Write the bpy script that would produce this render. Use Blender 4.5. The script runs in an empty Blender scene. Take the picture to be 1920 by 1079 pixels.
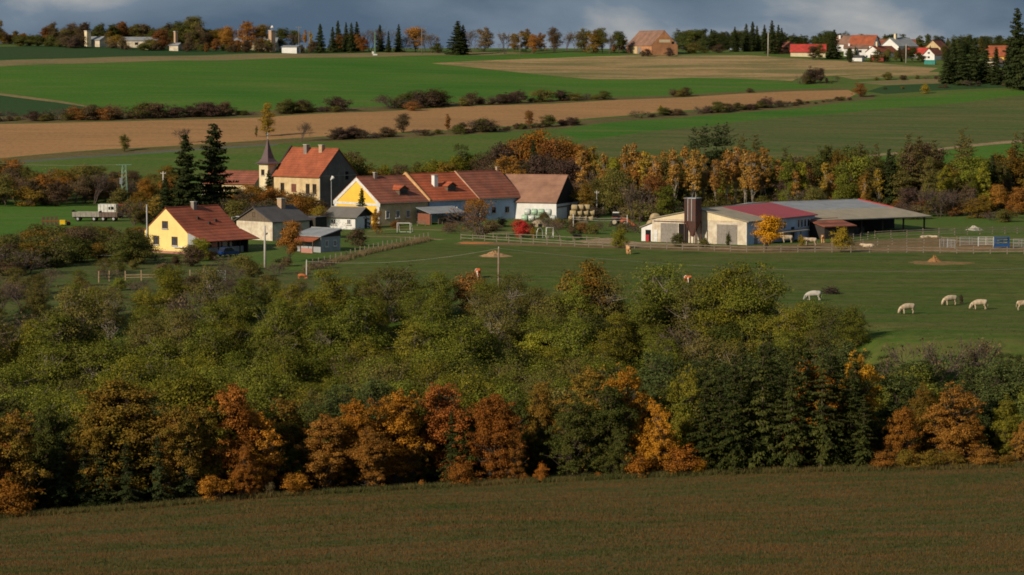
import bpy, bmesh, math, random
import numpy as np
from mathutils import Vector, Matrix
from mathutils.geometry import delaunay_2d_cdt

random.seed(7)
RNG = np.random.default_rng(11)
sc = bpy.context.scene
COL = sc.collection
R = math.radians

# ------------------------------------------------------------------ camera
FPX = 5300.0                      # focal length in photograph pixels (1920 wide)
PITCH = math.atan((540 - 120) / FPX)
cam_d = bpy.data.cameras.new('camera')
cam_d.sensor_width = 36.0
cam_d.lens = FPX * 36.0 / 1920.0
cam_d.clip_start = 1.0
cam_d.clip_end = 20000.0
cam = bpy.data.objects.new('camera', cam_d)
COL.objects.link(cam)
cam.location = (0, 0, 0)
cam.rotation_euler = (R(90) - PITCH, 0, 0)
sc.camera = cam

# ------------------------------------------------------------------ light
SUN_EL, SUN_AZ = R(27), R(47)     # azimuth measured to the left from straight behind the camera
to_sun = Vector((-math.sin(SUN_AZ) * math.cos(SUN_EL), -math.cos(SUN_AZ) * math.cos(SUN_EL), math.sin(SUN_EL)))
sun_d = bpy.data.lights.new('sun', 'SUN')
sun_d.energy = 4.9
sun_d.angle = R(0.5)
sun_d.color = (1.0, 0.86, 0.66)
sun = bpy.data.objects.new('sun', sun_d)
COL.objects.link(sun)
sun.rotation_euler = to_sun.to_track_quat('Z', 'Y').to_euler()
sun.location = (-100, -100, 200)

world = bpy.data.worlds.new('World')
sc.world = world
world.use_nodes = True
wn, wl = world.node_tree.nodes, world.node_tree.links
wn.clear()
w_out = wn.new('ShaderNodeOutputWorld')
w_bg = wn.new('ShaderNodeBackground')
w_bg.inputs['Strength'].default_value = 0.08
w_sky = wn.new('ShaderNodeTexSky')
w_sky.sky_type = 'NISHITA'
w_sky.sun_disc = False
w_sky.sun_elevation = SUN_EL
w_sky.sun_rotation = math.atan2(to_sun.x, to_sun.y)
w_tc = wn.new('ShaderNodeTexCoord')
w_map = wn.new('ShaderNodeMapping')
w_map.inputs['Scale'].default_value = (1.0, 1.0, 2.2)
w_map.inputs['Location'].default_value = (8.3, 4.4, 4.0)
w_n1 = wn.new('ShaderNodeTexNoise')
w_n1.inputs['Scale'].default_value = 9.0
w_n1.inputs['Detail'].default_value = 7.0
w_n1.inputs['Roughness'].default_value = 0.52
w_n1.inputs['Distortion'].default_value = 0.35
w_r = wn.new('ShaderNodeValToRGB')
w_r.color_ramp.elements[0].position = 0.36
w_r.color_ramp.elements[0].color = (0.050, 0.104, 0.182, 1)
w_r.color_ramp.elements[1].position = 0.67
w_r.color_ramp.elements[1].color = (0.46, 0.455, 0.45, 1)
e = w_r.color_ramp.elements.new(0.53)
e.color = (0.145, 0.205, 0.285, 1)
w_sc = wn.new('ShaderNodeVectorMath')
w_sc.operation = 'SCALE'
w_sc.inputs['Scale'].default_value = 1.0 / 0.08
w_mix = wn.new('ShaderNodeMix')
w_mix.data_type = 'RGBA'
w_mix.inputs[0].default_value = 0.88
wl.new(w_tc.outputs['Generated'], w_map.inputs['Vector'])
wl.new(w_map.outputs['Vector'], w_n1.inputs['Vector'])
wl.new(w_n1.outputs['Fac'], w_r.inputs['Fac'])
wl.new(w_r.outputs['Color'], w_sc.inputs[0])
wl.new(w_sky.outputs['Color'], w_mix.inputs[6])
wl.new(w_sc.outputs['Vector'], w_mix.inputs[7])
wl.new(w_mix.outputs[2], w_bg.inputs['Color'])
wl.new(w_bg.outputs['Background'], w_out.inputs['Surface'])

sc.view_settings.view_transform = 'Standard'
sc.view_settings.look = 'None'
sc.view_settings.exposure = 0.0
sc.view_settings.gamma = 1.0
sc.view_settings.use_curve_mapping = False
sc.render.engine = 'CYCLES'
sc.cycles.max_bounces = 5
sc.cycles.diffuse_bounces = 1
sc.cycles.glossy_bounces = 2
sc.cycles.transmission_bounces = 3
sc.cycles.transparent_max_bounces = 8
sc.cycles.use_denoising = True
sc.cycles.filter_width = 1.75

# ------------------------------------------------------------------ terrain
def pchip(xs, ys):
    xs = np.array(xs, float); ys = np.array(ys, float)
    h = np.diff(xs); d = np.diff(ys) / h
    m = np.zeros_like(xs)
    m[0], m[-1] = d[0], d[-1]
    for i in range(1, len(xs) - 1):
        if d[i-1] * d[i] > 0:
            w1, w2 = 2*h[i] + h[i-1], h[i] + 2*h[i-1]
            m[i] = (w1 + w2) / (w1 / d[i-1] + w2 / d[i])
    def f(x):
        x = np.asarray(x, float)
        k = np.clip(np.searchsorted(xs, x) - 1, 0, len(xs) - 2)
        t = (np.clip(x, xs[0], xs[-1]) - xs[k]) / h[k]
        return ((2*t**3 - 3*t**2 + 1) * ys[k] + (t**3 - 2*t**2 + t) * h[k] * m[k]
                + (-2*t**3 + 3*t**2) * ys[k+1] + (t**3 - t**2) * h[k] * m[k+1])
    return f

near_prof = pchip([-60, 0, 60, 130, 195, 250, 305, 330, 420], [2, -1.7, -12.0, -24.6, -35.6, -41.0, -45.3, -46.2, -46.4])
far_prof = pchip([340, 400, 450, 505, 580, 650, 700, 780, 880, 1000, 1100, 1165, 1200, 1320, 1600, 2600, 7000],
                 [-34.6, -33.8, -33.1, -32.9, -32.5, -32.0, -29.0, -21.8, -15.2, -7.0, 0.2, 4.4, 5.6, 6.3, 4.0, 6.0, 0.0])

def sstep(a, b, x):
    t = np.clip((np.asarray(x, float) - a) / (b - a), 0, 1)
    return t * t * (3 - 2 * t)

def edge_top(x):
    return 395 - 45 * sstep(22, 56, x)

def T(x, y):
    """ground height"""
    x = np.asarray(x, float); y = np.asarray(y, float)
    s = sstep(22, 56, x)
    e = 395 - 45 * s
    b = 350 - 24 * s
    k = sstep(b, e, y)
    z = near_prof(y) * (1 - k) + far_prof(y) * k
    z = z + 0.033 * np.clip(x, -110, 110) * sstep(110, 250, y) * (1 - k)
    far = sstep(850, 1150, y)
    z = z - far * np.clip(x, -600, 600) * 0.0105
    und = 0.25 * np.sin(x / 23.0 + 1.3) * np.sin(y / 31.0) + 0.2 * np.sin(x / 11.0 + y / 17.0)
    hill = 0.9 * np.sin(x / 61.0 + y / 97.0) * sstep(680, 800, y)
    return z + und * sstep(150, 260, y) * 0.7 + hill

SP, CP = math.sin(PITCH), math.cos(PITCH)
def ray(px, py):
    a, b = px - 960.0, 539.5 - py
    vy = FPX * CP + b * SP
    vz = -FPX * SP + b * CP
    return a / vy, vz / vy
YS = np.arange(198.0, 1330.0, 1.5)
def G(px, py, ymin=198.0):
    """the ground point seen at a pixel of the photograph"""
    dx, dz = ray(px, py)
    ys = YS[YS >= ymin]
    d = dz * ys - T(dx * ys, ys)
    k = np.argmax(d < 0)
    if d[k] >= 0:
        y = 1195.0
    elif k == 0:
        y = ys[0]
    else:
        y = ys[k-1] + (ys[k] - ys[k-1]) * d[k-1] / (d[k-1] - d[k])
    x = dx * y
    return Vector((x, y, float(T(x, y))))
def C(px, Y):
    """the ground point at depth Y under a pixel column"""
    x = (px - 960.0) / (FPX * CP) * Y
    return Vector((x, Y, float(T(x, Y))))
def At(px, py, Y):
    dx, dz = ray(px, py)
    return Vector((dx * Y, Y, dz * Y))

# ------------------------------------------------------------------ materials
MATS = {}
def nodes_of(name):
    m = bpy.data.materials.new(name)
    m.use_nodes = True
    nt = m.node_tree
    nt.nodes.clear()
    out = nt.nodes.new('ShaderNodeOutputMaterial')
    return m, nt, out
def N(nt, t, **kw):
    n = nt.nodes.new(t)
    for k, v in kw.items():
        n.inputs[k].default_value = v
    return n
def mixc(nt, fac, a, b, mode='MIX'):
    n = nt.nodes.new('ShaderNodeMix'); n.data_type = 'RGBA'; n.blend_type = mode
    for sock, v in ((n.inputs[0], fac), (n.inputs[6], a), (n.inputs[7], b)):
        if isinstance(v, (tuple, list)):
            sock.default_value = (v[0], v[1], v[2], 1)
        elif isinstance(v, (int, float)):
            sock.default_value = v
        else:
            nt.links.new(v, sock)
    return n.outputs[2]
def ramp(nt, fac, p0, p1, v0=0.0, v1=1.0):
    n = nt.nodes.new('ShaderNodeMapRange')
    n.clamp = True
    n.inputs[1].default_value, n.inputs[2].default_value = p0, p1
    n.inputs[3].default_value, n.inputs[4].default_value = v0, v1
    nt.links.new(fac, n.inputs[0])
    return n.outputs[0]

def mat(name, c1, c2=None, scale=1.5, rough=0.85, metal=0.0, bump=0.15, courses=None, spec=0.2, streak=0.0):
    """a weathered surface: two colours mixed by noise, optional tile courses"""
    if name in MATS:
        return MATS[name]
    c2 = c2 or tuple(v * 0.7 for v in c1)
    m, nt, out = nodes_of(name)
    bs = N(nt, 'ShaderNodeBsdfPrincipled', Roughness=rough, Metallic=metal)
    bs.inputs['Specular IOR Level'].default_value = spec
    tc = nt.nodes.new('ShaderNodeTexCoord')
    n1 = N(nt, 'ShaderNodeTexNoise', Scale=scale, Detail=6.0, Roughness=0.6)
    nt.links.new(tc.outputs['Object'], n1.inputs['Vector'])
    f = ramp(nt, n1.outputs['Fac'], 0.35, 0.68)
    col = mixc(nt, f, c1, c2)
    hgt = n1.outputs['Fac']
    if streak:
        mp = N(nt, 'ShaderNodeMapping'); mp.inputs['Scale'].default_value = (3.0, 3.0, 0.35)
        nt.links.new(tc.outputs['Object'], mp.inputs['Vector'])
        n3 = N(nt, 'ShaderNodeTexNoise', Scale=2.0, Detail=4.0)
        nt.links.new(mp.outputs['Vector'], n3.inputs['Vector'])
        col = mixc(nt, ramp(nt, n3.outputs['Fac'], 0.5, 0.75, 0.0, streak), col, tuple(v * 0.45 for v in c1))
    if courses:
        step, amt = courses
        sx = nt.nodes.new('ShaderNodeSeparateXYZ')
        nt.links.new(tc.outputs['Object'], sx.inputs[0])
        mm = nt.nodes.new('ShaderNodeMath'); mm.operation = 'MULTIPLY'
        mm.inputs[1].default_value = 1.0 / step
        nt.links.new(sx.outputs['Z'], mm.inputs[0])
        fr = nt.nodes.new('ShaderNodeMath'); fr.operation = 'FRACT'
        nt.links.new(mm.outputs[0], fr.inputs[0])
        line = ramp(nt, fr.outputs[0], 0.0, 0.5, 1.0, 0.0)
        n2 = N(nt, 'ShaderNodeTexNoise', Scale=5.0, Detail=3.0)
        nt.links.new(tc.outputs['Object'], n2.inputs['Vector'])
        la = nt.nodes.new('ShaderNodeMath'); la.operation = 'MULTIPLY'
        nt.links.new(line, la.inputs[0]); nt.links.new(ramp(nt, n2.outputs['Fac'], 0.3, 0.7, amt * 0.4, amt), la.inputs[1])
        col = mixc(nt, la.outputs[0], col, tuple(v * 0.32 for v in c1))
    nb_ = N(nt, 'ShaderNodeTexNoise', Scale=0.33, Detail=5.0, Roughness=0.65)
    nt.links.new(tc.outputs['Object'], nb_.inputs['Vector'])
    hv = N(nt, 'ShaderNodeHueSaturation')
    nt.links.new(col, hv.inputs['Color'])
    nt.links.new(ramp(nt, nb_.outputs['Fac'], 0.3, 0.7, 0.70 if courses else 0.88, 1.22 if courses else 1.06), hv.inputs['Value'])
    col = hv.outputs['Color']
    nt.links.new(col, bs.inputs['Base Color'])
    if bump:
        bp = N(nt, 'ShaderNodeBump', Strength=bump, Distance=0.08)
        nt.links.new(hgt, bp.inputs['Height'])
        nt.links.new(bp.outputs['Normal'], bs.inputs['Normal'])
    nt.links.new(bs.outputs[0], out.inputs['Surface'])
    MATS[name] = m
    return m

def leaf_mat(name, c1, c2, c3=None, trans=0.22, clump=0.35, obvar=0.24):
    """foliage: leaves vary one by one, clump by clump and tree by tree"""
    if name in MATS:
        return MATS[name]
    c3 = c3 or c1
    m, nt, out = nodes_of(name)
    geo = nt.nodes.new('ShaderNodeNewGeometry')
    tc = nt.nodes.new('ShaderNodeTexCoord')
    oi = nt.nodes.new('ShaderNodeObjectInfo')
    n1 = N(nt, 'ShaderNodeTexNoise', Scale=clump, Detail=3.0)
    n1.noise_dimensions = '4D'
    nt.links.new(tc.outputs['Object'], n1.inputs['Vector'])
    wv = nt.nodes.new('ShaderNodeMath'); wv.operation = 'MULTIPLY'; wv.inputs[1].default_value = 40.0
    nt.links.new(oi.outputs['Random'], wv.inputs[0])
    nt.links.new(wv.outputs[0], n1.inputs['W'])
    f = ramp(nt, n1.outputs['Fac'], 0.36, 0.64)
    col = mixc(nt, f, c1, c2)
    f3 = ramp(nt, geo.outputs['Random Per Island'], 0.72, 1.0, 0.0, 0.85)
    col = mixc(nt, f3, col, c3)
    hsv = N(nt, 'ShaderNodeHueSaturation')
    nt.links.new(col, hsv.inputs['Color'])
    v1 = ramp(nt, geo.outputs['Random Per Island'], 0.0, 1.0, 0.75, 1.25)
    v2 = ramp(nt, oi.outputs['Random'], 0.0, 1.0, 1 - obvar, 1 + obvar)
    vm = nt.nodes.new('ShaderNodeMath'); vm.operation = 'MULTIPLY'
    nt.links.new(v1, vm.inputs[0]); nt.links.new(v2, vm.inputs[1])
    nt.links.new(vm.outputs[0], hsv.inputs['Value'])
    fr = nt.nodes.new('ShaderNodeMath'); fr.operation = 'FRACT'
    nt.links.new(wv.outputs[0], fr.inputs[0])
    nt.links.new(ramp(nt, fr.outputs[0], 0, 1, 0.493, 0.507), hsv.inputs['Hue'])
    df = N(nt, 'ShaderNodeBsdfDiffuse')
    tr = N(nt, 'ShaderNodeBsdfTranslucent')
    nt.links.new(hsv.outputs['Color'], df.inputs['Color'])
    nt.links.new(hsv.outputs['Color'], tr.inputs['Color'])
    mx = N(nt, 'ShaderNodeMixShader', Fac=trans)
    nt.links.new(df.outputs[0], mx.inputs[1]); nt.links.new(tr.outputs[0], mx.inputs[2])
    nt.links.new(mx.outputs[0], out.inputs['Surface'])
    MATS[name] = m
    return m

def field_mat(name, c1, c2, c3, direction=0.0, stripe=4.0, amt=0.3, big=0.012, bump=0.4, fine=1.2, patch=(0.5, 0.72)):
    """cropland: world-space noise, drilled rows along a direction, thin worn patches"""
    if name in MATS:
        return MATS[name]
    m, nt, out = nodes_of(name)
    geo = nt.nodes.new('ShaderNodeNewGeometry')
    bs = N(nt, 'ShaderNodeBsdfPrincipled', Roughness=0.95)
    bs.inputs['Specular IOR Level'].default_value = 0.05
    mp = nt.nodes.new('ShaderNodeMapping')
    mp.inputs['Rotation'].default_value = (0, 0, direction)
    nt.links.new(geo.outputs['Position'], mp.inputs['Vector'])
    def noise(sx, sy, detail=5.0, rough=0.6):
        q = nt.nodes.new('ShaderNodeMapping')
        q.inputs['Scale'].default_value = (sx, sy, 0.0)
        nt.links.new(mp.outputs['Vector'], q.inputs['Vector'])
        n = N(nt, 'ShaderNodeTexNoise', Scale=1.0, Detail=detail, Roughness=rough)
        nt.links.new(q.outputs['Vector'], n.inputs['Vector'])
        return n.outputs['Fac']
    nb = noise(big, big * 2.2)
    nf = noise(fine, fine, 4.0, 0.7)
    nr = noise(0.02, 1.0 / stripe, 3.0, 0.55)
    npch = noise(big * 2.0, big * 7.0, 5.0, 0.65)
    col = mixc(nt, ramp(nt, nb, 0.35, 0.65), c1, c2)
    col = mixc(nt, ramp(nt, npch, patch[0], patch[1]), col, c3)
    col = mixc(nt, ramp(nt, nr, 0.42, 0.62, 0.0, amt), col, c3)
    hsv = N(nt, 'ShaderNodeHueSaturation')
    nt.links.new(col, hsv.inputs['Color'])
    nt.links.new(ramp(nt, nf, 0.25, 0.75, 0.72, 1.28), hsv.inputs['Value'])
    nt.links.new(hsv.outputs['Color'], bs.inputs['Base Color'])
    ad = nt.nodes.new('ShaderNodeMath'); ad.operation = 'ADD'
    nt.links.new(nf, ad.inputs[0]); nt.links.new(nr, ad.inputs[1])
    bp = N(nt, 'ShaderNodeBump', Strength=bump, Distance=0.25)
    nt.links.new(ad.outputs[0], bp.inputs['Height'])
    nt.links.new(bp.outputs['Normal'], bs.inputs['Normal'])
    nt.links.new(bs.outputs[0], out.inputs['Surface'])
    MATS[name] = m
    return m

# ------------------------------------------------------------------ object helpers
def tag(o, label=None, cat=None, group=None, kind=None):
    if label: o['label'] = label
    if cat: o['category'] = cat
    if group: o['group'] = group
    if kind: o['kind'] = kind
    return o
def thing(name, loc, rz, label, cat, group=None):
    o = bpy.data.objects.new(name, None)
    o.empty_display_size = 0.5
    COL.objects.link(o)
    o.location = loc
    o.rotation_euler = (0, 0, rz)
    return tag(o, label, cat, group)
def link(name, me, m, parent=None, loc=None, rot=None, scale=None):
    o = bpy.data.objects.new(name, me)
    COL.objects.link(o)
    if m is not None and len(me.materials) == 0:
        me.materials.append(m)
    if parent: o.parent = parent
    if loc is not None: o.location = loc
    if rot is not None: o.rotation_euler = rot
    if scale is not None: o.scale = scale
    return o
def pymesh(name, V, F, smooth=False):
    me = bpy.data.meshes.new(name)
    me.from_pydata([tuple(v) for v in V], [], F)
    me.validate()
    if smooth:
        me.polygons.foreach_set('use_smooth', [True] * len(me.polygons))
    me.update()
    return me
class MB:
    """collects boxes, prisms, tubes and lathes into one mesh"""
    def __init__(s): s.V, s.F = [], []
    def add(s, V, F):
        n = len(s.V); s.V += [tuple(v) for v in V]; s.F += [tuple(i + n for i in f) for f in F]; return s
    def box(s, x0, x1, y0, y1, z0, z1):
        return s.add([(x0,y0,z0),(x1,y0,z0),(x1,y1,z0),(x0,y1,z0),(x0,y0,z1),(x1,y0,z1),(x1,y1,z1),(x0,y1,z1)],
                     [(0,3,2,1),(4,5,6,7),(0,1,5,4),(1,2,6,5),(2,3,7,6),(3,0,4,7)])
    def prism(s, poly, a, b):
        """poly: list of 3d points (a flat outline), swept by vector from a to b"""
        n = len(poly); a = Vector(a); b = Vector(b)
        V = [Vector(p) + a for p in poly] + [Vector(p) + b for p in poly]
        F = [tuple(reversed(range(n))), tuple(range(n, 2*n))] + [(i, (i+1) % n, n + (i+1) % n, n + i) for i in range(n)]
        return s.add(V, F)
    def tube(s, pts, radii, seg=8, cap=True):
        pts = [Vector(p) for p in pts]
        rings = []; V = []
        for i, p in enumerate(pts):
            d = (pts[min(i+1, len(pts)-1)] - pts[max(i-1, 0)])
            d = d.normalized() if d.length > 1e-9 else Vector((0,0,1))
            u = d.cross(Vector((0,0,1)))
            if u.length < 1e-3: u = Vector((1,0,0))
            u.normalize(); w = d.cross(u)
            r = radii[i] if isinstance(radii, (list, tuple)) else radii
            for k in range(seg):
                a = 2*math.pi*k/seg
                V.append(p + (u*math.cos(a) + w*math.sin(a)) * r)
        F = []
        for i in range(len(pts)-1):
            for k in range(seg):
                a, b = i*seg + k, i*seg + (k+1) % seg
                F.append((a, b, b+seg, a+seg))
        if cap:
            F.append(tuple(reversed(range(seg)))); F.append(tuple(range((len(pts)-1)*seg, len(pts)*seg)))
        return s.add(V, F)
    def build(s, name, m, parent=None, smooth=False, **kw):
        return link(name, pymesh(name, s.V, s.F, smooth), m, parent, **kw)
def bx(name, m, parent, *dims):
    return MB().box(*dims).build(name, m, parent)
# ------------------------------------------------------------------ the ground and its fields
GREEN = field_mat('crop_green', (0.036, 0.112, 0.012), (0.060, 0.130, 0.017), (0.115, 0.128, 0.036), R(6), 7.0, 0.30, 0.010, 0.35, 0.8, (0.56, 0.78))
F_MATS = {
    'foreground_field': field_mat('stubble_grass', (0.130, 0.080, 0.030), (0.098, 0.078, 0.027), (0.050, 0.070, 0.022), R(-5), 7.0, 0.5, 0.05, 0.9, 2.2, (0.48, 0.62)),
    'wood_floor': field_mat('leaf_litter', (0.046, 0.056, 0.018), (0.040, 0.044, 0.016), (0.075, 0.055, 0.022), 0, 4.0, 0.3, 0.05, 0.5, 1.0),
    'pasture': field_mat('pasture_grass', (0.042, 0.084, 0.012), (0.066, 0.090, 0.017), (0.098, 0.094, 0.030), R(3), 4.5, 0.65, 0.04, 1.0, 0.4, (0.48, 0.66)),
    'meadow': field_mat('meadow_grass', (0.056, 0.108, 0.018), (0.074, 0.108, 0.022), (0.118, 0.108, 0.038), R(8), 8.0, 0.3, 0.018, 0.5, 0.7, (0.52, 0.74)),
    'winter_crop_field': GREEN,
    'rough_meadow': field_mat('rough_grass', (0.062, 0.086, 0.022), (0.050, 0.086, 0.018), (0.105, 0.090, 0.036), R(4), 3.0, 0.5, 0.035, 0.7, 1.0, (0.46, 0.66)),
    'ploughed_field': field_mat('ploughed_earth', (0.335, 0.185, 0.078), (0.285, 0.158, 0.068), (0.22, 0.125, 0.058), R(9), 3.0, 0.45, 0.012, 0.6, 0.8, (0.56, 0.8)),
    'dark_crop_field': field_mat('dark_crop', (0.024, 0.062, 0.018), (0.030, 0.060, 0.020), (0.06, 0.062, 0.026), R(2), 6.0, 0.2, 0.01, 0.25, 0.6, (0.6, 0.8)),
    'fallow_strip': field_mat('fallow_earth', (0.215, 0.155, 0.075), (0.17, 0.14, 0.065), (0.10, 0.105, 0.04), R(2), 5.0, 0.35, 0.02, 0.4, 0.6, (0.5, 0.72)),
    'stubble_field': field_mat('stubble', (0.345, 0.235, 0.115), (0.27, 0.175, 0.08), (0.115, 0.12, 0.042), R(2), 14.0, 0.85, 0.012, 0.4, 0.5, (0.52, 0.7)),
    'grass_slope': field_mat('grass_slope', (0.052, 0.088, 0.022), (0.070, 0.090, 0.026), (0.125, 0.108, 0.044), R(12), 5.0, 0.55, 0.015, 0.5, 0.6, (0.50, 0.72)),
    'dirt_track': field_mat('track_earth', (0.32, 0.22, 0.13), (0.24, 0.17, 0.10), (0.12, 0.10, 0.05), 0, 3.0, 0.3, 0.05, 0.4, 1.0),
    'farmyard': field_mat('yard_earth', (0.23, 0.135, 0.070), (0.17, 0.115, 0.058), (0.08, 0.082, 0.028), 0, 3.0, 0.45, 0.05, 0.5, 1.0, (0.5, 0.66)),
    'lane': field_mat('lane_asphalt', (0.10, 0.105, 0.085), (0.085, 0.09, 0.07), (0.11, 0.105, 0.07), R(8), 3.0, 0.3, 0.05, 0.2, 1.0),
    'bank': field_mat('rough_bank', (0.075, 0.075, 0.026), (0.11, 0.085, 0.035), (0.15, 0.105, 0.05), R(8), 2.0, 0.4, 0.06, 0.7, 0.8, (0.5, 0.7)),
}
def gp(*pts):
    return [G(px, py).xy for px, py in pts]
def strip(pts, w):
    """a lane: widen a line of ground points"""
    P = [Vector(p) for p in pts]
    a, b = [], []
    for i, p in enumerate(P):
        d = (P[min(i+1, len(P)-1)] - P[max(i-1, 0)]).normalized()
        n = Vector((-d.y, d.x)) * w / 2
        a.append(p + n); b.append(p - n)
    return a + b[::-1]
edge_px = [(-500, 1008), (-200, 985), (0, 972), (260, 955), (520, 932), (760, 918), (960, 908), (1180, 897), (1400, 888), (1640, 883), (1920, 877), (2200, 869), (2500, 860)]
EDGE = gp(*edge_px)
EDGE_X = np.array([p.x for p in EDGE]); EDGE_Y = np.array([p.y for p in EDGE])
def edge_y(x): return float(np.interp(x, EDGE_X, EDGE_Y))
past_low = [Vector((x, float(edge_top(x)) - (16 if x > 22 else (6 if x > -5 else 24)))) for x in (130, 100, 80, 56, 50, 45, 40, 34, 28, 22, 10, -10, -30, -45, -60, -90)]
POLYS = [
    ('foreground_field', [Vector((-230, -40)), Vector((-230, EDGE[0].y)), *EDGE, Vector((230, EDGE[-1].y)), Vector((230, -40))]),
    ('wood_floor', [*EDGE, *past_low]),
    ('pasture', past_low[::-1][3:] and [*gp((2300, 468), (1920, 473), (1640, 475), (1400, 476), (1200, 469), (1000, 462), (860, 456), (790, 454), (700, 468), (600, 492), (590, 520)), *past_low[::-1][3:]]),
    ('rough_meadow', gp((-300, 482), (-40, 470), (60, 476), (150, 494), (262, 488), (330, 490), (400, 496), (480, 503), (590, 508), (588, 540)) + [Vector((x, 371)) for x in (-24, -40, -60, -80, -130)]),
    ('winter_crop_field', gp((-300, 372), (0, 378), (120, 384), (190, 388), (242, 398), (190, 412), (140, 422), (70, 432), (0, 446), (-300, 470))),
    ('bank', gp((-200, 306), (0, 298), (200, 281), (420, 269), (640, 256), (860, 246), (1040, 233), (1200, 217), (1450, 199), (1600, 184), (1640, 176), (1640, 186), (1500, 203), (1200, 225), (1050, 241), (860, 254), (640, 265), (440, 275), (200, 290), (0, 305), (-200, 313))),
    ('lane', strip([p for p in gp((-200, 316), (0, 307), (100, 299), (200, 292), (330, 283), (440, 276), (520, 271))], 3.4)),
    ('ploughed_field', gp((-300, 242), (0, 233), (240, 228), (480, 221), (700, 210), (960, 197), (1300, 182), (1500, 171), (1590, 169), (1606, 176), (1590, 184), (1450, 196), (1200, 214), (1050, 228), (860, 244), (640, 254), (480, 264), (420, 268), (200, 280), (0, 297), (-300, 312))),
    ('bank', gp((-300, 226), (0, 219), (240, 214), (480, 208), (720, 199), (960, 189), (1300, 176), (1480, 167), (1560, 163), (1600, 169), (1590, 168), (1500, 170), (1300, 181), (960, 196), (700, 209), (480, 220), (240, 227), (0, 232), (-300, 241))),
    ('winter_crop_field', gp((-300, 129), (0, 126), (200, 119), (480, 112), (800, 105), (1000, 102), (1130, 100), (1180, 101), (1160, 105), (980, 111), (808, 119), (900, 129), (1000, 140), (1060, 146), (1110, 150), (1200, 150), (1300, 147), (1400, 149), (1490, 156), (1570, 164), (1480, 168), (1300, 177), (960, 190), (720, 200), (480, 209), (260, 214), (200, 205), (150, 195), (110, 188), (0, 174), (-300, 165))),
    ('dark_crop_field', gp((-300, 171), (0, 177), (110, 191), (150, 198), (200, 208), (240, 213), (0, 219), (-300, 226))),
    ('fallow_strip', gp((-300, 166), (0, 175), (110, 189), (150, 196), (200, 206), (240, 213), (200, 209), (150, 199), (110, 193), (0, 179), (-300, 171))),
    ('dark_crop_field', gp((-300, 86), (0, 88), (300, 87), (600, 90), (900, 97), (700, 98.5), (480, 100), (200, 107), (0, 113), (-300, 116))),
    ('fallow_strip', gp((-300, 117), (0, 114), (200, 108), (480, 101), (700, 99.5), (900, 98), (1000, 99.5), (1000, 101), (800, 104), (480, 111), (200, 118), (0, 125), (-300, 128))),
    ('stubble_field', gp((808, 119), (980, 111), (1160, 105), (1200, 102.5), (1400, 104), (1500, 110), (1640, 118), (1760, 128), (1740, 136), (1600, 140), (1500, 146), (1485, 152), (1400, 148), (1300, 146), (1200, 149), (1110, 149), (1000, 139), (900, 128))),
    ('dark_crop_field', gp((1625, 172), (1660, 161), (1760, 157), (1900, 152), (2200, 146), (2200, 156), (1920, 163), (1780, 169), (1660, 177))),
    ('stubble_field', gp((1570, 143), (1700, 136), (1760, 136), (1760, 141), (1600, 149))),
    ('fallow_strip', gp((1600, 155), (1700, 149), (1900, 145), (2200, 140), (2200, 145), (1900, 151), (1660, 160))),
    ('winter_crop_field', gp((1045, 245), (1200, 226), (1500, 204), (1640, 187), (1800, 175), (1920, 166), (2200, 158), (2200, 172), (1920, 178), (1800, 193), (1640, 205), (1500, 218), (1380, 229), (1250, 243), (1150, 256), (1090, 264))),
    ('grass_slope', gp((1090, 265), (1150, 257), (1250, 244), (1380, 230), (1500, 219), (1640, 206), (1800, 194), (1920, 179), (2200, 173), (2200, 256), (1920, 262), (1780, 275), (1600, 290), (1400, 300), (1200, 300), (1080, 290))),
    ('dirt_track', gp((1560, 297), (1640, 289), (1780, 276), (1920, 262), (2200, 257), (2200, 261), (1920, 267), (1780, 280), (1640, 293))),
    ('winter_crop_field', gp((1580, 299), (1640, 294), (1780, 281), (1920, 268), (2200, 262), (2200, 300), (1900, 304), (1640, 312))),
    ('farmyard', gp((850, 458), (870, 452), (1000, 456), (1150, 461), (1200, 458), (1400, 462), (1560, 455), (1700, 448), (1760, 446), (1930, 462), (2100, 462), (2100, 471), (1920, 472), (1640, 474), (1400, 475), (1200, 468), (1000, 461), (860, 459))),
    ('dirt_track', gp((1080, 452), (1140, 446), (1200, 455), (1330, 458), (1330, 462), (1180, 461), (1100, 457))),
    ('dirt_track', strip(gp((690, 434), (740, 430), (800, 431), (870, 433), (960, 436), (1040, 437)), 1.3)),
    ('dirt_track', strip(gp((680, 443), (740, 444), (790, 447), (830, 450)), 1.6)),
]
def inside(P, poly):
    x, y = P[:, 0], P[:, 1]
    ins = np.zeros(len(P), bool)
    n = len(poly)
    for i in range(n):
        x1, y1 = poly[i]; x2, y2 = poly[(i+1) % n]
        c = (y1 > y) != (y2 > y)
        with np.errstate(divide='ignore', invalid='ignore'):
            xi = (x2 - x1) * (y - y1) / (y2 - y1) + x1
        ins ^= c & (x < xi)
    return ins
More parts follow.
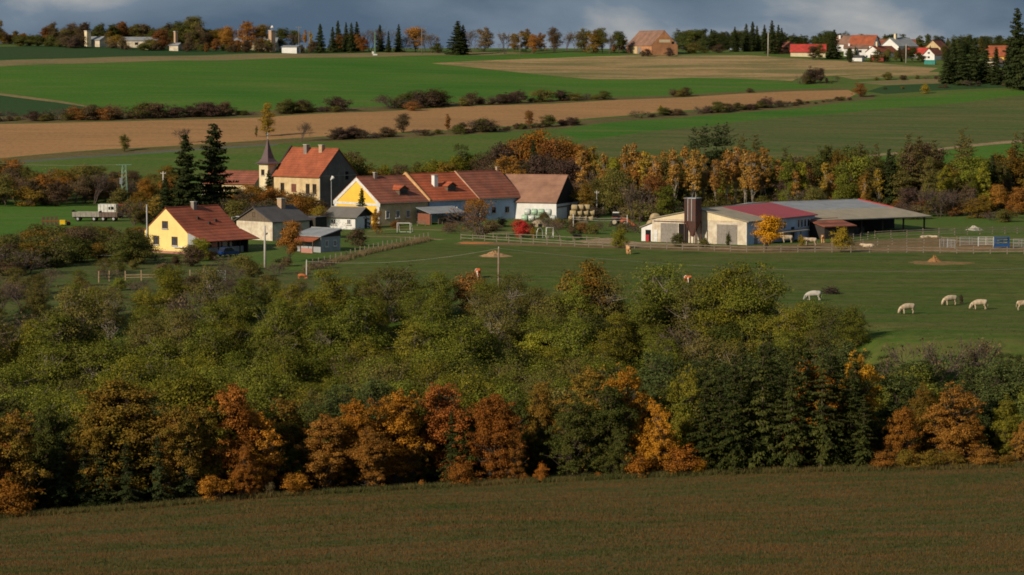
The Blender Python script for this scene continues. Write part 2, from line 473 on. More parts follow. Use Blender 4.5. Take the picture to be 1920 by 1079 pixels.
def build_ground():
    pts, edges = [], []
    for nm, poly in POLYS:
        ring = []
        for i, a in enumerate(poly):
            b = poly[(i+1) % len(poly)]
            n = max(1, int((b - a).length / 7.0))
            for k in range(n):
                ring.append(a.lerp(b, k / n))
        s = len(pts)
        pts += [(p.x, p.y) for p in ring]
        edges += [(s + i, s + (i+1) % len(ring)) for i in range(len(ring))]
    for y in np.arange(-45, 1330, 9.0):
        half = 90 + 0.30 * max(y, 0)
        for x in np.arange(-half, half + 1, 9.0):
            pts.append((x + RNG.uniform(-1, 1), y + RNG.uniform(-1, 1)))
    for y in list(range(-200, 1330, 90)) + [1360, 1420, 1500, 1600, 1800, 2200, 2800, 3600, 5000, 7000]:
        half = 130 + 0.30 * max(y, 0) if y < 1340 else 0
        for x in list(range(-700, 701, 100)) + [-3500, -2000, -1200, 1200, 2000, 3500]:
            if abs(x) > half:
                pts.append((x + 0.37, y + 0.2))
    out = delaunay_2d_cdt([Vector(p) for p in pts], edges, [], 0, 1e-4, False)
    V = np.array([(v.x, v.y) for v in out[0]])
    Fs = np.array([f for f in out[2] if len(f) == 3])
    cen = V[Fs].mean(axis=1)
    own = np.full(len(Fs), -1)
    for k, (nm, poly) in enumerate(POLYS):
        own[inside(cen, [(p.x, p.y) for p in poly])] = k
    Z = T(V[:, 0], V[:, 1])
    P3 = np.column_stack([V, Z])
    names = ['meadow'] + [p[0] for p in POLYS]
    for k in range(-1, len(POLYS)):
        sel = Fs[own == k]
        if len(sel) == 0: continue
        a, b, c = V[sel[:, 0]], V[sel[:, 1]], V[sel[:, 2]]
        flip = ((b - a)[:, 0] * (c - a)[:, 1] - (b - a)[:, 1] * (c - a)[:, 0]) < 0
        sel[flip] = sel[flip][:, ::-1]
        u, inv = np.unique(sel, return_inverse=True)
        nm = names[k + 1]
        me = pymesh(nm, P3[u], inv.reshape(-1, 3).tolist(), True)
        tag(link(nm, me, F_MATS[nm]), kind='structure')
build_ground()
# ------------------------------------------------------------------ buildings
YELLOW = mat('yellow_render', (0.80, 0.62, 0.24), (0.76, 0.58, 0.22), 0.6, 0.9, bump=0.05)
DEEPYEL = mat('deep_yellow_render', (0.80, 0.50, 0.075), (0.77, 0.47, 0.07), 0.6, 0.9, bump=0.05)
SHADEWHITE = mat('shade_blue_limewash', (0.42, 0.52, 0.66), (0.36, 0.45, 0.57), 0.8, 0.9, bump=0.05, streak=0.3)  # white limewash with the blue of sky-lit shade put into its colour
WHITE = mat('white_render', (0.72, 0.71, 0.69), (0.64, 0.63, 0.61), 0.8, 0.9, bump=0.05, streak=0.15)
CREAM = mat('cream_render', (0.70, 0.60, 0.40), (0.60, 0.48, 0.30), 0.7, 0.92, bump=0.1, streak=0.35)
OLDWHITE = mat('old_whitewash', (0.66, 0.60, 0.48), (0.42, 0.33, 0.24), 0.9, 0.95, bump=0.25, streak=0.4)
OCHRE = mat('ochre_render', (0.60, 0.46, 0.26), (0.46, 0.33, 0.18), 0.8, 0.95, bump=0.2, streak=0.4)
GREYW = mat('grey_render', (0.34, 0.35, 0.36), (0.28, 0.29, 0.30), 0.8, 0.9, bump=0.1)
BRICK = mat('orange_brick', (0.50, 0.22, 0.095), (0.40, 0.21, 0.12), 1.0, 0.95, bump=0.3, courses=(0.32, 0.35))
PINK = mat('pink_plinth', (0.42, 0.20, 0.16), (0.36, 0.17, 0.14), 1.5, 0.9)
WOOD = mat('weathered_boards', (0.16, 0.115, 0.08), (0.10, 0.08, 0.06), 2.5, 0.9, streak=0.6)
DARKWOOD = mat('dark_boards', (0.050, 0.042, 0.036), (0.035, 0.03, 0.027), 2.0, 0.9, streak=0.5)
GREYWOOD = mat('grey_boards', (0.26, 0.235, 0.21), (0.19, 0.17, 0.15), 2.5, 0.9, streak=0.5)
RAIL = mat('fence_wood', (0.23, 0.19, 0.145), (0.15, 0.125, 0.095), 3.0, 0.9)
TILE_RED = mat('red_tiles', (0.33, 0.088, 0.046), (0.25, 0.075, 0.042), 0.5, 0.85, courses=(0.46, 1.0), streak=0.4)
TILE_BRIGHT = mat('bright_tiles', (0.42, 0.10, 0.042), (0.31, 0.088, 0.044), 0.5, 0.85, courses=(0.52, 1.0), streak=0.4)
TILE_OLD = mat('old_tiles', (0.28, 0.092, 0.055), (0.20, 0.082, 0.055), 0.45, 0.88, courses=(0.52, 1.0), streak=0.4)
TILE_BROWN = mat('brown_tiles', (0.29, 0.155, 0.10), (0.26, 0.14, 0.095), 0.5, 0.9, courses=(0.5, 0.15))
TILE_DULL = mat('dull_tiles', (0.25, 0.145, 0.10), (0.20, 0.11, 0.08), 0.5, 0.9, courses=(0.5, 0.25))
ORANGE_SHEET = mat('orange_tiles', (0.36, 0.100, 0.045), (0.27, 0.080, 0.040), 0.45, 0.8, courses=(0.5, 0.5), streak=0.75)
RED_SHEET = mat('red_sheet', (0.36, 0.045, 0.040), (0.32, 0.04, 0.04), 0.5, 0.5, spec=0.4, bump=0.03)
GREY_SHEET = mat('grey_sheet', (0.27, 0.28, 0.29), (0.20, 0.21, 0.22), 0.5, 0.7, streak=0.4)
TAR = mat('tar_roof', (0.090, 0.085, 0.085), (0.07, 0.066, 0.066), 0.6, 0.85)
ETERNIT = mat('fibre_cement', (0.33, 0.28, 0.20), (0.25, 0.22, 0.165), 0.7, 0.9, streak=0.3)
SPIRE = mat('spire_sheet', (0.115, 0.070, 0.072), (0.09, 0.06, 0.062), 0.9, 0.6, spec=0.4)
CHIM = mat('chimney_brick', (0.48, 0.33, 0.21), (0.36, 0.24, 0.16), 2.0, 0.95)
CHIMGREY = mat('chimney_grey', (0.26, 0.22, 0.19), (0.18, 0.15, 0.13), 2.0, 0.95)
GLASS = mat('dark_glass', (0.018, 0.020, 0.024), (0.012, 0.014, 0.016), 0.5, 0.08, bump=0, spec=0.6)
CURTAIN = mat('curtained_glass', (0.07, 0.075, 0.085), (0.04, 0.04, 0.05), 1.5, 0.2, bump=0, spec=0.5)
FRAME_BR = mat('brown_frame', (0.10, 0.055, 0.030), (0.08, 0.045, 0.025), 2, 0.7)
FRAME_W = mat('white_frame', (0.70, 0.69, 0.66), None, 2, 0.7)
STONE = mat('sill_stone', (0.52, 0.49, 0.44), (0.42, 0.40, 0.36), 2, 0.9)
BLACK = mat('dark_interior', (0.012, 0.012, 0.013), (0.008, 0.008, 0.008), 1, 0.95)
RUST = mat('rusty_steel', (0.125, 0.052, 0.036), (0.085, 0.06, 0.055), 1.2, 0.8, metal=0.2, streak=0.5)
STEEL = mat('galvanised_steel', (0.46, 0.48, 0.49), (0.36, 0.38, 0.39), 2, 0.5, metal=0.5)
CONCRETE = mat('concrete_pole', (0.46, 0.42, 0.36), (0.36, 0.33, 0.29), 2, 0.9)

def to3(face, W, L, u, v, d):
    """a point on a wall: u along it, v up, d out of it"""
    if face == 'g0': return (u, -d, v)
    if face == 'g1': return (u, L + d, v)
    if face == 's1': return (W + d, u, v)
    return (-d, u, v)
def panel(name, m, parent, face, W, L, u0, u1, v0, v1, d0, d1):
    a = to3(face, W, L, u0, v0, d0); b = to3(face, W, L, u1, v1, d1)
    lo = [min(p, q) for p, q in zip(a, b)]; hi = [max(p, q) for p, q in zip(a, b)]
    return bx(name, m, parent, lo[0], hi[0], lo[1], hi[1], lo[2], hi[2])
def window(parent, face, W, L, u, v, w, h, frame=FRAME_BR, pane=GLASS, sill=True, bars=1):
    u0, u1, v0, v1 = u - w/2, u + w/2, v - h/2, v + h/2
    t = 0.12
    mb = MB()
    def add(a0, a1, b0, b1, d0, d1):
        a = to3(face, W, L, a0, b0, d0); b = to3(face, W, L, a1, b1, d1)
        lo = [min(p, q) for p, q in zip(a, b)]; hi = [max(p, q) for p, q in zip(a, b)]
        mb.box(lo[0], hi[0], lo[1], hi[1], lo[2], hi[2])
    add(u0, u0 + t, v0, v1, -0.05, 0.09); add(u1 - t, u1, v0, v1, -0.05, 0.09)
    add(u0 + t, u1 - t, v0, v0 + t, -0.05, 0.088); add(u0 + t, u1 - t, v1 - t, v1, -0.05, 0.088)
    for k in range(bars):
        c = u0 + (u1 - u0) * (k + 1) / (bars + 1)
        add(c - 0.04, c + 0.04, v0 + t, v1 - t, -0.05, 0.07)
    f = mb.build('window', frame, parent)
    panel('pane', pane, f, face, W, L, u0 + t, u1 - t, v0 + t, v1 - t, -0.04, 0.012)
    if sill:
        panel('sill', STONE, f, face, W, L, u0 - 0.1, u1 + 0.1, v0 - 0.14, v0 - 0.003, -0.03, 0.2)
    return f
def door(parent, face, W, L, u, w, h, m, leaves=1, v0=0.0):
    out = []
    for k in range(leaves):
        a = u - w/2 + k * w / leaves
        d = panel('door', m, parent, face, W, L, a + 0.03, a + w / leaves - 0.03, v0, v0 + h, -0.05, 0.07)
        panel('handle', STEEL, d, face, W, L, a + 0.25, a + 0.4, v0 + h * 0.45, v0 + h * 0.45 + 0.08, 0.07, 0.13)
        out.append(d)
    return out
def house(name, label, at, th, anchor, W, L, hl, hr, hrt=None, xr=None, walls=WHITE, roof=TILE_RED, og=0.35, oe=0.5,
          gable=None, cat='house', thick=0.16, base=-1.2, lean=None, group=None, vwall=None):
    """gabled building: x across the gable (0..W), y along the ridge (0..L); at = world corner, anchor = that corner in local x, y"""
    hrt = hl if hrt is None else hrt
    xr = W / 2 if xr is None else xr
    root = thing(name, at, th, label, cat, group)
    ax, ay = anchor
    off = Vector((-ax, -ay, 0))
    class H: pass
    h = H(); h.root, h.W, h.L, h.off = root, W, L, off
    def shift(o):
        o.location = Vector(o.location) + off
        return o
    h.shift = shift
    outline = [(0, 0, base), (W, 0, base), (W, 0, hrt), (xr, 0, hr), (0, 0, hl)]
    w = MB().prism(outline, (0, 0, 0), (0, L, 0)).build('wall', walls, root); shift(w)
    h.wall = w
    if gable:
        gm, v0 = gable
        def xl(z): return xr * (z - hl) / (hr - hl) if z > hl else 0
        def xrr(z): return W - (W - xr) * (z - hrt) / (hr - hrt) if z > hrt else W
        for yy in ((-0.05, -0.002), (L + 0.002, L + 0.05)):
            poly = [(xl(v0), 0, v0), (xrr(v0), 0, v0)] + ([(W, 0, hrt)] if v0 < hrt else []) + [(xr, 0, hr)] + ([(0, 0, hl)] if v0 < hl else [])
            shift(MB().prism(poly, (0, yy[0], 0), (0, yy[1], 0)).build('gable_boards', gm, root))
    # roof slopes as thick slabs, slightly above the wall tops
    sl = math.hypot(xr, hr - hl); dl = Vector((-xr, 0, hl - hr)) / sl
    sr = math.hypot(W - xr, hr - hrt); dr = Vector((W - xr, 0, hrt - hr)) / sr
    top = Vector((xr, 0, hr + 0.03))
    up = Vector((0, 0, thick))
    el = top + dl * (sl + oe); er = top + dr * (sr + oe)
    mb = MB()
    mb.prism([el, top, top + up, el + up], (0, -og, 0), (0, L + og, 0))
    mb.prism([top, er, er + up, top + up], (0, -og, 0), (0, L + og, 0))
    r = mb.build('roof', roof, root); shift(r)
    h.roof = r; h.top = top; h.dl = dl; h.dr = dr
    rc = MB().tube([(xr, -og, hr + thick + 0.03), (xr, L + og, hr + thick + 0.03)], 0.13, 6).build('ridge_cap', roof, r)
    h.win = lambda *a, **k: shift(window(root, a[0], W, L, *a[1:], **k))
    def dr_(*a, **k):
        for c in door(root, a[0], W, L, *a[1:], **k): shift(c)
    h.door = dr_
    def pan(nm, m, face, *d):
        return shift(panel(nm, m, root, face, W, L, *d))
    h.panel = pan
    def chimney(x, y, s, ztop, m=CHIM, cap=True):
        t = (xr - x) / xr if x < xr else (x - xr) / (W - xr)
        zr = hr + ((hl if x < xr else hrt) - hr) * t
        mb = MB().box(x - s/2, x + s/2, y - s/2, y + s/2, zr - 0.4, ztop)
        c = shift(mb.build('chimney', m, root))
        if cap: bx('chimney_cap', STONE, c, x - s/2 - 0.08, x + s/2 + 0.08, y - s/2 - 0.08, y + s/2 + 0.08, ztop + 0.002, ztop + 0.12)
        return c
    h.chimney = chimney
    def gutter(side=1):
        e = er if side > 0 else el
        x = e.x + 0.08 * side
        return shift(MB().tube([(x, -og, e.z + 0.02), (x, L + og, e.z + 0.02)], 0.08, 6).build('gutter', CHIMGREY, root))
    h.gutter = gutter
    return h
def ground_at(v):
    return Vector((v.x, v.y, float(T(v.x, v.y))))

# --- yellow cottage with a lean-to
p = G(352, 478)
h = house('yellow_cottage', 'pale yellow cottage with red tiled roof and brown windows, front left', p, R(-40), (10.9, 0), 10.9, 12.6, 3.75, 7.8,
          walls=YELLOW, roof=TILE_RED, oe=0.12, og=0.12)
for u, v, w, hh in ((5.27, 5.0, 1.45, 1.3), (3.0, 2.25, 1.45, 1.5), (7.67, 2.25, 1.45, 1.5)):
    h.win('g0', u, v, w, hh, pane=CURTAIN)
h.panel('plinth', PINK, 'g0', 0.02, 10.88, -0.8, 0.45, 0.003, 0.06)
h.panel('shelf', FRAME_W, 'g0', 7.6, 10.6, 1.15, 1.3, 0.003, 0.4)
h.chimney(5.9, 6.3, 0.75, 8.75, CHIMGREY)
# lean-to along the right side
W, L = 10.9, 12.6
mb = MB().prism([(W, 0, 3.85), (W + 4.3, 0, 2.45), (W + 4.7, 0, 2.32), (W + 4.7, 0, 2.46), (W + 4.3, 0, 2.59), (W, 0, 3.99)], (0, -0.1, 0), (0, L + 0.3, 0))
h.shift(mb.build('lean_to_roof', TILE_RED, h.root))
h.shift(MB().prism([(W + 0.003, 0, 3.83), (W + 0.003, 0, -0.5), (W + 0.9, 0, -0.5), (W + 4.2, 0, 2.2), (W + 4.2, 0, 2.44)], (0, 0.02, 0), (0, 0.14, 0)).build('lean_to_gable', GREYW, h.root))
h.shift(bx('lean_to_wall', GREYW, h.root, W + 3.0, W + 3.2, 0.3, L - 2.2, -0.8, 1.2))
h.shift(bx('porch_screen', DARKWOOD, h.root, W + 0.1, W + 4.1, L - 2.0, L - 1.9, -0.8, 2.6))
for y in (0.8, 3.4, 6.0, 8.6, 10.4):
    h.shift(bx('post', DARKWOOD, h.root, W + 4.0, W + 4.14, y, y + 0.14, -0.8, 2.42))
for y in (2.2, 4.6, 6.9):
    h.shift(bx('porch_window', GLASS, h.root, W + 3.05, W + 3.15, y, y + 1.9, 1.25, 2.3))
for x, y in ((8.2, 5.0), (8.9, 8.6), (9.4, 6.6)):
    z = 7.8 + (3.75 - 7.8) * (x - 5.45) / 5.45
    h.shift(MB().box(x - 0.25, x + 0.25, y - 0.2, y + 0.2, z + 0.1, z + 0.55).build('roof_vent', DARKWOOD, h.root))
h.shift(MB().tube([(0.9, -0.25, 2.5), (0.9, -0.25, 8.4)], 0.13, 8).build('flue_pipe', STEEL, h.root))

# --- old whitewashed house with boarded gable
p = G(511, 452)
h = house('old_house', 'old whitewashed house with boarded gable and dark tar roof', p, R(-40), (9.4, 0), 9.4, 9.8, 3.5, 5.9,
          walls=OLDWHITE, roof=TAR, gable=(WOOD, 3.45), oe=0.5, og=0.4)
h.win('g0', 4.6, 4.7, 0.7, 0.9, sill=False, bars=0)
h.chimney(5.2, 6.6, 1.1, 7.4, CHIM)
h.door('s1', 3.0, 1.1, 2.1, DARKWOOD)
h.win('s1', 6.0, 1.9, 1.0, 1.1)
h.shift(bx('annex', DARKWOOD, h.root, 6.2, 10.6, 10.15, 13.2, -0.8, 3.9))
h.shift(bx('annex_roof', TAR, h.root, 6.0, 10.8, 10.14, 13.4, 3.91, 4.05))

# --- grey shed with brick porch
p = G(602, 474)
h = house('garden_shed', 'grey shed with bluish roof and low red porch roof beside the orange tree', p, R(50), (0, 0), 4.9, 6.6, 2.75, 3.75,
          hrt=3.65, xr=4.8, walls=GREYW, roof=GREY_SHEET, oe=0.3, og=0.3, cat='shed', gable=(DARKWOOD, 2.7))
h.win('g0', 1.35, 1.5, 0.8, 1.1, frame=FRAME_W); h.win('g0', 3.5, 1.5, 0.8, 1.1, frame=FRAME_W)
h.shift(MB().prism([(0.0, 0.1, 2.55), (-1.9, 0.1, 1.95), (-1.9, 0.1, 2.07), (0.0, 0.1, 2.67)], (-0.02, 0, 0), (-0.02, 6.2, 0)).build('porch_roof', ORANGE_SHEET, h.root))
for y in (0.2, 3.2, 6.1):
    h.shift(bx('post', WOOD, h.root, -1.85, -1.72, y, y + 0.12, -0.6, 1.97))
h.shift(bx('porch_wall', PINK, h.root, -1.8, -1.68, 0.4, 3.1, -0.6, 0.75))
h.shift(bx('porch_side', DARKWOOD, h.root, -1.6, -0.03, 6.0, 6.1, -0.6, 1.9))

# --- small white cabin
p = G(666, 431)
h = house('white_cabin', 'small white cabin with low grey roof in front of the deep yellow gable', p, R(64), (0, 0), 6.6, 6.6, 2.55, 4.1,
          walls=WHITE, roof=ETERNIT, oe=0.6, og=0.7, gable=(DARKWOOD, 2.5))
MATS['fibre_dark'] = mat('fibre_dark', (0.17, 0.155, 0.14), (0.13, 0.12, 0.11), 0.7, 0.9)
h.roof.data.materials.clear(); h.roof.data.materials.append(MATS['fibre_dark'])
h.win('s0', 1.4, 1.5, 0.9, 1.1, frame=FRAME_W, pane=CURTAIN); h.win('s0', 4.9, 1.5, 1.1, 1.1, frame=FRAME_W, pane=CURTAIN)
h.door('g0', 4.3, 0.9, 2.0, DARKWOOD)

# --- big farmhouse with turret
p = C(600, 628)
HW, HR_ = 7.2, 13.0
h = house('farmhouse', 'tall old farmhouse with orange roof, ochre front and dark boarded end', p, R(50), (0, 0), 12.2, 14.2, HW, HR_,
          walls=OCHRE, roof=ORANGE_SHEET, oe=0.55, og=0.25)
MATS['gable_grey'] = mat('gable_grey', (0.16, 0.14, 0.125), (0.11, 0.10, 0.09), 0.5, 0.95, streak=0.4)
h.shift(MB().prism([(0, 0, -1), (12.2, 0, -1), (12.2, 0, HW), (6.1, 0, HR_ - 0.05), (0, 0, HW)], (0, -0.06, 0), (0, -0.003, 0)).build('end_render', MATS['gable_grey'], h.root))
for u, v in ((1.5, 4.3), (3.6, 4.3), (11.5, 4.3)):
    h.win('s0', u, v, 1.15, 2.3, frame=FRAME_BR)
h.panel('boarded_window', mat('boarded_red', (0.17, 0.065, 0.045), None, 2), 's0', 7.2, 8.7, 3.5, 5.3, 0.003, 0.05)
h.panel('hatch', BLACK, 'g0', 8.3, 9.3, 6.2, 8.0, 0.065, 0.09)
for u in (6.1, 8.0):
    h.panel('batten', GREYWOOD, 'g0', u, u + 0.12, 3.0, HW + 1.5, 0.066, 0.13)
h.panel('string_course', GREYWOOD, 'g0', 0.1, 12.1, HW - 0.1, HW + 0.1, 0.062, 0.16)
h.shift(MB().tube([(-0.12, -0.2, -0.8), (-0.12, -0.2, HW)], 0.08, 6).build('downpipe', STONE, h.root))
h.shift(bx('antenna_mast', STEEL, h.root, 2.9, 3.02, -0.9, -0.78, -1.0, 7.0))
h.shift(MB().tube([(2.6, -0.84, 6.2), (3.4, -0.95, 6.9)], [0.02, 0.45], 10).build('antenna_dish', FRAME_W, h.root))
h.chimney(5.2, 9.0, 1.0, 13.9, CHIMGREY); h.chimney(5.6, 4.6, 1.0, 13.9, CHIM)
h.shift(MB().prism([(-0.4, 14.5, HW - 0.6), (6.1, 14.5, HR_ + 0.7), (12.6, 14.5, HW - 0.6)], (0, 0, 0), (0, 0.45, 0)).build('fire_wall', DARKWOOD, h.root))
# turret with a spire at its far left corner
tw = 2.8
ty = 14.98
h.shift(bx('turret', CREAM, h.root, -1.1, -1.1 + tw, ty, ty + tw, -1.0, 9.4))
t_c = (-1.1 + tw/2, ty + tw/2)
h.shift(bx('turret_cornice', OCHRE, h.root, -1.35, -1.1 + tw + 0.25, ty - 0.25, ty + tw + 0.25, 9.403, 9.7))
r0 = tw * 0.72
pts = []
prof_s = [(1.25, 9.7), (0.86, 10.1), (0.60, 10.8), (0.36, 12.3), (0.17, 13.9), (0.04, 15.2)]
V, F = [], []
for f_, z in prof_s:
    s_ = tw * 0.62 * f_ / 1.0
    for dx_, dy_ in ((-1, -1), (1, -1), (1, 1), (-1, 1)):
        V.append((t_c[0] + dx_ * s_, t_c[1] + dy_ * s_, z))
for i in range(len(prof_s) - 1):
    for k in range(4):
        a, b = i*4 + k, i*4 + (k+1) % 4
        F.append((a, b, b+4, a+4))
F.append((0, 3, 2, 1)); F.append(tuple(range(len(V)-4, len(V))))
h.shift(MB().add(V, F).build('spire', SPIRE, h.root))
h.shift(MB().tube([(t_c[0], t_c[1], 15.1), (t_c[0], t_c[1], 16.8)], 0.07, 6).tube([(t_c[0], t_c[1], 15.9), (t_c[0], t_c[1], 16.15), (t_c[0], t_c[1], 16.4)], [0.05, 0.25, 0.05], 8).build('finial', STEEL, h.root))
o = window(h.root, 's0', 0, 0, ty + 1.6, 7.7, 1.0, 1.3); o.location = Vector(o.location) + h.off + Vector((-1.1, 0, 0))

# --- low barn behind, left of the farmhouse
h = house('low_barn', 'low barn with dull red roof between the spruces and the turret', C(478, 668), R(72), (0, 0), 9, 13, 3.0, 5.6, walls=OCHRE, roof=TILE_OLD, cat='barn')

# --- farm range: three joined houses behind the deep yellow gable
RT = R(-50)
p0 = G(712, 424)
ydir = Vector((math.sin(-RT), math.cos(-RT), 0))
RW = 15.2
h = house('gabled_farm_wing', 'farm wing with deep yellow gable trimmed white and red tiled roof', p0, RT, (RW, 0), RW, 12.4, 4.7, 9.5, walls=OCHRE, roof=TILE_OLD, oe=0.45, og=0.15)
h.shift(MB().prism([(0, 0, -0.5), (RW, 0, -0.5), (RW, 0, 4.7), (RW/2, 0, 9.48), (0, 0, 4.7)], (0, -0.05, 0), (0, -0.003, 0)).build('gable_render', DEEPYEL, h.root))
tr = MB()
for a, b in (((-0.3, 4.5), (RW/2, 9.55)), ((RW + 0.3, 4.5), (RW/2, 9.55))):
    ax_, az_ = a; bx_, bz_ = b
    tr.prism([(ax_, 0, az_), (bx_, 0, bz_), (bx_, 0, bz_ - 0.75), (ax_, 0, az_ - 0.75)], (0, -0.16, 0), (0, -0.052, 0))
h.shift(tr.build('barge_trim', FRAME_W, h.root))
h.panel('cornice', FRAME_W, 'g0', -0.1, RW + 0.1, 3.95, 4.45, 0.054, 0.13)
h.panel('corner_pilaster', FRAME_W, 'g0', RW - 0.8, RW, -0.5, 3.93, 0.054, 0.12)
h.panel('corner_pilaster', FRAME_W, 'g0', 0, 0.8, -0.5, 3.93, 0.054, 0.12)
for u in (2.0, 4.6, 7.2, 9.8):
    h.win('s1', u, 2.2, 1.0, 1.5, frame=FRAME_W, pane=CURTAIN)
h.chimney(RW/2 + 0.6, 4.2, 0.6, 10.4, CHIMGREY)
h.gutter(1)
def dormer(h, W, yc, zc, w, m=TILE_BRIGHT):
    """a small gabled dormer on the right slope"""
    xb = W/2 + (9.5 - zc) / (9.5 - 4.7) * W/2
    mb = MB().prism([(xb, yc - w/2, zc + 0.05), (xb, yc + w/2, zc + 0.05), (xb, yc + w/2, zc + 1.2), (xb, yc, zc + 1.9), (xb, yc - w/2, zc + 1.2)], (-3.2, 0, 0), (0.3, 0, 0))
    d = h.shift(mb.build('dormer', WOOD, h.root))
    r = MB().prism([(xb, yc - w/2 - 0.25, zc + 1.1), (xb, yc, zc + 1.93), (xb, yc, zc + 2.08), (xb, yc - w/2 - 0.25, zc + 1.25)], (-3.6, 0, 0), (0.6, 0, 0))
    r.prism([(xb, yc, zc + 1.93), (xb, yc + w/2 + 0.25, zc + 1.1), (xb, yc + w/2 + 0.25, zc + 1.25), (xb, yc, zc + 2.08)], (-3.6, 0, 0), (0.6, 0, 0))
    r.build('dormer_roof', m, d)
    bx('dormer_pane', GLASS, d, xb + 0.302, xb + 0.34, yc - w/2 + 0.3, yc + w/2 - 0.3, zc + 0.3, zc + 1.1)
dormer(h, RW, 7.4, 5.9, 2.2)
p1 = ground_at(p0 + ydir * 12.75)
p1.z = p0.z
h = house('middle_farm_wing', 'middle farm wing with bright red roof, white chimney and dormer', p1, RT, (RW, 0), RW, 13.0, 4.75, 9.75, walls=SHADEWHITE, roof=TILE_BRIGHT, oe=0.45, og=-0.02)  # wall colour carries the bluish shade of the long side
h.shift(MB().prism([(-0.5, 0, 4.5), (RW + 0.5, 0, 4.5), (RW + 0.5, 0, 4.95), (RW/2, 0, 10.35), (-0.5, 0, 4.95)], (0, -0.32, 0), (0, -0.022, 0)).build('fire_wall', mat('orange_cap', (0.62, 0.36, 0.16), None, 1.5), h.root))
h.chimney(RW/2 + 3.6, 4.6, 0.95, 9.6, WHITE)
dormer(h, RW, 7.6, 6.2, 2.2)
for u in (2.5, 6.0, 9.5):
    h.win('s1', u, 2.4, 1.0, 1.4, frame=FRAME_W)
h.gutter(1)
p2 = ground_at(p0 + ydir * 25.85); p2.z = p0.z
h = house('far_farm_wing', 'farm wing with old brown-red roof next to the white barn', p2, RT, (RW, 0), RW, 11.8, 4.8, 9.9, walls=SHADEWHITE, roof=TILE_OLD, oe=0.45, og=0.1)
h.shift(MB().prism([(-0.4, 0, 4.6), (RW + 0.45, 0, 4.6), (RW + 0.45, 0, 4.8), (RW/2, 0, 10.3), (-0.4, 0, 4.8)], (0, -0.28, 0), (0, -0.105, 0)).build('verge_tiles', mat('pale_verge', (0.5, 0.3, 0.2), None, 1.5), h.root))
for u in (4.0, 7.6):
    h.win('s1', u, 2.2, 1.0, 1.2)
h.gutter(1)
h.chimney(RW/2, 11.2, 0.5, 10.7, CHIM)
# terrace shelter in front of the middle wing
q = G(806, 422)
t = thing('terrace_shelter', q, R(-50), 'low terrace shelter with grey sloping roof before the middle wing', 'shelter')
MB().prism([(-4.2, 0, 3.3), (0.6, 0, 2.2), (0.6, 0, 2.3), (-4.2, 0, 3.42)], (0, -0.3, 0), (0, 9.2, 0)).build('roof', GREY_SHEET, t)
for y in (0.1, 3.0, 6.0, 8.8):
    bx('post', WOOD, t, 0.2, 0.34, y, y + 0.14, -0.5, 2.26)
bx('boarding', WOOD, t, -0.1, 0.02, 2.2, 8.8, -0.4, 1.6)
bx('side_boarding', mat('brick_red_boards', (0.24, 0.09, 0.055), None, 2), t, -4.0, 0.0, 0.02, 0.14, -0.4, 2.2)
for y in (3.4, 4.8, 6.2, 7.4):
    bx('opening', BLACK, t, 0.021, 0.05, y, y + 0.7, 0.7, 1.3)

# --- white barn at the right of the range
h = house('white_barn', 'long white barn with plain brown roof and black boarded end', G(1043, 413), R(70), (0, 0), 14.0, 17.0, 3.75, 8.9,
          walls=WHITE, roof=TILE_BROWN, oe=0.4, og=0.15, cat='barn')
h.shift(MB().prism([(0, 0, 3.3), (14, 0, 3.3), (14, 0, 3.74), (7, 0, 8.86), (0, 0, 3.74)], (0, -0.08, 0), (0, -0.003, 0)).build('gable_boards', mat('black_boards', (0.02, 0.018, 0.017), None, 2), h.root))
h.panel('beam', WOOD, 'g0', 0.05, 13.9, 2.5, 2.75, 0.003, 0.1)
h.door('g0', 8.5, 3.4, 2.4, GREYWOOD, leaves=2)

# --- long cowshed with cream gable
p = G(1400, 460)
CW, CL = 19.6, 28.0
h = house('cowshed', 'long cowshed with cream gable, big grey doors and windowed side', p, R(-32), (CW, 0), CW, CL, 4.2, 6.15, walls=OLDWHITE, roof=ETERNIT, oe=0.5, og=0.3, cat='cowshed')
h.shift(MB().prism([(0, 0, 4.22), (CW, 0, 4.22), (CW/2, 0, 6.1)], (0, -0.06, 0), (0, -0.003, 0)).build('gable_render', CREAM, h.root))
dr = h.dr; tp = h.top
mb = MB()
a0 = tp + dr * 0.4; a1 = tp + dr * (math.hypot(CW/2, 1.95) + 0.62)
up = Vector((0, 0, 0.2)); up0 = Vector((0, 0, 0.165))
mb.prism([a0 + up0, a1 + up0, a1 + up, a0 + up], (0, 8.5, 0), (0, CL + 0.4, 0))
h.shift(mb.build('red_roofing', RED_SHEET, h.root))
h.panel('side_shade_tint', SHADEWHITE, 's1', 0.02, CL - 0.02, -0.9, 4.2, 0.002, 0.006)  # thin sheet painting blue shade over the whitewashed long side
h.door('g0', 3.6, 3.6, 3.5, GREYWOOD); h.panel('open_doorway', BLACK, 'g0', 5.6, 7.6, -0.3, 3.5, 0.003, 0.05)
h.door('g0', 15.6, 4.2, 3.6, GREYWOOD, leaves=2)
h.panel('door_rail', RUST, 'g0', 0.4, 8.0, 3.75, 3.9, 0.003, 0.12)
h.door('g0', 0.75, 0.8, 2.2, FRAME_W)
for u in [9.6, 11.0, 12.4, 13.8, 15.2] + [21.0, 22.4, 23.8, 25.2, 26.6]:
    h.win('s1', u, 2.9, 1.0, 1.6, frame=FRAME_W, sill=False, bars=0)
h.door('s1', 18.6, 1.3, 2.4, DARKWOOD); h.door('s1', 3.6, 1.4, 2.3, GREYWOOD)
h.panel('canopy', ETERNIT, 's1', 9.6, 20.5, 1.75, 1.9, 0.05, 2.6)
for u in (9.8, 13.4, 17.0, 20.3):
    h.shift(bx('post', WOOD, h.root, CW + 2.4, CW + 2.54, u, u + 0.14, -0.7, 1.74))
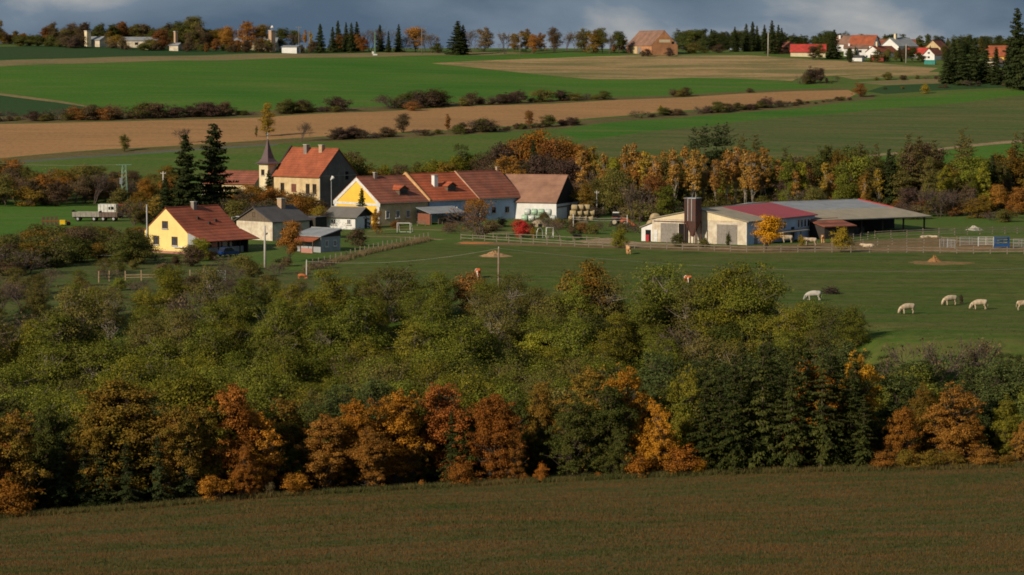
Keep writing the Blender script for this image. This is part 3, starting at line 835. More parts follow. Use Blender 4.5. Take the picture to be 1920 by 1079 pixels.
# leaning annex on the left
h.shift(MB().prism([(-2.6, 0, -0.8), (-0.003, 0, -0.8), (-0.003, 0, 3.5), (-2.6, 0, 2.5)], (0, 0.6, 0), (0, 7.0, 0)).build('annex', WHITE, h.root))
h.shift(MB().prism([(-2.9, 0, 2.45), (-0.003, 0, 3.56), (-0.003, 0, 3.7), (-2.9, 0, 2.58)], (0, 0.3, 0), (0, 7.3, 0)).build('annex_roof', ETERNIT, h.root))
h.shift(bx('annex_door', BLACK, h.root, -1.7, -0.6, 0.52, 0.597, -0.4, 2.1))
h.shift(bx('red_board', mat('red_paint', (0.42, 0.03, 0.04), None, 2, 0.5), h.root, -1.6, -0.9, 0.40, 0.50, -0.6, 1.2))

# --- rusty feed silo on legs
q = ground_at(Vector((p.x, p.y, 0)) + Matrix.Rotation(R(-32), 3, 'Z') @ Vector((9.6 - CW, -2.0, 0)))
t = thing('feed_silo', q, R(-32), 'rusty square feed silo with hopper in front of the cowshed gable', 'silo')
bx('bin', RUST, t, -1.35, 1.35, -1.35, 1.35, 4.1, 8.3)
t.scale = (0.86, 0.86, 1.0)
bx('bin_lid', STEEL, t, -1.42, 1.42, -1.42, 1.42, 8.303, 8.4)
MB().add([(-1.3,-1.3,4.09),(1.3,-1.3,4.09),(1.3,1.3,4.09),(-1.3,1.3,4.09),(-0.2,-0.2,1.3),(0.2,-0.2,1.3),(0.2,0.2,1.3),(-0.2,0.2,1.3)],
         [(0,1,2,3),(7,6,5,4),(1,0,4,5),(2,1,5,6),(3,2,6,7),(0,3,7,4)]).build('hopper', RUST, t)
for sx in (-1, 1):
    for sy in (-1, 1):
        bx('leg', RUST, t, sx*1.3 - 0.09, sx*1.3 + 0.09, sy*1.3 - 0.09, sy*1.3 + 0.09, -1.0, 4.098)
for s in (-0.45, 0.45):
    bx('rib', STEEL, t, s - 0.06, s + 0.06, -1.44, -1.352, 4.2, 8.2)
MB().tube([(-1.15, -1.5, -0.8), (-1.15, -1.5, 8.6)], 0.05, 5).tube([(-0.75, -1.5, -0.8), (-0.75, -1.5, 8.6)], 0.05, 5).build('ladder', RUST, t)

# --- wide open barn with grey roof
pb = C(1738, 548)
BW, BL = 40.0, 27.0
h = house('open_barn', 'wide low open barn with grey roof and red verge right of the cowshed', pb, R(-58), (BW, BL), BW, BL, 2.7, 5.0, walls=DARKWOOD, roof=GREY_SHEET, oe=0.5, og=0.5, cat='barn', xr=18)
# its front bay is open: wall set back, a lower tan roof on posts
h.wall.data.clear_geometry()
me = h.wall.data
w2 = MB().prism([(0, 0, -1.2), (30, 0, -1.2), (30, 0, 3.6), (18, 0, 4.9), (0, 0, 2.65)], (0, 0, 0), (0, BL, 0))
me.from_pydata(w2.V, [], w2.F); me.update()
a0 = h.top + h.dr * 11.0; a1 = h.top + h.dr * 22.7
h.shift(MB().prism([a0 + Vector((0,0,0.17)), a1 + Vector((0,0,0.17)), a1 + Vector((0,0,0.24)), a0 + Vector((0,0,0.24))], (0, -0.6, 0), (0, BL + 0.7, 0)).build('lower_roofing', ETERNIT, h.root))
h.shift(MB().prism([h.top + Vector((0,0,0.0)), h.top + h.dr * 11, h.top + h.dr * 11 + Vector((0,0,0.35)), h.top + Vector((0,0,0.35))], (0, BL + 0.502, 0), (0, BL + 0.75, 0)).build('red_verge', RED_SHEET, h.root))
for y in (0.4, 5.6, 10.8, 16.0, 21.2, 26.4):
    h.shift(bx('post', DARKWOOD, h.root, BW - 0.6, BW - 0.35, y, y + 0.25, -1.2, 2.72))
h.shift(bx('cladding', DARKWOOD, h.root, BW - 0.9, BW - 0.8, 2.0, 12.0, -1.0, 1.2))

# --- annex between cowshed and open barn
h = house('link_shed', 'small link shed with reddish sloping roof between cowshed and open barn', C(1592, 532), R(-58), (6, 6), 6, 7, 2.2, 3.2, xr=0.6, walls=DARKWOOD, roof=TILE_OLD, cat='shed')

# --- brick barn on the ridge
h = house('brick_barn', 'ruined orange brick barn with brown roof alone on the ridge', C(1220, 1152), R(23), (0, 0), 11.8, 24.0, 4.0, 9.9, walls=BRICK, roof=TILE_DULL, oe=0.3, og=-0.05, cat='barn')
h.door('s0', 11.5, 3.4, 3.4, GREYWOOD)
h.panel('pale_render', OCHRE, 's0', 13.8, 18.9, -0.5, 3.9, 0.003, 0.04)
h.panel('hole', BLACK, 'g0', 9.0, 10.2, 4.6, 5.6, 0.003, 0.03)
h.panel('pale_patch', CREAM, 'g0', 3.4, 8.4, 5.2, 6.4, 0.003, 0.02)

# --- village on the ridge, right
def small(name, label, px, Y, th, W, L, hl, hr, walls, roof, cat='house', wins=(), anchor=(0, 0), chim=None, **kw):
    vs = 0.72 if px > 1460 else 0.9
    h = house(name, label, C(px, Y), R(th), anchor, W, L, hl * vs, hr * vs, walls=walls, roof=roof, cat=cat, oe=0.4, og=0.3, **kw)
    for w_ in wins: h.win(w_[0], w_[1], w_[2] * vs, w_[3], w_[4] * vs, sill=False, bars=0)
    if chim: h.chimney(chim[0], chim[1], chim[2], chim[3] * vs, chim[4])
    return h
small('ridge_barn', 'long cream barn with bright red roof left of the village spruce', 1544, 1140, 83, 9, 14.0, 3.0, 7.0, CREAM, mat('scarlet_tiles', (0.48, 0.06, 0.045), None, 0.6, courses=(0.5, 0.2)), 'barn')
small('brick_cottage', 'small brick gable house behind the long cream barn', 1478, 1165, 70, 7, 9, 3.2, 6.6, BRICK, TILE_OLD)
small('white_house', 'white two-window house with flat brown roof right of the village spruce', 1622, 1150, 80, 8, 9.5, 4.6, 6.2, WHITE, TILE_DULL, wins=(('s0', 3.0, 3.0, 1.3, 1.3), ('s0', 7.0, 3.0, 1.3, 1.3)), chim=(3.0, 7.6, 0.7, 7.4, WHITE))
small('hipped_house', 'house with dark brown roof behind the white two-window house', 1600, 1205, 60, 9, 10, 4.5, 9.2, WHITE, TILE_DULL, chim=(3, 8.5, 0.8, 9.6, WHITE))
small('gabled_white_house', 'white gable house with brown-red roof at the village edge', 1644, 1140, -38, 6.2, 15, 3.6, 6.6, WHITE, TILE_RED, anchor=(6.2, 0), chim=(3.3, 3.0, 0.7, 9.2, CREAM))
small('white_garage', 'small white garage with low dark roof below the village houses', 1612, 1118, 70, 5, 4.4, 2.3, 3.0, WHITE, TAR, 'garage')
small('red_lean_shed', 'dark red shed beside the white gable house', 1652, 1122, 70, 4.4, 5.0, 2.4, 3.2, mat('dark_red_boards', (0.25, 0.05, 0.04), None, 2), TILE_OLD, 'shed')
small('orange_roof_house', 'house with steep bright orange roof in the middle of the village', 1632, 1190, 62, 9, 11, 4.0, 9.6, WHITE, ORANGE_SHEET)
small('grey_roof_house', 'house with grey roof and tall chimney in the village', 1680, 1185, -50, 10, 12, 4.0, 8.6, WHITE, GREY_SHEET, anchor=(10, 0), chim=(5.5, 3, 1.0, 11.2, CREAM))
small('brown_roof_house', 'long dull brown roof half hidden behind village trees', 1712, 1200, 85, 9, 18, 4.0, 8.0, OCHRE, TILE_OLD)
small('bright_red_cottage', 'cottage with scarlet roof near the teal tarpaulin', 1734, 1140, 75, 6, 8, 2.8, 5.6, WHITE, MATS['scarlet_tiles'])
small('steep_gable_house', 'steep gabled white house with brown roof above the teal tarpaulin', 1747, 1128, -35, 5.0, 8, 3.2, 6.6, WHITE, TILE_OLD, anchor=(5, 0), wins=(('g0', 2.5, 4.2, 0.9, 0.9), ('g0', 2.5, 1.8, 0.9, 1.0)))
small('ochre_gable_house', 'ochre gable house right of the scarlet roof', 1758, 1175, -30, 7, 9, 4.0, 8.4, OCHRE, TILE_OLD, anchor=(7, 0))
small('orange_villa', 'yellow house with big orange roof at the far right edge', 1884, 1120, 80, 10, 9, 3.2, 8.8, DEEPYEL, ORANGE_SHEET)
small('pale_cottage', 'pale cottage below the orange roofed house at far right', 1862, 1085, -40, 6, 9, 2.8, 5.0, OLDWHITE, TILE_DULL, anchor=(6, 0))
tq = C(1748, 1105)
t = thing('tarpaulin_heap', tq, R(75), 'teal tarpaulin over a heap at the village edge', 'tarpaulin')
MB().prism([(0, 0, -0.4), (3.4, 0, -0.4), (2.8, 0, 1.3), (1.6, 0, 1.8), (0.5, 0, 1.2)], (0, 0, 0), (0, 4.2, 0)).build('cover', mat('teal_sheet', (0.03, 0.22, 0.18), None, 1.5, 0.6), t)

# --- farm works on the ridge, left
small('flat_shed', 'long pale shed with low grey roof among the left ridge trees', 300, 1185, 84, 9, 22, 3.4, 4.8, OLDWHITE, GREY_SHEET, 'shed', wins=(('s0', 4, 2.0, 1.4, 1.2), ('s0', 9, 2.0, 1.4, 1.2), ('s0', 14, 2.0, 1.4, 1.2)))
small('white_ridge_shed', 'white shed at the left end of the ridge works', 192, 1180, 60, 6, 7, 3.2, 4.6, OLDWHITE, GREY_SHEET, 'shed')
small('yellow_ridge_hut', 'small yellow hut in front of the ridge works', 292, 1160, 70, 3.6, 4.0, 2.4, 3.6, CREAM, TAR, 'hut')
small('blue_ridge_hut', 'small white hut with bluish roof next to the red tree', 338, 1158, 70, 4, 4.0, 2.6, 3.4, OLDWHITE, GREY_SHEET, 'hut')
small('long_ridge_house', 'long low cream house with grey roof left of the ridge chimney', 520, 1185, 82, 8, 18, 3.6, 5.8, CREAM, GREY_SHEET, chim=(4, 14, 0.9, 7.6, WHITE), wins=(('s0', 3, 2, 1.2, 1.2), ('s0', 7, 2, 1.2, 1.2), ('s0', 11, 2, 1.2, 1.2)))
small('flat_white_hut', 'flat roofed white hut with dark doorway on the ridge', 559, 1155, 76, 5, 6.4, 3.0, 3.3, WHITE, GREY_SHEET, 'hut', wins=(('g0', 1.2, 1.5, 1.6, 2.2),))
def tower(name, label, px, Y, w, zt, m, knob=False):
    q = C(px, Y)
    t = thing(name, q, R(40), label, 'tower')
    bx('shaft', m, t, -w/2, w/2, -w/2, w/2, -1, zt)
    bx('top_slab', STONE, t, -w/2 - 0.15, w/2 + 0.15, -w/2 - 0.15, w/2 + 0.15, zt + 0.003, zt + 0.25)
    if knob:
        MB().tube([(0,0,zt), (0,0,zt + 2.2)], 0.08, 6).build('mast', STEEL, t)
        MB().tube([(-0.6, 0, zt + 1.2), (0.2, -0.2, zt + 1.6)], [0.1, 0.7], 10).build('dish', FRAME_W, t)
tower('square_tower', 'pale square tower with a window among the left ridge trees', 170, 1180, 2.0, 6.4, CREAM)
tower('brick_chimney', 'slim brick chimney among the left ridge sheds', 334, 1185, 1.2, 6.8, CHIM)
tower('ridge_chimney', 'stout tan chimney with white dish on top', 513, 1168, 2.0, 8.6, CHIM, True)
# ------------------------------------------------------------------ trees: prototypes
BARK = mat('bark', (0.105, 0.080, 0.058), (0.07, 0.055, 0.04), 3, 0.95)
BARK_PALE = mat('pale_bark', (0.42, 0.37, 0.30), (0.24, 0.19, 0.14), 3, 0.95)
BARK_GREY = mat('grey_bark', (0.29, 0.245, 0.19), (0.18, 0.15, 0.115), 3, 0.95)
TWIG = mat('twigs', (0.115, 0.080, 0.066), (0.085, 0.065, 0.055), 3, 0.95)
LM = {
    'oak_orange': leaf_mat('oak_orange', (0.37, 0.140, 0.018), (0.25, 0.105, 0.018), (0.43, 0.18, 0.025)),
    'oak_rust': leaf_mat('oak_rust', (0.31, 0.120, 0.020), (0.22, 0.095, 0.020), (0.36, 0.15, 0.028)),
    'oak_brown': leaf_mat('oak_brown', (0.31, 0.135, 0.025), (0.21, 0.102, 0.024), (0.36, 0.17, 0.034)),
    'oak_red': leaf_mat('oak_red', (0.29, 0.098, 0.022), (0.23, 0.100, 0.022), (0.33, 0.11, 0.026)),
    'oak_olive': leaf_mat('oak_olive', (0.150, 0.115, 0.020), (0.200, 0.108, 0.020), (0.25, 0.135, 0.024)),
    'oak_gold': leaf_mat('oak_gold', (0.50, 0.24, 0.022), (0.40, 0.185, 0.022), (0.55, 0.28, 0.03)),
    'dark_green': leaf_mat('dark_green', (0.064, 0.080, 0.018), (0.078, 0.080, 0.020), (0.11, 0.10, 0.026)),
    'olive': leaf_mat('olive', (0.134, 0.148, 0.020), (0.102, 0.110, 0.020), (0.20, 0.195, 0.029)),
    'olive_gold': leaf_mat('olive_gold', (0.176, 0.162, 0.019), (0.136, 0.128, 0.019), (0.25, 0.21, 0.027)),
    'olive_brown': leaf_mat('olive_brown', (0.122, 0.116, 0.028), (0.126, 0.100, 0.030), (0.16, 0.14, 0.034)),
    'yellow_green': leaf_mat('yellow_green', (0.22, 0.21, 0.022), (0.17, 0.17, 0.022), (0.32, 0.26, 0.03)),
    'spruce': leaf_mat('spruce_needles', (0.034, 0.046, 0.013), (0.050, 0.056, 0.013), (0.075, 0.075, 0.020), trans=0.12),
    'spruce_dark': leaf_mat('dark_needles', (0.030, 0.043, 0.015), (0.038, 0.047, 0.015), (0.05, 0.058, 0.02), trans=0.12),
    'pine': leaf_mat('pine_needles', (0.060, 0.076, 0.024), (0.066, 0.080, 0.022), (0.09, 0.10, 0.030), trans=0.12),
    'larch': leaf_mat('larch_needles', (0.120, 0.105, 0.026), (0.085, 0.085, 0.026), (0.17, 0.11, 0.03), trans=0.2),
    'aspen': leaf_mat('aspen_leaves', (0.38, 0.195, 0.045), (0.28, 0.155, 0.040), (0.46, 0.26, 0.055)),
    'aspen_gold': leaf_mat('aspen_gold', (0.36, 0.23, 0.035), (0.26, 0.17, 0.032), (0.46, 0.29, 0.04)),
    'maple': leaf_mat('maple_gold', (0.72, 0.33, 0.018), (0.60, 0.25, 0.018), (0.80, 0.42, 0.02), obvar=0.05),
    'scarlet': leaf_mat('scarlet_leaves', (0.50, 0.050, 0.035), (0.42, 0.06, 0.03), (0.58, 0.09, 0.04), obvar=0.05),
    'brown_bush': leaf_mat('brown_bush', (0.105, 0.068, 0.042), (0.085, 0.07, 0.034), (0.15, 0.09, 0.045)),
    'maroon_bush': leaf_mat('maroon_bush', (0.085, 0.052, 0.040), (0.07, 0.05, 0.035), (0.12, 0.07, 0.05)),
    'rust_bush': leaf_mat('rust_bush', (0.24, 0.095, 0.03), (0.16, 0.09, 0.03), (0.30, 0.12, 0.03)),
    'green_bush': leaf_mat('green_bush', (0.072, 0.085, 0.022), (0.085, 0.080, 0.024), (0.12, 0.11, 0.03)),
    'gold_bush': leaf_mat('gold_bush', (0.34, 0.24, 0.025), (0.24, 0.18, 0.025), (0.42, 0.30, 0.03)),
    'dry': leaf_mat('dry_leaves', (0.16, 0.115, 0.052), (0.12, 0.09, 0.045), (0.2, 0.14, 0.06)),
}
def fast_mesh(name, V, quads):
    me = bpy.data.meshes.new(name)
    V = np.asarray(V, np.float32); q = np.asarray(quads, np.int32)
    me.vertices.add(len(V)); me.vertices.foreach_set('co', V.ravel())
    me.loops.add(q.size); me.loops.foreach_set('vertex_index', q.ravel())
    me.polygons.add(len(q))
    me.polygons.foreach_set('loop_start', np.arange(0, q.size, q.shape[1], dtype=np.int32))
    me.update(calc_edges=True)
    return me
def leaves(P, Nrm, size, aspect=1.6, axis=None):
    """leaf-shaped quads: P centres, Nrm rough normals, size per leaf"""
    n = len(P)
    Nrm = Nrm / np.maximum(np.linalg.norm(Nrm, axis=1, keepdims=True), 1e-6)
    a = RNG.normal(size=(n, 3)) if axis is None else axis + RNG.normal(size=(n, 3)) * 0.25
    t1 = a - (a * Nrm).sum(1, keepdims=True) * Nrm
    t1 /= np.maximum(np.linalg.norm(t1, axis=1, keepdims=True), 1e-6)
    t2 = np.cross(Nrm, t1)
    s = np.asarray(size).reshape(-1, 1)
    k = RNG.uniform(0.85, 1.15, (n, 1))
    bend = Nrm * s * RNG.uniform(-0.25, 0.25, (n, 1))
    V = np.stack([P - t1 * s * aspect * 0.5, P - t2 * s * 0.5 * k + bend, P + t1 * s * aspect * 0.5, P + t2 * s * 0.5 * k + bend], 1).reshape(-1, 3)
    return V, np.arange(4 * n).reshape(-1, 4)
def sphere_dirs(n):
    d = RNG.normal(size=(n, 3))
    return d / np.linalg.norm(d, axis=1, keepdims=True)

def make_broad(H, rad, z0, n_clump, n_leaf, lsize, clump_r=(0.16, 0.30), flat=0.8, lean=0.0, shape=1.0, trunk_r=None, stems=1, fuzz=0.22, up=0.5):
    """crown of leaf clumps on limbs; returns trunk mesh, crown mesh"""
    tr = MB()
    rt = trunk_r or H * 0.018
    cl = []
    ang0 = RNG.uniform(0, 6.28)
    off = RNG.uniform(-0.12, 0.12, 2) * rad
    nl_ = max(5, int(round(3.5 + 1.5 * H * (1 - z0) / rad)))
    lobes = []
    for i in range(nl_):
        t = (i + RNG.uniform(0.2, 0.8)) / nl_
        prof = math.sin(math.pi * min(1.0, (t * 0.76 + 0.20)) ** shape) ** 0.5
        a = ang0 + i * 2.39996 + RNG.uniform(-0.5, 0.5)
        lr = rad * RNG.uniform(0.52, 0.80) * (0.45 + 0.55 * prof)
        rr = max(0.0, rad * prof * RNG.uniform(0.82, 1.15) - lr * 0.92) * (1.0 if i < nl_ - 1 else 0.3)
        lz = H * z0 + H * (1 - z0) * t * 0.92 + 0.02 * H
        lz = min(lz, H - lr * 0.85)
        lobes.append((off[0] + rr * math.cos(a), off[1] + rr * math.sin(a), max(lz, lr * 0.55), lr))
    lobes.append((off[0] + RNG.normal() * rad * 0.1, off[1] + RNG.normal() * rad * 0.1, H - rad * 0.42, rad * 0.42))
    vol = np.array([l[3] ** 2.2 for l in lobes]); vol /= vol.sum()
    for i in range(n_clump):
        l = lobes[RNG.choice(len(lobes), p=vol)] if i >= len(lobes) else lobes[i]
        d = RNG.normal(size=3); d /= np.linalg.norm(d)
        d[2] = abs(d[2]) if RNG.uniform() < 0.5 else d[2]
        stray = RNG.uniform() < 0.2
        q = l[3] * (RNG.uniform(0.95, 1.3) if stray else RNG.uniform(0.35, 0.92))
        cr = l[3] * RNG.uniform(*clump_r) * (1.1 if stray else 1.75)
        cl.append((l[0] + d[0] * q, l[1] + d[1] * q, max(0.12 * rad, l[2] + d[2] * q * 0.9), cr))
    cl = np.array(cl)
    # stems and limbs
    tips = []
    for s in range(stems):
        a = RNG.uniform(0, 6.28); d = 0.0 if stems == 1 else rad * 0.25
        top = Vector((off[0] + math.cos(a) * d, off[1] + math.sin(a) * d, H * (0.78 if stems == 1 else RNG.uniform(0.6, 0.85))))
        b0 = Vector((math.cos(a) * d * 0.3, math.sin(a) * d * 0.3, -0.6))
        pts, rs = [], []
        for k in range(6):
            q = k / 5
            w = Vector((RNG.normal() * 0.02 * H, RNG.normal() * 0.02 * H, 0)) * (q > 0) * (1 - 0.5 * q)
            pts.append(b0.lerp(top, q) + w); rs.append(rt / math.sqrt(stems) * (1 - 0.8 * q) * (1.25 if k == 0 else 1))
        tr.tube(pts, rs, 6); tips.append(pts)
    for c in cl:
        pts = tips[RNG.integers(len(tips))]
        zc = max(H * 0.1, c[2] - abs(RNG.normal()) * H * 0.12 - 0.12 * rad)
        k = min(4, max(0, int((zc / max(pts[-1].z, 0.1)) * 5)))
        b = pts[k].lerp(pts[k+1], RNG.uniform(0, 1))
        e_ = Vector(c[:3])
        m_ = b.lerp(e_, 0.5) + Vector((0, 0, -0.06 * rad)) + Vector(RNG.normal(size=3) * 0.05 * rad)
        r_ = rt * 0.36
        tr.tube([b, m_, e_], [r_, r_ * 0.6, r_ * 0.2], 4, cap=False)
    # leaves
    w = cl[:, 3] ** 2; w /= w.sum()
    idx = RNG.choice(len(cl), n_leaf, p=w)
    d = sphere_dirs(n_leaf)
    d[:, 2] = np.where(d[:, 2] < -0.35, -d[:, 2] * 0.6, d[:, 2])
    d /= np.linalg.norm(d, axis=1, keepdims=True)
    rr = cl[idx, 3] * np.clip(RNG.normal(0.86, fuzz, n_leaf), 0.1, 1.5)
    P = cl[idx, :3] + d * rr[:, None] * np.array([1.15, 1.15, flat])
    P[:, 2] = np.maximum(P[:, 2], H * 0.02)
    cdir = P - np.array([off[0], off[1], H * (z0 + 0.35 * (1 - z0))])
    cdir /= np.maximum(np.linalg.norm(cdir, axis=1, keepdims=True), 1e-6)
    Nr = d * 0.9 + cdir * 0.5 + RNG.normal(size=(n_leaf, 3)) * 0.55 + np.array([0, 0, up * 0.5])
    sz = lsize * RNG.uniform(0.6, 1.35, n_leaf)
    V, Q = leaves(P, Nr, sz, 1.5)
    return pymesh('trunk', tr.V, tr.F, True), fast_mesh('crown', V, Q)

def make_spruce(H, rad, z0=0.06, gap=0.42, per=8, dens=1.0, droop=0.28, lsize=0.5, ragged=0.25, width=0.42, power=0.85):
    tr = MB()
    rt = H * 0.013
    pts = [Vector((RNG.normal() * 0.03, RNG.normal() * 0.03, z)) for z in np.linspace(-0.6, H * 0.985, 8)]
    tr.tube(pts, [rt * (1 - 0.93 * k / 7) for k in range(8)], 6)
    P, Nr, S, A = [], [], [], []
    z = H * z0
    while z < H * 0.99:
        f = (z - H * z0) / (H * (1 - z0))
        base = rad * (1 - f) ** power * (0.75 + 0.25 * min(1, f * 8)) + 0.2
        nb = max(3, int(per * (0.5 + 0.5 * (1 - f))))
        a0 = RNG.uniform(0, 6.28)
        for b in range(nb):
            if RNG.uniform() < ragged * 0.35 * (1 - f): continue
            a = a0 + 6.283 * b / nb + RNG.normal() * 0.2
            Lb = base * RNG.uniform(1 - ragged, 1 + ragged * 0.5)
            dr_ = np.array([math.cos(a), math.sin(a), 0.0])
            zz = min(H * 0.985, z + RNG.normal() * gap * 1.1)
            rise = 0.35 * f - 0.02
            bow = RNG.uniform(0.5, 1.5)
            def pt(t): return np.array([0, 0, zz]) + dr_ * Lb * t + np.array([0, 0, Lb * (rise * t - droop * bow * t * t * (1 - f * 0.8) + 0.10 * t ** 4)])
            tr.tube([pt(0), pt(0.5), pt(0.85)], [0.03, 0.02, 0.008], 3, cap=False)
            nl = max(5, int(7.5 * Lb * dens / lsize * 0.5))
            for q in range(nl):
                t = 0.14 + 0.86 * (q + RNG.uniform()) / nl
                side = RNG.choice([-1, 1])
                lat = np.array([-dr_[1], dr_[0], 0]) * side
                wid = width * Lb * (1.0 - t) * 0.8 + 0.18
                off = RNG.uniform(0, 1)
                c = pt(t) + lat * wid * off + np.array([0, 0, -0.10 * wid * off - RNG.uniform(0, 0.12)])
                ax = dr_ * 0.55 + lat * 0.5 + np.array([0, 0, -RNG.uniform(0.2, 1.1)])
                P.append(c); A.append(ax)
                Nr.append(np.array([0, 0, 1.0]) * RNG.uniform(0.1, 0.7) + dr_ * RNG.uniform(0.4, 1.2) + RNG.normal(size=3) * 0.4)
                S.append(lsize * RNG.uniform(0.55, 1.15) * (0.6 + 0.4 * (1 - f)))
        z += gap * RNG.uniform(0.8, 1.2) * (0.6 + 0.4 * (1 - f))
    V, Q = leaves(np.array(P), np.array(Nr), np.array(S) * 0.62, 2.3, np.array(A))
    return pymesh('trunk', tr.V, tr.F, True), fast_mesh('crown', V, Q)

def make_bare(H, rad, n_leaf=300, lsize=0.16, stems=3, depth=5, twig=0.022):
    tr, tips = MB(), []
    def grow(p, d, L, r, lev):
        q = p + d * L
        mid = p.lerp(q, 0.5) + Vector(RNG.normal(size=3) * 0.05 * L)
        tr.tube([p, mid, q], [r, r * 0.8, r * 0.6], 4 if lev < 2 else 3, cap=False)
        if lev >= depth:
            tips.append(q); return
        for k in range(3 if lev < 3 else 2):
            n = (d + Vector(RNG.normal(size=3)) * 0.42 + Vector((0, 0, 0.12))).normalized()
            n = Vector((n.x * (0.6 + rad / H), n.y * (0.6 + rad / H), n.z)).normalized()
            grow(q if k else p.lerp(q, RNG.uniform(0.5, 0.9)), n, L * RNG.uniform(0.66, 0.82), max(twig, r * 0.58), lev + 1)
    L0 = H * 0.27
    for s in range(stems):
        a = RNG.uniform(0, 6.28)
        sp = 0.1 if stems == 1 else 0.45
        grow(Vector((math.cos(a) * 0.15, math.sin(a) * 0.15, -0.3)), Vector((math.cos(a) * sp * rad / H * 2, math.sin(a) * sp * rad / H * 2, 1)).normalized(), L0, H * 0.013, 0)
    zmax = max(t_.z for t_ in tips)
    k = H / zmax
    V = [(v[0] * k, v[1] * k, v[2] * k if v[2] > 0 else v[2]) for v in tr.V]
    tp = np.array([tuple(t_) for t_ in tips]) * k
    P = tp[RNG.integers(len(tp), size=n_leaf)] + RNG.normal(size=(n_leaf, 3)) * 0.25
    P[:, 2] = np.maximum(P[:, 2], 0.15)
    Vl, Q = leaves(P, RNG.normal(size=(n_leaf, 3)) + np.array([0, 0, 0.4]), lsize * RNG.uniform(0.6, 1.3, n_leaf), 1.6)
    return pymesh('trunk', V, tr.F, False), fast_mesh('crown', Vl, Q)

PROTO = {}
def proto(kind, H, n, fn, bark, leaf):
    PROTO[kind] = (H, [fn() for _ in range(n)], bark, leaf)
proto('oak', 14, 5, lambda: make_broad(14, 5.2, 0.02, 330, 30000, 0.175, (0.075, 0.165), 0.95, fuzz=0.24, up=0.2), BARK, 'oak_orange')
proto('tall_oak', 15, 4, lambda: make_broad(15, 3.5, 0.02, 150, 19000, 0.20, (0.13, 0.28), 1.0, fuzz=0.30, up=0.2), BARK, 'oak_orange')
proto('acacia', 9, 7, lambda: make_broad(9, 4.2, 0.05, 150, 18500, 0.122, (0.10, 0.25), 0.95, fuzz=0.42, stems=3, trunk_r=0.15, up=0.25), BARK_GREY, 'olive')
proto('thin_acacia', 9, 4, lambda: make_broad(9, 3.6, 0.16, 100, 9500, 0.115, (0.10, 0.26), 0.95, fuzz=0.5, stems=4, trunk_r=0.17, up=0.25), BARK_GREY, 'olive')
proto('aspen', 14, 6, lambda: make_broad(14, 1.75, 0.34, 60, 3600, 0.22, (0.18, 0.36), 1.1, stems=2, trunk_r=0.15, fuzz=0.42), BARK_PALE, 'aspen')
proto('round', 7, 6, lambda: make_broad(7, 2.9, 0.12, 90, 9500, 0.14, (0.16, 0.32), 0.8, fuzz=0.36), BARK, 'oak_olive')
proto('bush', 3, 7, lambda: make_broad(3, 2.0, 0.01, 60, 5200, 0.105, (0.16, 0.34), 0.8, stems=4, trunk_r=0.1, fuzz=0.36), TWIG, 'green_bush')
proto('poplar', 10, 2, lambda: make_broad(10, 2.0, 0.08, 60, 7500, 0.175, (0.2, 0.38), 1.1, fuzz=0.34), BARK, 'aspen_gold')
proto('spruce', 17, 5, lambda: make_spruce(17, 3.2, 0.08, 0.50, 8, 2.1, lsize=0.40, ragged=0.8, droop=0.5), BARK, 'spruce')
proto('dark_spruce', 12, 3, lambda: make_spruce(12, 2.8, 0.02, 0.32, 10, 2.2, lsize=0.40, ragged=0.45), BARK, 'spruce_dark')
proto('pine', 10, 4, lambda: make_broad(10, 2.8, 0.03, 120, 15000, 0.13, (0.14, 0.28), 0.9, shape=0.6, fuzz=0.4, up=0.3), BARK, 'pine')
proto('larch', 15, 3, lambda: make_spruce(15, 3.2, 0.10, 0.50, 7, 1.5, droop=0.10, lsize=0.40, ragged=0.7, width=0.6, power=0.6), BARK, 'larch')
proto('bare', 7, 3, lambda: make_bare(7, 3.0, 500, stems=3), TWIG, 'dry')
proto('bare_bush', 3.4, 3, lambda: make_bare(3.4, 2.4, 700, 0.12, stems=6, depth=4, twig=0.016), TWIG, 'brown_bush')

TREES = []
def tree(kind, px, top=None, Y=None, base=None, w=1.0, leaf=None, noun='tree', adj='', zone='', hgt=None, name=None, cat='tree', label=None, v=None):
    H, protos, bark, lf = PROTO[kind]
    g = C(px, Y) if Y is not None else G(px, base)
    if hgt is None:
        hgt = max(0.6, At(px, top, g.y).z - g.z)
    s = hgt / H
    tm, cm = protos[random.randrange(len(protos)) if v is None else v % len(protos)]
    root = bpy.data.objects.new(name or (noun.replace(' ', '_').replace('-', '_')), None)
    root.empty_display_size = 0.3
    COL.objects.link(root)
    root.location = g - Vector((0, 0, 0.1))
    root.rotation_euler = (0, 0, random.uniform(0, 6.28))
    ww = s * w * random.uniform(0.92, 1.08)
    root.scale = (ww, ww * random.uniform(0.92, 1.08), s)
    for nm, me, m in (('trunk', tm, bark), ('crown', cm, LM[leaf or lf])):
        if len(me.materials) == 0: me.materials.append(m)
        o = bpy.data.objects.new(nm, me)
        COL.objects.link(o)
        o.parent = root
        o.material_slots[0].link = 'OBJECT'
        o.material_slots[0].material = m
    if label:
        tag(root, label, cat)
    else:
        TREES.append((root, adj, noun, zone, px, cat))
    return root

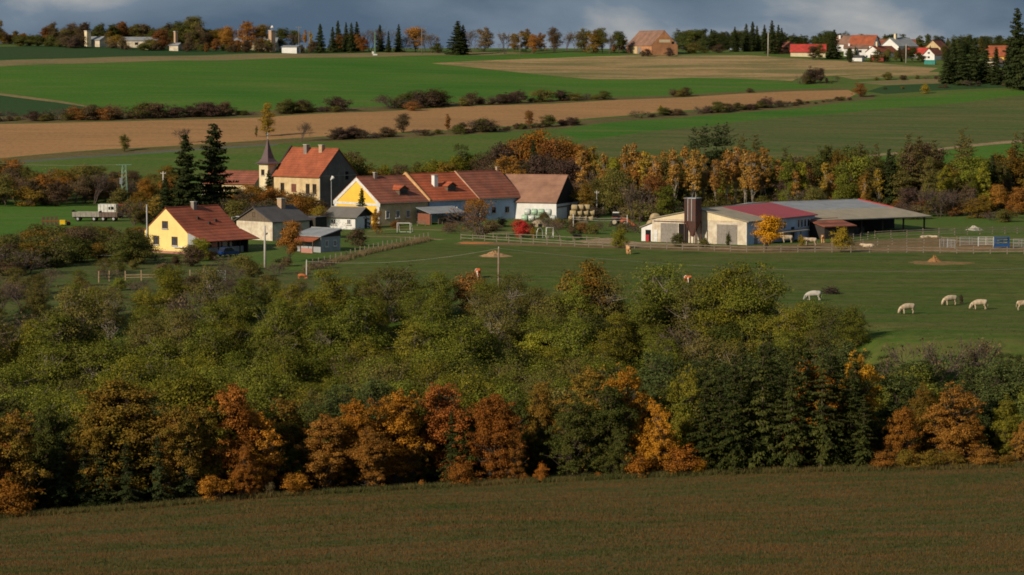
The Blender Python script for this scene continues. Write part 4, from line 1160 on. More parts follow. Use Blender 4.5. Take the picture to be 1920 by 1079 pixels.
ORDX = ['fifteenth', 'sixteenth', 'seventeenth', 'eighteenth', 'nineteenth', 'twentieth', 'twenty-first', 'twenty-second', 'twenty-third', 'twenty-fourth']
ORD = ['leftmost', 'second', 'third', 'fourth', 'fifth', 'sixth', 'seventh', 'eighth', 'ninth', 'tenth', 'eleventh', 'twelfth', 'thirteenth', 'fourteenth'] + ORDX
def label_trees():
    groups = {}
    for t in TREES: groups.setdefault((t[1], t[2], t[3]), []).append(t)
    for (adj, noun, zone), L in groups.items():
        L.sort(key=lambda t: t[4])
        phrase = (adj + ' ' + noun).strip()
        for i, (o, _, _, _, px, cat) in enumerate(L):
            if len(L) == 1:
                lab = f'{phrase} {zone}'
            elif len(L) <= 24:
                lab = f'{ORD[i]} {"" if i == 0 else "from left "}{"of" if False else ""}{phrase} {zone}'.replace('  ', ' ')
                if i > 0: lab = f'{phrase} {zone}, {ORD[i]} from left'
            else:
                lab = f'{phrase} {zone}'
            tag(o, lab, cat, group=f'{phrase}{"es" if phrase.endswith("sh") else "s"} {zone}' if len(L) > 1 else None)
# ------------------------------------------------------------------ trees: where they stand
Z_EDGE = 'along the edge of the foreground field'
def edge(kind, px, top, w=1.0, leaf=None, noun='oak', adj='', back=2.0, v=None):
    if kind == 'tall_oak': kind, w = 'oak', w * 0.85
    elif kind == 'oak': w *= 1.2
    x0 = (px - 960) / (FPX * CP) * 300
    Y = edge_y(x0) + back
    Y = edge_y((px - 960) / (FPX * CP) * Y) + back
    tree(kind, px, top, Y=Y, w=w, leaf=leaf, noun=noun, adj=adj, zone=Z_EDGE, v=v)
E = edge
E('oak', 20, 775, 0.8, 'oak_olive', adj='olive brown', back=4); E('bush', 22, 905, 1.3, 'oak_rust', 'low oak', 'rust orange', 1.5); 
for x, t in ((108, 812), (152, 835), (190, 818), (232, 828), (292, 815), (345, 822)):
    E('spruce', x, t, 1.35, 'spruce_dark', 'spruce', 'shaded', 6.0 if x < 200 else 3.6)
E('oak', 238, 712, 1.0, 'oak_olive', adj='broad olive-gold', back=9); E('oak', 180, 765, 0.75, 'oak_olive', adj='smaller olive-gold', back=7)
E('oak', 352, 700, 0.9, 'olive_gold', adj='olive green', back=11); E('oak', 330, 760, 0.75, 'oak_olive', adj='smaller olive-gold', back=5)
E('tall_oak', 425, 722, 0.95, 'oak_rust', adj='rust orange', back=6); E('oak', 482, 765, 0.72, 'oak_orange', adj='bright orange', back=5); E('tall_oak', 455, 830, 1.0, 'oak_rust', adj='rust orange', back=2)
E('bush', 560, 890, 0.9, 'oak_orange', 'low oak', 'rust orange', 1.0)
E('dark_spruce', 545, 760, 1.0, 'spruce', 'spruce', 'shaded', 12)
E('oak', 605, 778, 0.95, 'oak_brown', adj='golden brown', back=5, v=1); E('oak', 668, 748, 0.85, 'oak_orange', adj='bright orange', back=7); E('oak', 745, 735, 0.85, 'oak_orange', adj='bright orange', back=7, v=2)
E('oak', 700, 800, 0.9, 'oak_brown', adj='golden brown', back=3)
E('tall_oak', 828, 718, 1.1, 'oak_red', adj='red-tinted', back=9); E('spruce', 846, 770, 0.9, 'spruce', 'spruce', 'shaded', 2.6); E('bush', 865, 868, 0.9, 'oak_rust', 'low oak', 'rust orange', 0.8)
E('tall_oak', 925, 738, 1.1, 'oak_rust', adj='rust orange', back=5); E('oak', 962, 800, 0.55, 'oak_brown', adj='golden brown', back=3); E('bush', 1018, 870, 0.6, 'oak_orange', 'low oak', 'rust orange', 0.8)
E('tall_oak', 1012, 715, 0.8, 'oak_olive', adj='olive brown', back=12)
E('oak', 1070, 745, 0.82, 'dark_green', adj='dark green', back=3, v=0); E('oak', 1140, 720, 0.85, 'dark_green', adj='dark green', back=4, v=3); E('oak', 1110, 690, 0.8, 'oak_olive', adj='olive brown', back=10); E('oak', 1165, 800, 0.75, 'dark_green', adj='dark green', back=1.5)
E('tall_oak', 1172, 690, 0.95, 'oak_gold', adj='golden yellow', back=7); E('tall_oak', 1238, 752, 0.9, 'oak_gold', adj='golden yellow', back=3); E('bush', 1280, 838, 1.15, 'oak_orange', 'low oak', 'rust orange', 1.2); E('bush', 1314, 862, 0.8, 'oak_gold', 'low oak', 'golden', 1.0); E('bush', 1200, 850, 0.9, 'oak_orange', 'low oak', 'rust orange', 0.9)
E('tall_oak', 1286, 690, 0.75, 'olive_gold', adj='slender olive-gold', back=9)
xs = [1322, 1350, 1378, 1406, 1432, 1458, 1486, 1515, 1543, 1570, 1598, 1622]
tp = [690, 668, 650, 662, 640, 655, 648, 640, 668, 655, 690, 740]
for x, t in zip(xs, tp):
    E('spruce', x, t + random.uniform(-26, 22), random.uniform(0.9, 1.35), 'spruce', 'spruce', 'tall sunlit', random.uniform(1.5, 5.5))
for x, t in ((1336, 640), (1392, 622), (1445, 618), (1500, 628), (1560, 640), (1606, 655)):
    E('spruce', x, t, 1.0, 'spruce', 'spruce', 'second-row', random.uniform(7, 9))
E('oak', 1532, 680, 0.42, 'oak_orange', adj='bright orange', back=1.6) if False else E('tall_oak', 1532, 678, 0.9, 'oak_orange', adj='bright orange', back=6)
E('tall_oak', 1612, 664, 0.75, 'oak_gold', adj='golden yellow', back=12)
E('tall_oak', 1692, 762, 0.95, 'oak_rust', adj='rust orange', back=4); E('oak', 1795, 722, 0.92, 'oak_brown', adj='golden brown', back=4, v=4); E('oak', 1825, 780, 0.7, 'oak_rust', adj='rust orange', back=3); E('oak', 1892, 742, 0.7, 'olive_gold', adj='olive green', back=6)
E('tall_oak', 1740, 720, 0.8, 'oak_olive', adj='olive brown', back=9); E('oak', 1925, 790, 0.7, 'oak_brown', adj='golden brown', back=3)
for x in (1660, 1705, 1745, 1785, 1850, 1895):
    E('bush', x, random.uniform(838, 852), 1.1, 'oak_olive' if x % 2 else 'oak_brown', 'low shrub', 'yellow-brown', 1.0)
for x in (-140, -90, -40, 1985, 2040, 2100):
    E('oak', x, 780, 0.8, random.choice(['oak_olive', 'oak_rust', 'oak_brown']), adj='mixed', back=4)
E('bush', 505, 905, 0.7, 'dry', 'low shrub', 'dry', 0.8)

random.seed(77)
for i in range(26):
    px = -30 + i * 52 + random.uniform(-15, 15)
    lf = random.choice(['oak_olive', 'dark_green', 'dark_green', 'oak_olive', 'dark_green']) if px < 1000 else random.choice(['dark_green', 'oak_olive', 'dark_green'])
    E('oak', px, random.uniform(742, 800), random.uniform(0.6, 0.85), lf, adj='second-row ' + {'oak_olive': 'olive', 'oak_brown': 'brown', 'oak_rust': 'rusty', 'dark_green': 'green', 'oak_orange': 'orange'}[lf], back=random.uniform(7, 13))
for px in (400, 545, 790, 985, 1125):
    E('bush', px, random.uniform(880, 905), 0.9, random.choice(['oak_orange', 'oak_brown', 'dark_green', 'oak_orange', 'oak_olive']), 'hem bush', 'low', random.uniform(0.6, 1.6))
# the wooded slope: filled row by row
WL = {'left': [], 'mid': [], 'right': []}
random.seed(21)
row = 0
for Yb in np.arange(292, 392, 4.7):
    row += 1
    for xb in np.arange(-86, 90, 5.3):
        x = xb + (row % 2) * 2.9 + random.uniform(-2.2, 2.2)
        Y = Yb + random.uniform(-2.4, 2.4)
        px = 960 + x / Y * FPX * CP
        if px < -120 or px > 2040: continue
        if Y < edge_y(x) + 10: continue
        et = float(edge_top(x))
        if Y > et - 11 + (9 if px > 1550 else (5 if px < 1000 else 0)): continue
        near = Y < edge_y(x) + 27
        if px > 1640 and Y > 347: continue
        pine = (px > 1180 and Y < 352) or (560 < px < 760 and near) or (220 < px < 340 and near) or px > 1660
        col = next(c for lim, c in ((60, 'at the left edge'), (230, 'at the far left'), (430, 'below the yellow cottage'), (640, 'below the grey shed'), (860, 'below the farm wings'), (1050, 'around the wooden pole'), (1250, 'below the tan cow'), (1450, 'below the golden tree'), (1700, 'below the brushwood heap'), (9999, 'at the far right')) if px < lim)
        z = ('low on' if Y < edge_y(x) + 24 else ('halfway up' if Y < edge_y(x) + 42 else 'high on')) + ' the wooded slope ' + col
        if px > 1560 and At(px, 650, Y).z - float(T(x, Y)) < 2.5: continue
        up = (Y - 318) / 70.0
        if pine and random.random() < 0.86:
            tree('pine', px, Y=Y, hgt=(random.uniform(8.5, 11.5) - 3.2 * max(0, up - 0.25)) if px < 1560 else min(random.uniform(7.5, 10.5), At(px, random.uniform(632, 665), Y).z - float(T(x, Y))), w=random.uniform(0.95, 1.25) * (1.0 if px < 1560 else 1.15), noun='pine', adj='blue-green young', zone=z)
        else:
            r = random.random()
            lf = random.choice(['olive', 'olive', 'olive_gold', 'olive_brown', 'olive', 'olive_gold', 'olive'])
            hh = random.uniform(5.6, 9.8) * (1.12 if px < 900 else 1.0)
            if Y > et - 22: hh *= 0.72
            if r < 0.78:
                tree('acacia', px, Y=Y, hgt=hh, w=random.uniform(0.85, 1.15), leaf=lf, noun='acacia', adj={'olive': 'olive green', 'olive_gold': 'yellowish green', 'olive_brown': 'brownish green'}[lf], zone=z)
            elif r < 0.90:
                tree('thin_acacia', px, Y=Y, hgt=hh * 1.08, w=1.05, leaf='olive_brown', noun='acacia', adj='thin, half-bare', zone=z)
            elif r < 0.965:
                tree('round', px, Y=Y, hgt=hh * 0.95, w=1.1, leaf=random.choice(['dark_green', 'olive_brown', 'yellow_green']), noun='broadleaf tree', adj='rounded', zone=z)
            else:
                tree('bare', px, Y=Y, hgt=hh, w=1.0, noun='bare tree', adj='purple-brown', zone=z)
Z_UP = 'at the top of the wooded slope'
for px, top, Y, kind, lf, w, adj in (
        (1105, 490, 383, 'round', 'oak_olive', 1.05, 'orange-topped'), (1085, 520, 380, 'acacia', 'olive', 1.0, 'olive'), (1145, 515, 381, 'thin_acacia', 'olive_brown', 1.0, 'half-bare'),
        (740, 498, 386, 'thin_acacia', 'olive_brown', 1.35, 'half-bare'), (700, 512, 388, 'thin_acacia', 'olive_brown', 1.1, 'half-bare'), (820, 508, 388, 'thin_acacia', 'olive', 1.15, 'half-bare'), (965, 512, 384, 'thin_acacia', 'olive_brown', 1.3, 'half-bare'), (1005, 535, 383, 'acacia', 'olive_brown', 1.1, 'olive'),
        (880, 511, 392, 'bush', 'rust_bush', 0.85, 'rust orange'),
        (1235, 493, 378, 'thin_acacia', 'olive', 0.95, 'half-bare'), (1215, 530, 376, 'acacia', 'olive', 0.9, 'olive'), (1385, 492, 370, 'acacia', 'olive_gold', 0.85, 'olive'), (1420, 510, 368, 'acacia', 'olive', 0.9, 'olive'), (1345, 510, 372, 'thin_acacia', 'olive', 0.9, 'half-bare'),
        (1300, 525, 374, 'thin_acacia', 'olive_brown', 1.0, 'half-bare'), (1530, 560, 362, 'acacia', 'olive', 1.15, 'olive'), (1600, 572, 357, 'acacia', 'olive', 1.1, 'olive'), (1565, 575, 358, 'acacia', 'dark_green', 1.0, 'olive'), (1480, 575, 362, 'acacia', 'olive_gold', 1.0, 'olive'),
        (640, 535, 388, 'acacia', 'olive_gold', 1.0, 'olive'), (560, 525, 390, 'thin_acacia', 'olive_brown', 1.1, 'half-bare'), (470, 520, 398, 'thin_acacia', 'olive_brown', 1.1, 'half-bare'), (330, 532, 398, 'round', 'yellow_green', 1.2, 'yellow'), (300, 545, 394, 'acacia', 'olive_gold', 0.9, 'olive'), (395, 540, 394, 'thin_acacia', 'olive_brown', 1.0, 'half-bare'),
        (40, 520, 392, 'bare', None, 1.1, 'bare'), (120, 545, 394, 'bare', None, 0.9, 'bare'), (200, 560, 392, 'acacia', 'olive', 1.0, 'olive'), (70, 555, 388, 'acacia', 'olive_brown', 1.0, 'olive'),
        (1745, 626, 338, 'bare', None, 1.0, 'dry pale'), (1815, 622, 338, 'bare', None, 0.9, 'dry pale')):
    tree(kind, px, top, Y=Y, w=w, leaf=lf, noun={'bush': 'bush', 'bare_bush': 'bush', 'pine': 'pine'}.get(kind, 'tree'), adj=adj, zone=Z_UP)

# rough shrubs in the meadow at left and between the paddocks
random.seed(5)
for px, base, top, k, lf in ((430, 527, 495, 'bare_bush', None), (470, 520, 488, 'bush', 'olive_brown'), (520, 515, 490, 'bare_bush', None), (360, 500, 462, 'bush', 'brown_bush'), (375, 490, 448, 'round', 'yellow_green'), (395, 488, 470, 'bush', 'rust_bush'), (330, 498, 480, 'bush', 'brown_bush'), (295, 492, 474, 'bare_bush', None), (250, 505, 488, 'bush', 'olive_brown'),
                             (600, 505, 485, 'bare_bush', None), (90, 540, 500, 'bare', None), (150, 548, 520, 'bush', 'olive_brown'), (30, 560, 520, 'bush', 'olive_brown'), (225, 545, 520, 'bush', 'olive'), (260, 548, 522, 'bare_bush', None), (420, 548, 520, 'bare_bush', None), (500, 545, 515, 'bush', 'olive_brown')):
    tree(k, px, top, base=base, leaf=lf, w=1.15, noun='shrub', adj='scrubby', zone='in the rough meadow before the yellow cottage', cat='shrub', name='meadow_shrub')
for i in range(24):
    px = random.uniform(-40, 600); f = random.random()
    base = 500 + 55 * f + (10 if px < 200 else 0)
    k = random.choice(['bush', 'bare_bush', 'bush', 'bare_bush', 'thin_acacia'])
    tree(k, px, base=base, hgt=random.uniform(1.2, 2.6) * (1.7 if k == 'thin_acacia' else 1), w=1.3, leaf=random.choice(['olive_brown', 'brown_bush', 'olive', 'olive_brown', 'dry']), noun='scrub bush', adj='low', zone='in the rough grass ' + ('at far left' if px < 150 else ('around the old paddock' if px < 400 else 'below the concrete pole')), cat='shrub', name='scrub_bush')
# dark thicket left of the yellow cottage
for i in range(84):
    px = random.uniform(-60, 262); f = random.random()
    base = 446 + 60 * f + (14 if px < 60 else 0) - max(0, px - 150) * 0.10
    topmin = 428 if px > 60 else 448
    k = random.choice(['bush', 'bush', 'round', 'bare_bush', 'bush'])
    tree(k, px, base=base, hgt=min(random.uniform(2.6, 5.0) * (1.25 if k == 'round' else 1), (base - topmin) / 10.6 + random.uniform(0, 0.5)), w=1.35, leaf=random.choice(['green_bush', 'olive_brown', 'brown_bush', 'oak_olive', 'green_bush', 'dark_green']), noun='bush', adj='dark', zone='in the thicket ' + (('near the lower left meadow' if base > 492 else ('just above the lower left meadow' if base > 476 else 'at the left picture edge')) if px < 60 else ('below the plough' if px < 160 and base < 478 else ('above the old paddock' if px < 160 else 'against the yellow cottage'))), cat='bush', name='thicket_bush')
# wood behind the left field
for i in range(78):
    px = random.uniform(-80, 320)
    Y = random.uniform(634, 684)
    k = random.choice(['round', 'round', 'round', 'bush', 'bare'])
    hh = (7.0 if px < 180 else 5.4) * random.uniform(0.75, 1.15) - (1.5 if k == 'bush' else 0)
    tree(k, px, Y=Y, hgt=hh, w=1.1, leaf=random.choice(['oak_brown', 'olive_brown', 'dry', 'oak_olive', 'brown_bush', 'olive_brown']), noun='copse tree', adj='brown autumn', zone='in the copse ' + (('at the left edge' if Y < 660 else 'deep at the left edge') if px < 60 else ('above the plough' if px < 170 else ('behind the green pylon' if Y > 660 else 'before the green pylon'))))
# hedge that hides the foot of the farm
def one(kind, px, top, base=None, Y=None, w=1.0, leaf=None, label=None, noun='tree', name=None, cat='tree', v=None):
    tree(kind, px, top, base=base, Y=Y, w=w, leaf=leaf, label=label, noun=noun, name=name or noun.replace(' ', '_'), cat=cat, v=v)
one('dark_spruce', 350, 250, Y=560, w=1.15, leaf='spruce_dark', label='left of the two tall dark spruces behind the yellow cottage', noun='spruce', v=0)
one('dark_spruce', 403, 230, Y=566, w=1.2, leaf='spruce_dark', label='taller right one of the two dark spruces behind the yellow cottage', noun='spruce', v=1)
one('dark_spruce', 312, 332, Y=545, w=1.25, leaf='spruce_dark', label='shorter dense spruce left of the two tall ones', noun='spruce')
one('bare', 345, 240, Y=775, w=1.1, label='bare round tree behind the left tall spruce on the lane', noun='bare_tree')
one('dark_spruce', 679, 352, Y=563, w=1.0, leaf='pine', label='small blue spruce in front of the deep yellow gable', noun='spruce')
one('dark_spruce', 505, 318, Y=600, w=0.75, leaf='spruce_dark', label='slim dark spruce before the farmhouse turret', noun='spruce')
one('round', 543, 413, base=492, w=0.82, leaf='oak_brown', label='round orange-brown tree before the grey shed', noun='garden_tree')
one('bush', 372, 447, base=486, w=0.85, leaf='yellow_green', label='yellow-green bush at the corner of the yellow cottage', noun='garden_bush', cat='bush')
one('bush', 672, 428, base=462, w=0.95, leaf='brown_bush', label='dense brown bush right of the grey shed', noun='garden_bush', cat='bush')
one('round', 1437, 402, base=471, w=1.0, leaf='maple', label='brilliant golden orange tree in front of the cowshed', noun='maple_tree', v=1)
one('bush', 1578, 426, base=473, w=0.6, leaf='gold_bush', label='golden V-shaped shrub by the paddock fence', noun='golden_shrub', cat='shrub')
one('bush', 1504, 440, base=462, w=0.5, leaf='gold_bush', label='small golden shrub between two cattle in the yard', noun='golden_shrub', cat='shrub')
one('bush', 980, 412, base=446, w=0.85, leaf='scarlet', label='scarlet domed shrub on the farm lawn', noun='scarlet_shrub', cat='shrub')
one('bush', 1000, 428, base=446, w=0.4, leaf='oak_gold', label='small orange shrub right of the scarlet one', noun='orange_shrub', cat='shrub')
one('bush', 1163, 430, base=466, w=0.8, leaf='yellow_green', label='yellow-green bush behind the tan cow at the fence', noun='garden_bush', cat='bush')
one('bush', 1272, 437, base=464, w=0.75, leaf='green_bush', label='green bush before the cowshed doors', noun='garden_bush', cat='bush')
one('bush', 1320, 446, base=466, w=0.9, leaf='olive_brown', label='olive weeds under the feed silo', noun='weed_clump', cat='bush')
one('bush', 1365, 436, base=463, w=0.35, leaf='dark_green', label='dark creeper on the right cowshed doors', noun='creeper', cat='plant')
one('bare', 905, 378, base=448, w=1.3, leaf='oak_brown', label='brown thin-leaved tree before the far farm wing', noun='lawn_tree')
one('round', 893, 372, base=428, w=1.1, leaf='oak_brown', label='olive-brown tree against the blue-shaded wing', noun='lawn_tree')
one('round', 707, 392, base=440, w=0.5, leaf='oak_brown', label='slim brown young tree by the path under the gable', noun='young_tree')
one('bare', 1050, 410, base=452, w=0.7, label='bare young tree near the round bales', noun='bare_tree')
one('bare', 1192, 340, base=436, w=0.8, label='bare tall tree left of the cowshed', noun='bare_tree')
one('poplar', 503, 193, Y=792, w=1.0, leaf='aspen_gold', label='golden poplar above the turret on the lane', noun='poplar_tree')
one('poplar', 483, 235, Y=790, w=0.7, leaf='olive_brown', label='small thin tree left of the golden poplar', noun='young_tree')
one('bare', 564, 226, base=266, w=1.0, label='bare round tree right of the golden poplar', noun='bare_tree')
one('round', 232, 252, base=284, w=0.9, leaf='olive_brown', label='small lone tree on the lane at far left', noun='lone_tree')
one('round', 756, 213, base=249, w=1.05, leaf='brown_bush', label='round brown lone tree on the field bank', noun='lone_tree')
one('poplar', 840, 213, base=247, w=0.9, leaf='rust_bush', label='slim rusty tree on the field bank', noun='lone_tree')
one('round', 992, 207, base=240, w=0.8, leaf='rust_bush', label='small rusty tree at the bank end', noun='lone_tree')
one('bush', 1240, 197, base=211, w=0.45, leaf='gold_bush', label='bright yellow bush on the field bank', noun='yellow_bush', cat='bush')
one('bush', 1612, 156, base=182, w=0.75, leaf='rust_bush', label='rusty round bush at the tip of the ploughed field', noun='rusty_bush', cat='bush')
one('bush', 1735, 158, base=176, w=0.7, leaf='gold_bush', label='yellow bush on the right field edge', noun='yellow_bush', cat='bush')
one('round', 1903, 140, base=164, w=0.8, leaf='gold_bush', label='small yellow tree near the right edge of the fields', noun='yellow_tree')
one('bush', 1803, 552, base=570, w=0.4, leaf='maroon_bush', label='dark thistle clump between two grazing cows', noun='thistle_clump', cat='plant')
one('bush', 775, 190, base=208, w=1.3, leaf='rust_bush', label='rust-red low bush before the big dark bush', noun='rusty_bush', cat='bush')
# garden thicket around the old houses
for i in range(48):
    px, Y = random.choice([(random.uniform(250, 350), random.uniform(560, 600)), (random.uniform(400, 520), random.uniform(545, 600)), (random.uniform(505, 600), random.uniform(556, 596))])
    k = random.choice(['round', 'bush', 'round', 'bare'])
    tree(k, px, Y=Y, hgt=random.uniform(3.6, 6.6), w=1.15, leaf=random.choice(['olive_brown', 'brown_bush', 'green_bush', 'oak_brown', 'oak_olive']), noun='garden tree', adj='brownish', zone='behind the ' + ('yellow cottage' if px < 380 else ('old house' if px < 505 else 'old house chimney')))
for px, Y, hh, lf in ((600, 560, 4.6, 'gold_bush'), (612, 566, 3.4, 'yellow_green'), (560, 566, 6.0, 'oak_brown'), (528, 566, 5.4, 'oak_brown'), (580, 580, 5.6, 'oak_olive')):
    tree('round', px, Y=Y, hgt=hh, leaf=lf, w=1.0, noun='orchard tree', adj='autumn', zone='before the farmhouse front')
for px, top in ((640, 292), (655, 288), (672, 296), (690, 312), (706, 318), (722, 310), (738, 316), (755, 308), (772, 314), (790, 306), (806, 312), (822, 300), (838, 306), (852, 296), (880, 290), (896, 298), (912, 285), (925, 292), (940, 300), (958, 302)):
    tree(random.choice(['round', 'round', 'acacia']), px, top, Y=random.uniform(640, 662), w=0.95, leaf=random.choice(['olive_brown', 'olive', 'brown_bush', 'oak_olive', 'olive_gold', 'dry']), noun='belt tree', adj='olive-brown', zone='behind the ' + ('farmhouse end' if px < 690 else ('gabled wing roof' if px < 790 else ('middle wing roof' if px < 880 else 'far wing roof'))))
for px, top, lf in ((450, 352, 'olive_brown'), (466, 345, 'oak_brown'), (486, 350, 'oak_olive'), (514, 352, 'oak_brown'), (532, 358, 'oak_brown'), (550, 362, 'oak_olive'), (566, 368, 'rust_bush')):
    tree('round', px, top, Y=random.uniform(592, 606), w=0.95, leaf=lf, noun='orchard tree', adj='dense brown', zone='at the foot of the turret')
# birches, aspens and larches behind the sheds
random.seed(9)
Z_B = 'in the tree belt behind the cowshed'
for px, top in ((945, 268), (975, 258), (1005, 245), (1030, 262), (1060, 262), (1080, 270)):
    tree('round', px, top, Y=random.uniform(648, 664), w=0.8, leaf=random.choice(['rust_bush', 'oak_brown', 'maroon_bush', 'oak_rust']), noun='tree', adj='russet', zone='in the tree belt behind the white barn')
tree('dark_spruce', 1000, 262, Y=645, w=0.9, noun='spruce', adj='dark', zone='in the tree belt behind the white barn'); tree('pine', 868, 270, Y=655, w=0.9, leaf='pine', noun='pine', adj='dark', zone='behind the middle wing roof')
for px, top in ((1092, 282), (1112, 275), (1130, 285), (1172, 272), (1190, 268), (1208, 285), (1228, 288), (1246, 280), (1262, 276), (1282, 275), (1300, 282), (1318, 290), (1340, 296), (1362, 278), (1378, 272), (1396, 280), (1412, 285), (1428, 278), (1442, 290), (1458, 300), (1490, 318), (1545, 305), (1556, 322), (1620, 330), (1645, 315), (1662, 325)):
    tree('aspen', px, top, Y=random.uniform(604, 630), w=random.uniform(0.9, 1.1), leaf='aspen' if random.random() < 0.7 else 'aspen_gold', noun='aspen', adj='orange', zone='in the tree belt ' + ('left of the silo' if px < 1300 else ('behind the red roof' if px < 1500 else ('behind the grey roof' if px < 1680 else 'right of the sheds'))))
for px, top, lf in ((1150, 315, 'olive_brown'), (1165, 330, 'olive_brown'), (1222, 330, 'rust_bush'), (1250, 350, 'olive'), (1476, 335, 'maroon_bush'), (1510, 345, 'dry'), (1530, 350, 'olive_brown'), (1590, 340, 'olive'), (1700, 352, 'maroon_bush'), (1725, 345, 'maroon_bush'), (1760, 352, 'maroon_bush'), (1790, 350, 'maroon_bush'), (1815, 348, 'brown_bush'), (1120, 335, 'olive_brown'), (1095, 345, 'oak_olive'), (1840, 365, 'oak_olive'), (1870, 345, 'oak_brown'), (1905, 350, 'oak_brown'), (1930, 330, 'oak_olive'), (1680, 375, 'oak_brown'), (1850, 390, 'oak_brown'), (1890, 385, 'oak_brown')):
    tree(random.choice(['round', 'bare']) if lf in ('maroon_bush', 'dry') else 'round', px, top, Y=random.uniform(590, 612), w=0.95, leaf=lf, noun='tree', adj={'maroon_bush': 'purple-brown', 'rust_bush': 'rusty', 'oak_brown': 'golden brown'}.get(lf, 'olive-brown'), zone='in the tree belt ' + ('left of the silo' if px < 1300 else ('behind the red roof' if px < 1500 else ('behind the grey roof' if px < 1680 else 'right of the sheds'))))
for i in range(80):
    px = 925 + i * 13 + random.uniform(-7, 7)
    Y = random.uniform(618, 652)
    tree(random.choice(['round', 'oak', 'round', 'bare']), px, random.uniform(288, 338) - (14 if 930 < px < 1060 else 0), Y=Y, w=random.uniform(0.8, 1.05), leaf=random.choice(['olive_brown', 'brown_bush', 'oak_brown', 'dark_green', 'maroon_bush', 'oak_olive', 'rust_bush', 'olive']), noun='thicket tree', adj='blended', zone='filling the tree belt ' + ('by the white barn' if px < 1150 else ('behind the silo' if px < 1350 else ('behind the red roof' if px < 1550 else ('behind the open barn' if px < 1750 else 'at far right')))))
for px, top in ((1300, 240), (1320, 232), (1342, 230), (1358, 228)):
    tree('larch', px, top, Y=random.uniform(636, 655), w=1.0, leaf='spruce_dark', noun='conifer', adj='dark ragged', zone='rising above the orange aspens')
for px, top in ((1390, 250), (1415, 252), (1470, 275), (1512, 292), (1612, 265), (1640, 270), (1700, 250), (1720, 255), (1748, 262), (1800, 240), (1812, 252), (1900, 248), (1920, 240), (1945, 235)):
    tree('larch', px, top, Y=random.uniform(618, 645), w=1.0, noun='larch', adj='brown-green ragged', zone='in the tree belt at right')
for i in range(22):
    px = 1490 + i * 21 + random.uniform(-6, 6)
    tree(random.choice(['oak', 'round']), px, random.uniform(266, 312), Y=random.uniform(626, 650), w=0.85, leaf=random.choice(['dark_green', 'olive_brown', 'olive', 'brown_bush', 'oak_olive']), noun='backdrop tree', adj='dark', zone='at the back of the right tree belt')
for px, top in ((1664, 278), (1672, 290), (1858, 290)):
    tree('dark_spruce', px, top, Y=620, w=0.9, noun='spruce', adj='dark', zone='in the tree belt at right')
for px, top, lf in ((1580, 300, 'olive'), (1565, 310, 'olive_gold'), (1680, 310, 'olive'), (1740, 300, 'olive_brown'), (1770, 310, 'yellow_green'), (1840, 305, 'yellow_green'), (1820, 320, 'olive'), (1500, 300, 'yellow_green'), (1480, 290, 'olive'), (1880, 300, 'olive_brown'), (1940, 300, 'olive_brown'), (1150, 292, 'yellow_green')):
    tree('tall_oak', px, top, Y=random.uniform(608, 632), w=0.85, leaf=lf, noun='belt tree', adj='olive green', zone='in the tree belt at right')
for i in range(42):
    px = random.uniform(1070, 1960); Y = random.uniform(575, 612)
    if 1210 < px < 1760: Y = random.uniform(592, 622)
    tree(random.choice(['bush', 'bare_bush', 'bush']), px, Y=Y, hgt=random.uniform(2.2, 4.2), w=1.2, leaf=random.choice(['olive_brown', 'brown_bush', 'maroon_bush', 'oak_olive', 'dry', 'rust_bush']), noun='bush', adj='brown', zone='under the tree belt ' + ('by the white barn' if px < 1210 else ('behind the cowshed' if px < 1480 else ('behind the open barn' if px < 1740 else 'at far right'))), cat='bush', name='belt_bush')
for i in range(44):
    px = random.uniform(700, 1190)
    tree(random.choice(['bush', 'bare_bush']), px, base=random.uniform(418, 442), hgt=random.uniform(0.8, 2.4), w=1.0, leaf=random.choice(['olive_brown', 'brown_bush', 'dry', 'rust_bush']), noun='shrub', adj='small', zone='on the lawn ' + ('before the gabled wing' if px < 860 else ('near the scarlet shrub' if px < 1050 else 'near the bales')), cat='shrub', name='lawn_shrub')

# hedgerows on the hillside
random.seed(31)
def hedge(px0, px1, basef, n, hmin, hmax, zone, leafs, kinds=('bush', 'bare_bush', 'bush', 'bush'), wmul=1.45):
    n = int(n * 1.5)
    for i in range(n):
        px = px0 + (px1 - px0) * (i + random.uniform(0.1, 0.9)) / n
        hh = hmin * 0.55 + (hmax * 1.1 - hmin * 0.55) * random.random() ** 1.6
        tree(random.choice(kinds), px, base=basef(px) + random.uniform(-1.5, 1.0), hgt=hh, w=wmul * random.uniform(0.8, 1.2), leaf=random.choice(leafs), noun='hedge bush', adj='', zone=zone, cat='bush', name='hedge_bush')
bank2 = lambda px: float(np.interp(px, [0, 240, 480, 720, 960, 1300, 1480], [228, 224, 215, 206, 194, 180, 170]))
bank1 = lambda px: float(np.interp(px, [0, 200, 420, 640, 860, 1040, 1200, 1450, 1600], [301, 286, 273, 262, 251, 238, 222, 202, 187]))
BR = ['brown_bush', 'maroon_bush', 'brown_bush', 'green_bush', 'olive_brown']
hedge(-60, 130, bank2, 9, 2.0, 3.4, 'below the dark crop at far left', BR)
hedge(135, 235, bank2, 7, 2.6, 4.4, 'at the rusty left part of the upper hedge', ['rust_bush', 'brown_bush', 'rust_bush', 'oak_olive'])
hedge(240, 480, bank2, 13, 2.2, 4.2, 'in the upper hedge above the tall spruces', BR)
hedge(525, 640, bank2, 8, 2.6, 4.0, 'in the upper hedge right of the golden poplar', BR)
hedge(730, 830, lambda p: bank2(p) - 1, 8, 3.4, 5.2, 'in the big dark clump of the upper hedge', ['green_bush', 'brown_bush', 'maroon_bush', 'dark_green'])
hedge(860, 960, bank2, 7, 2.2, 3.8, 'in the upper hedge right of the dark clump', BR)
hedge(970, 1140, bank2, 8, 1.8, 3.8, 'in the thinning upper hedge above the field', BR)
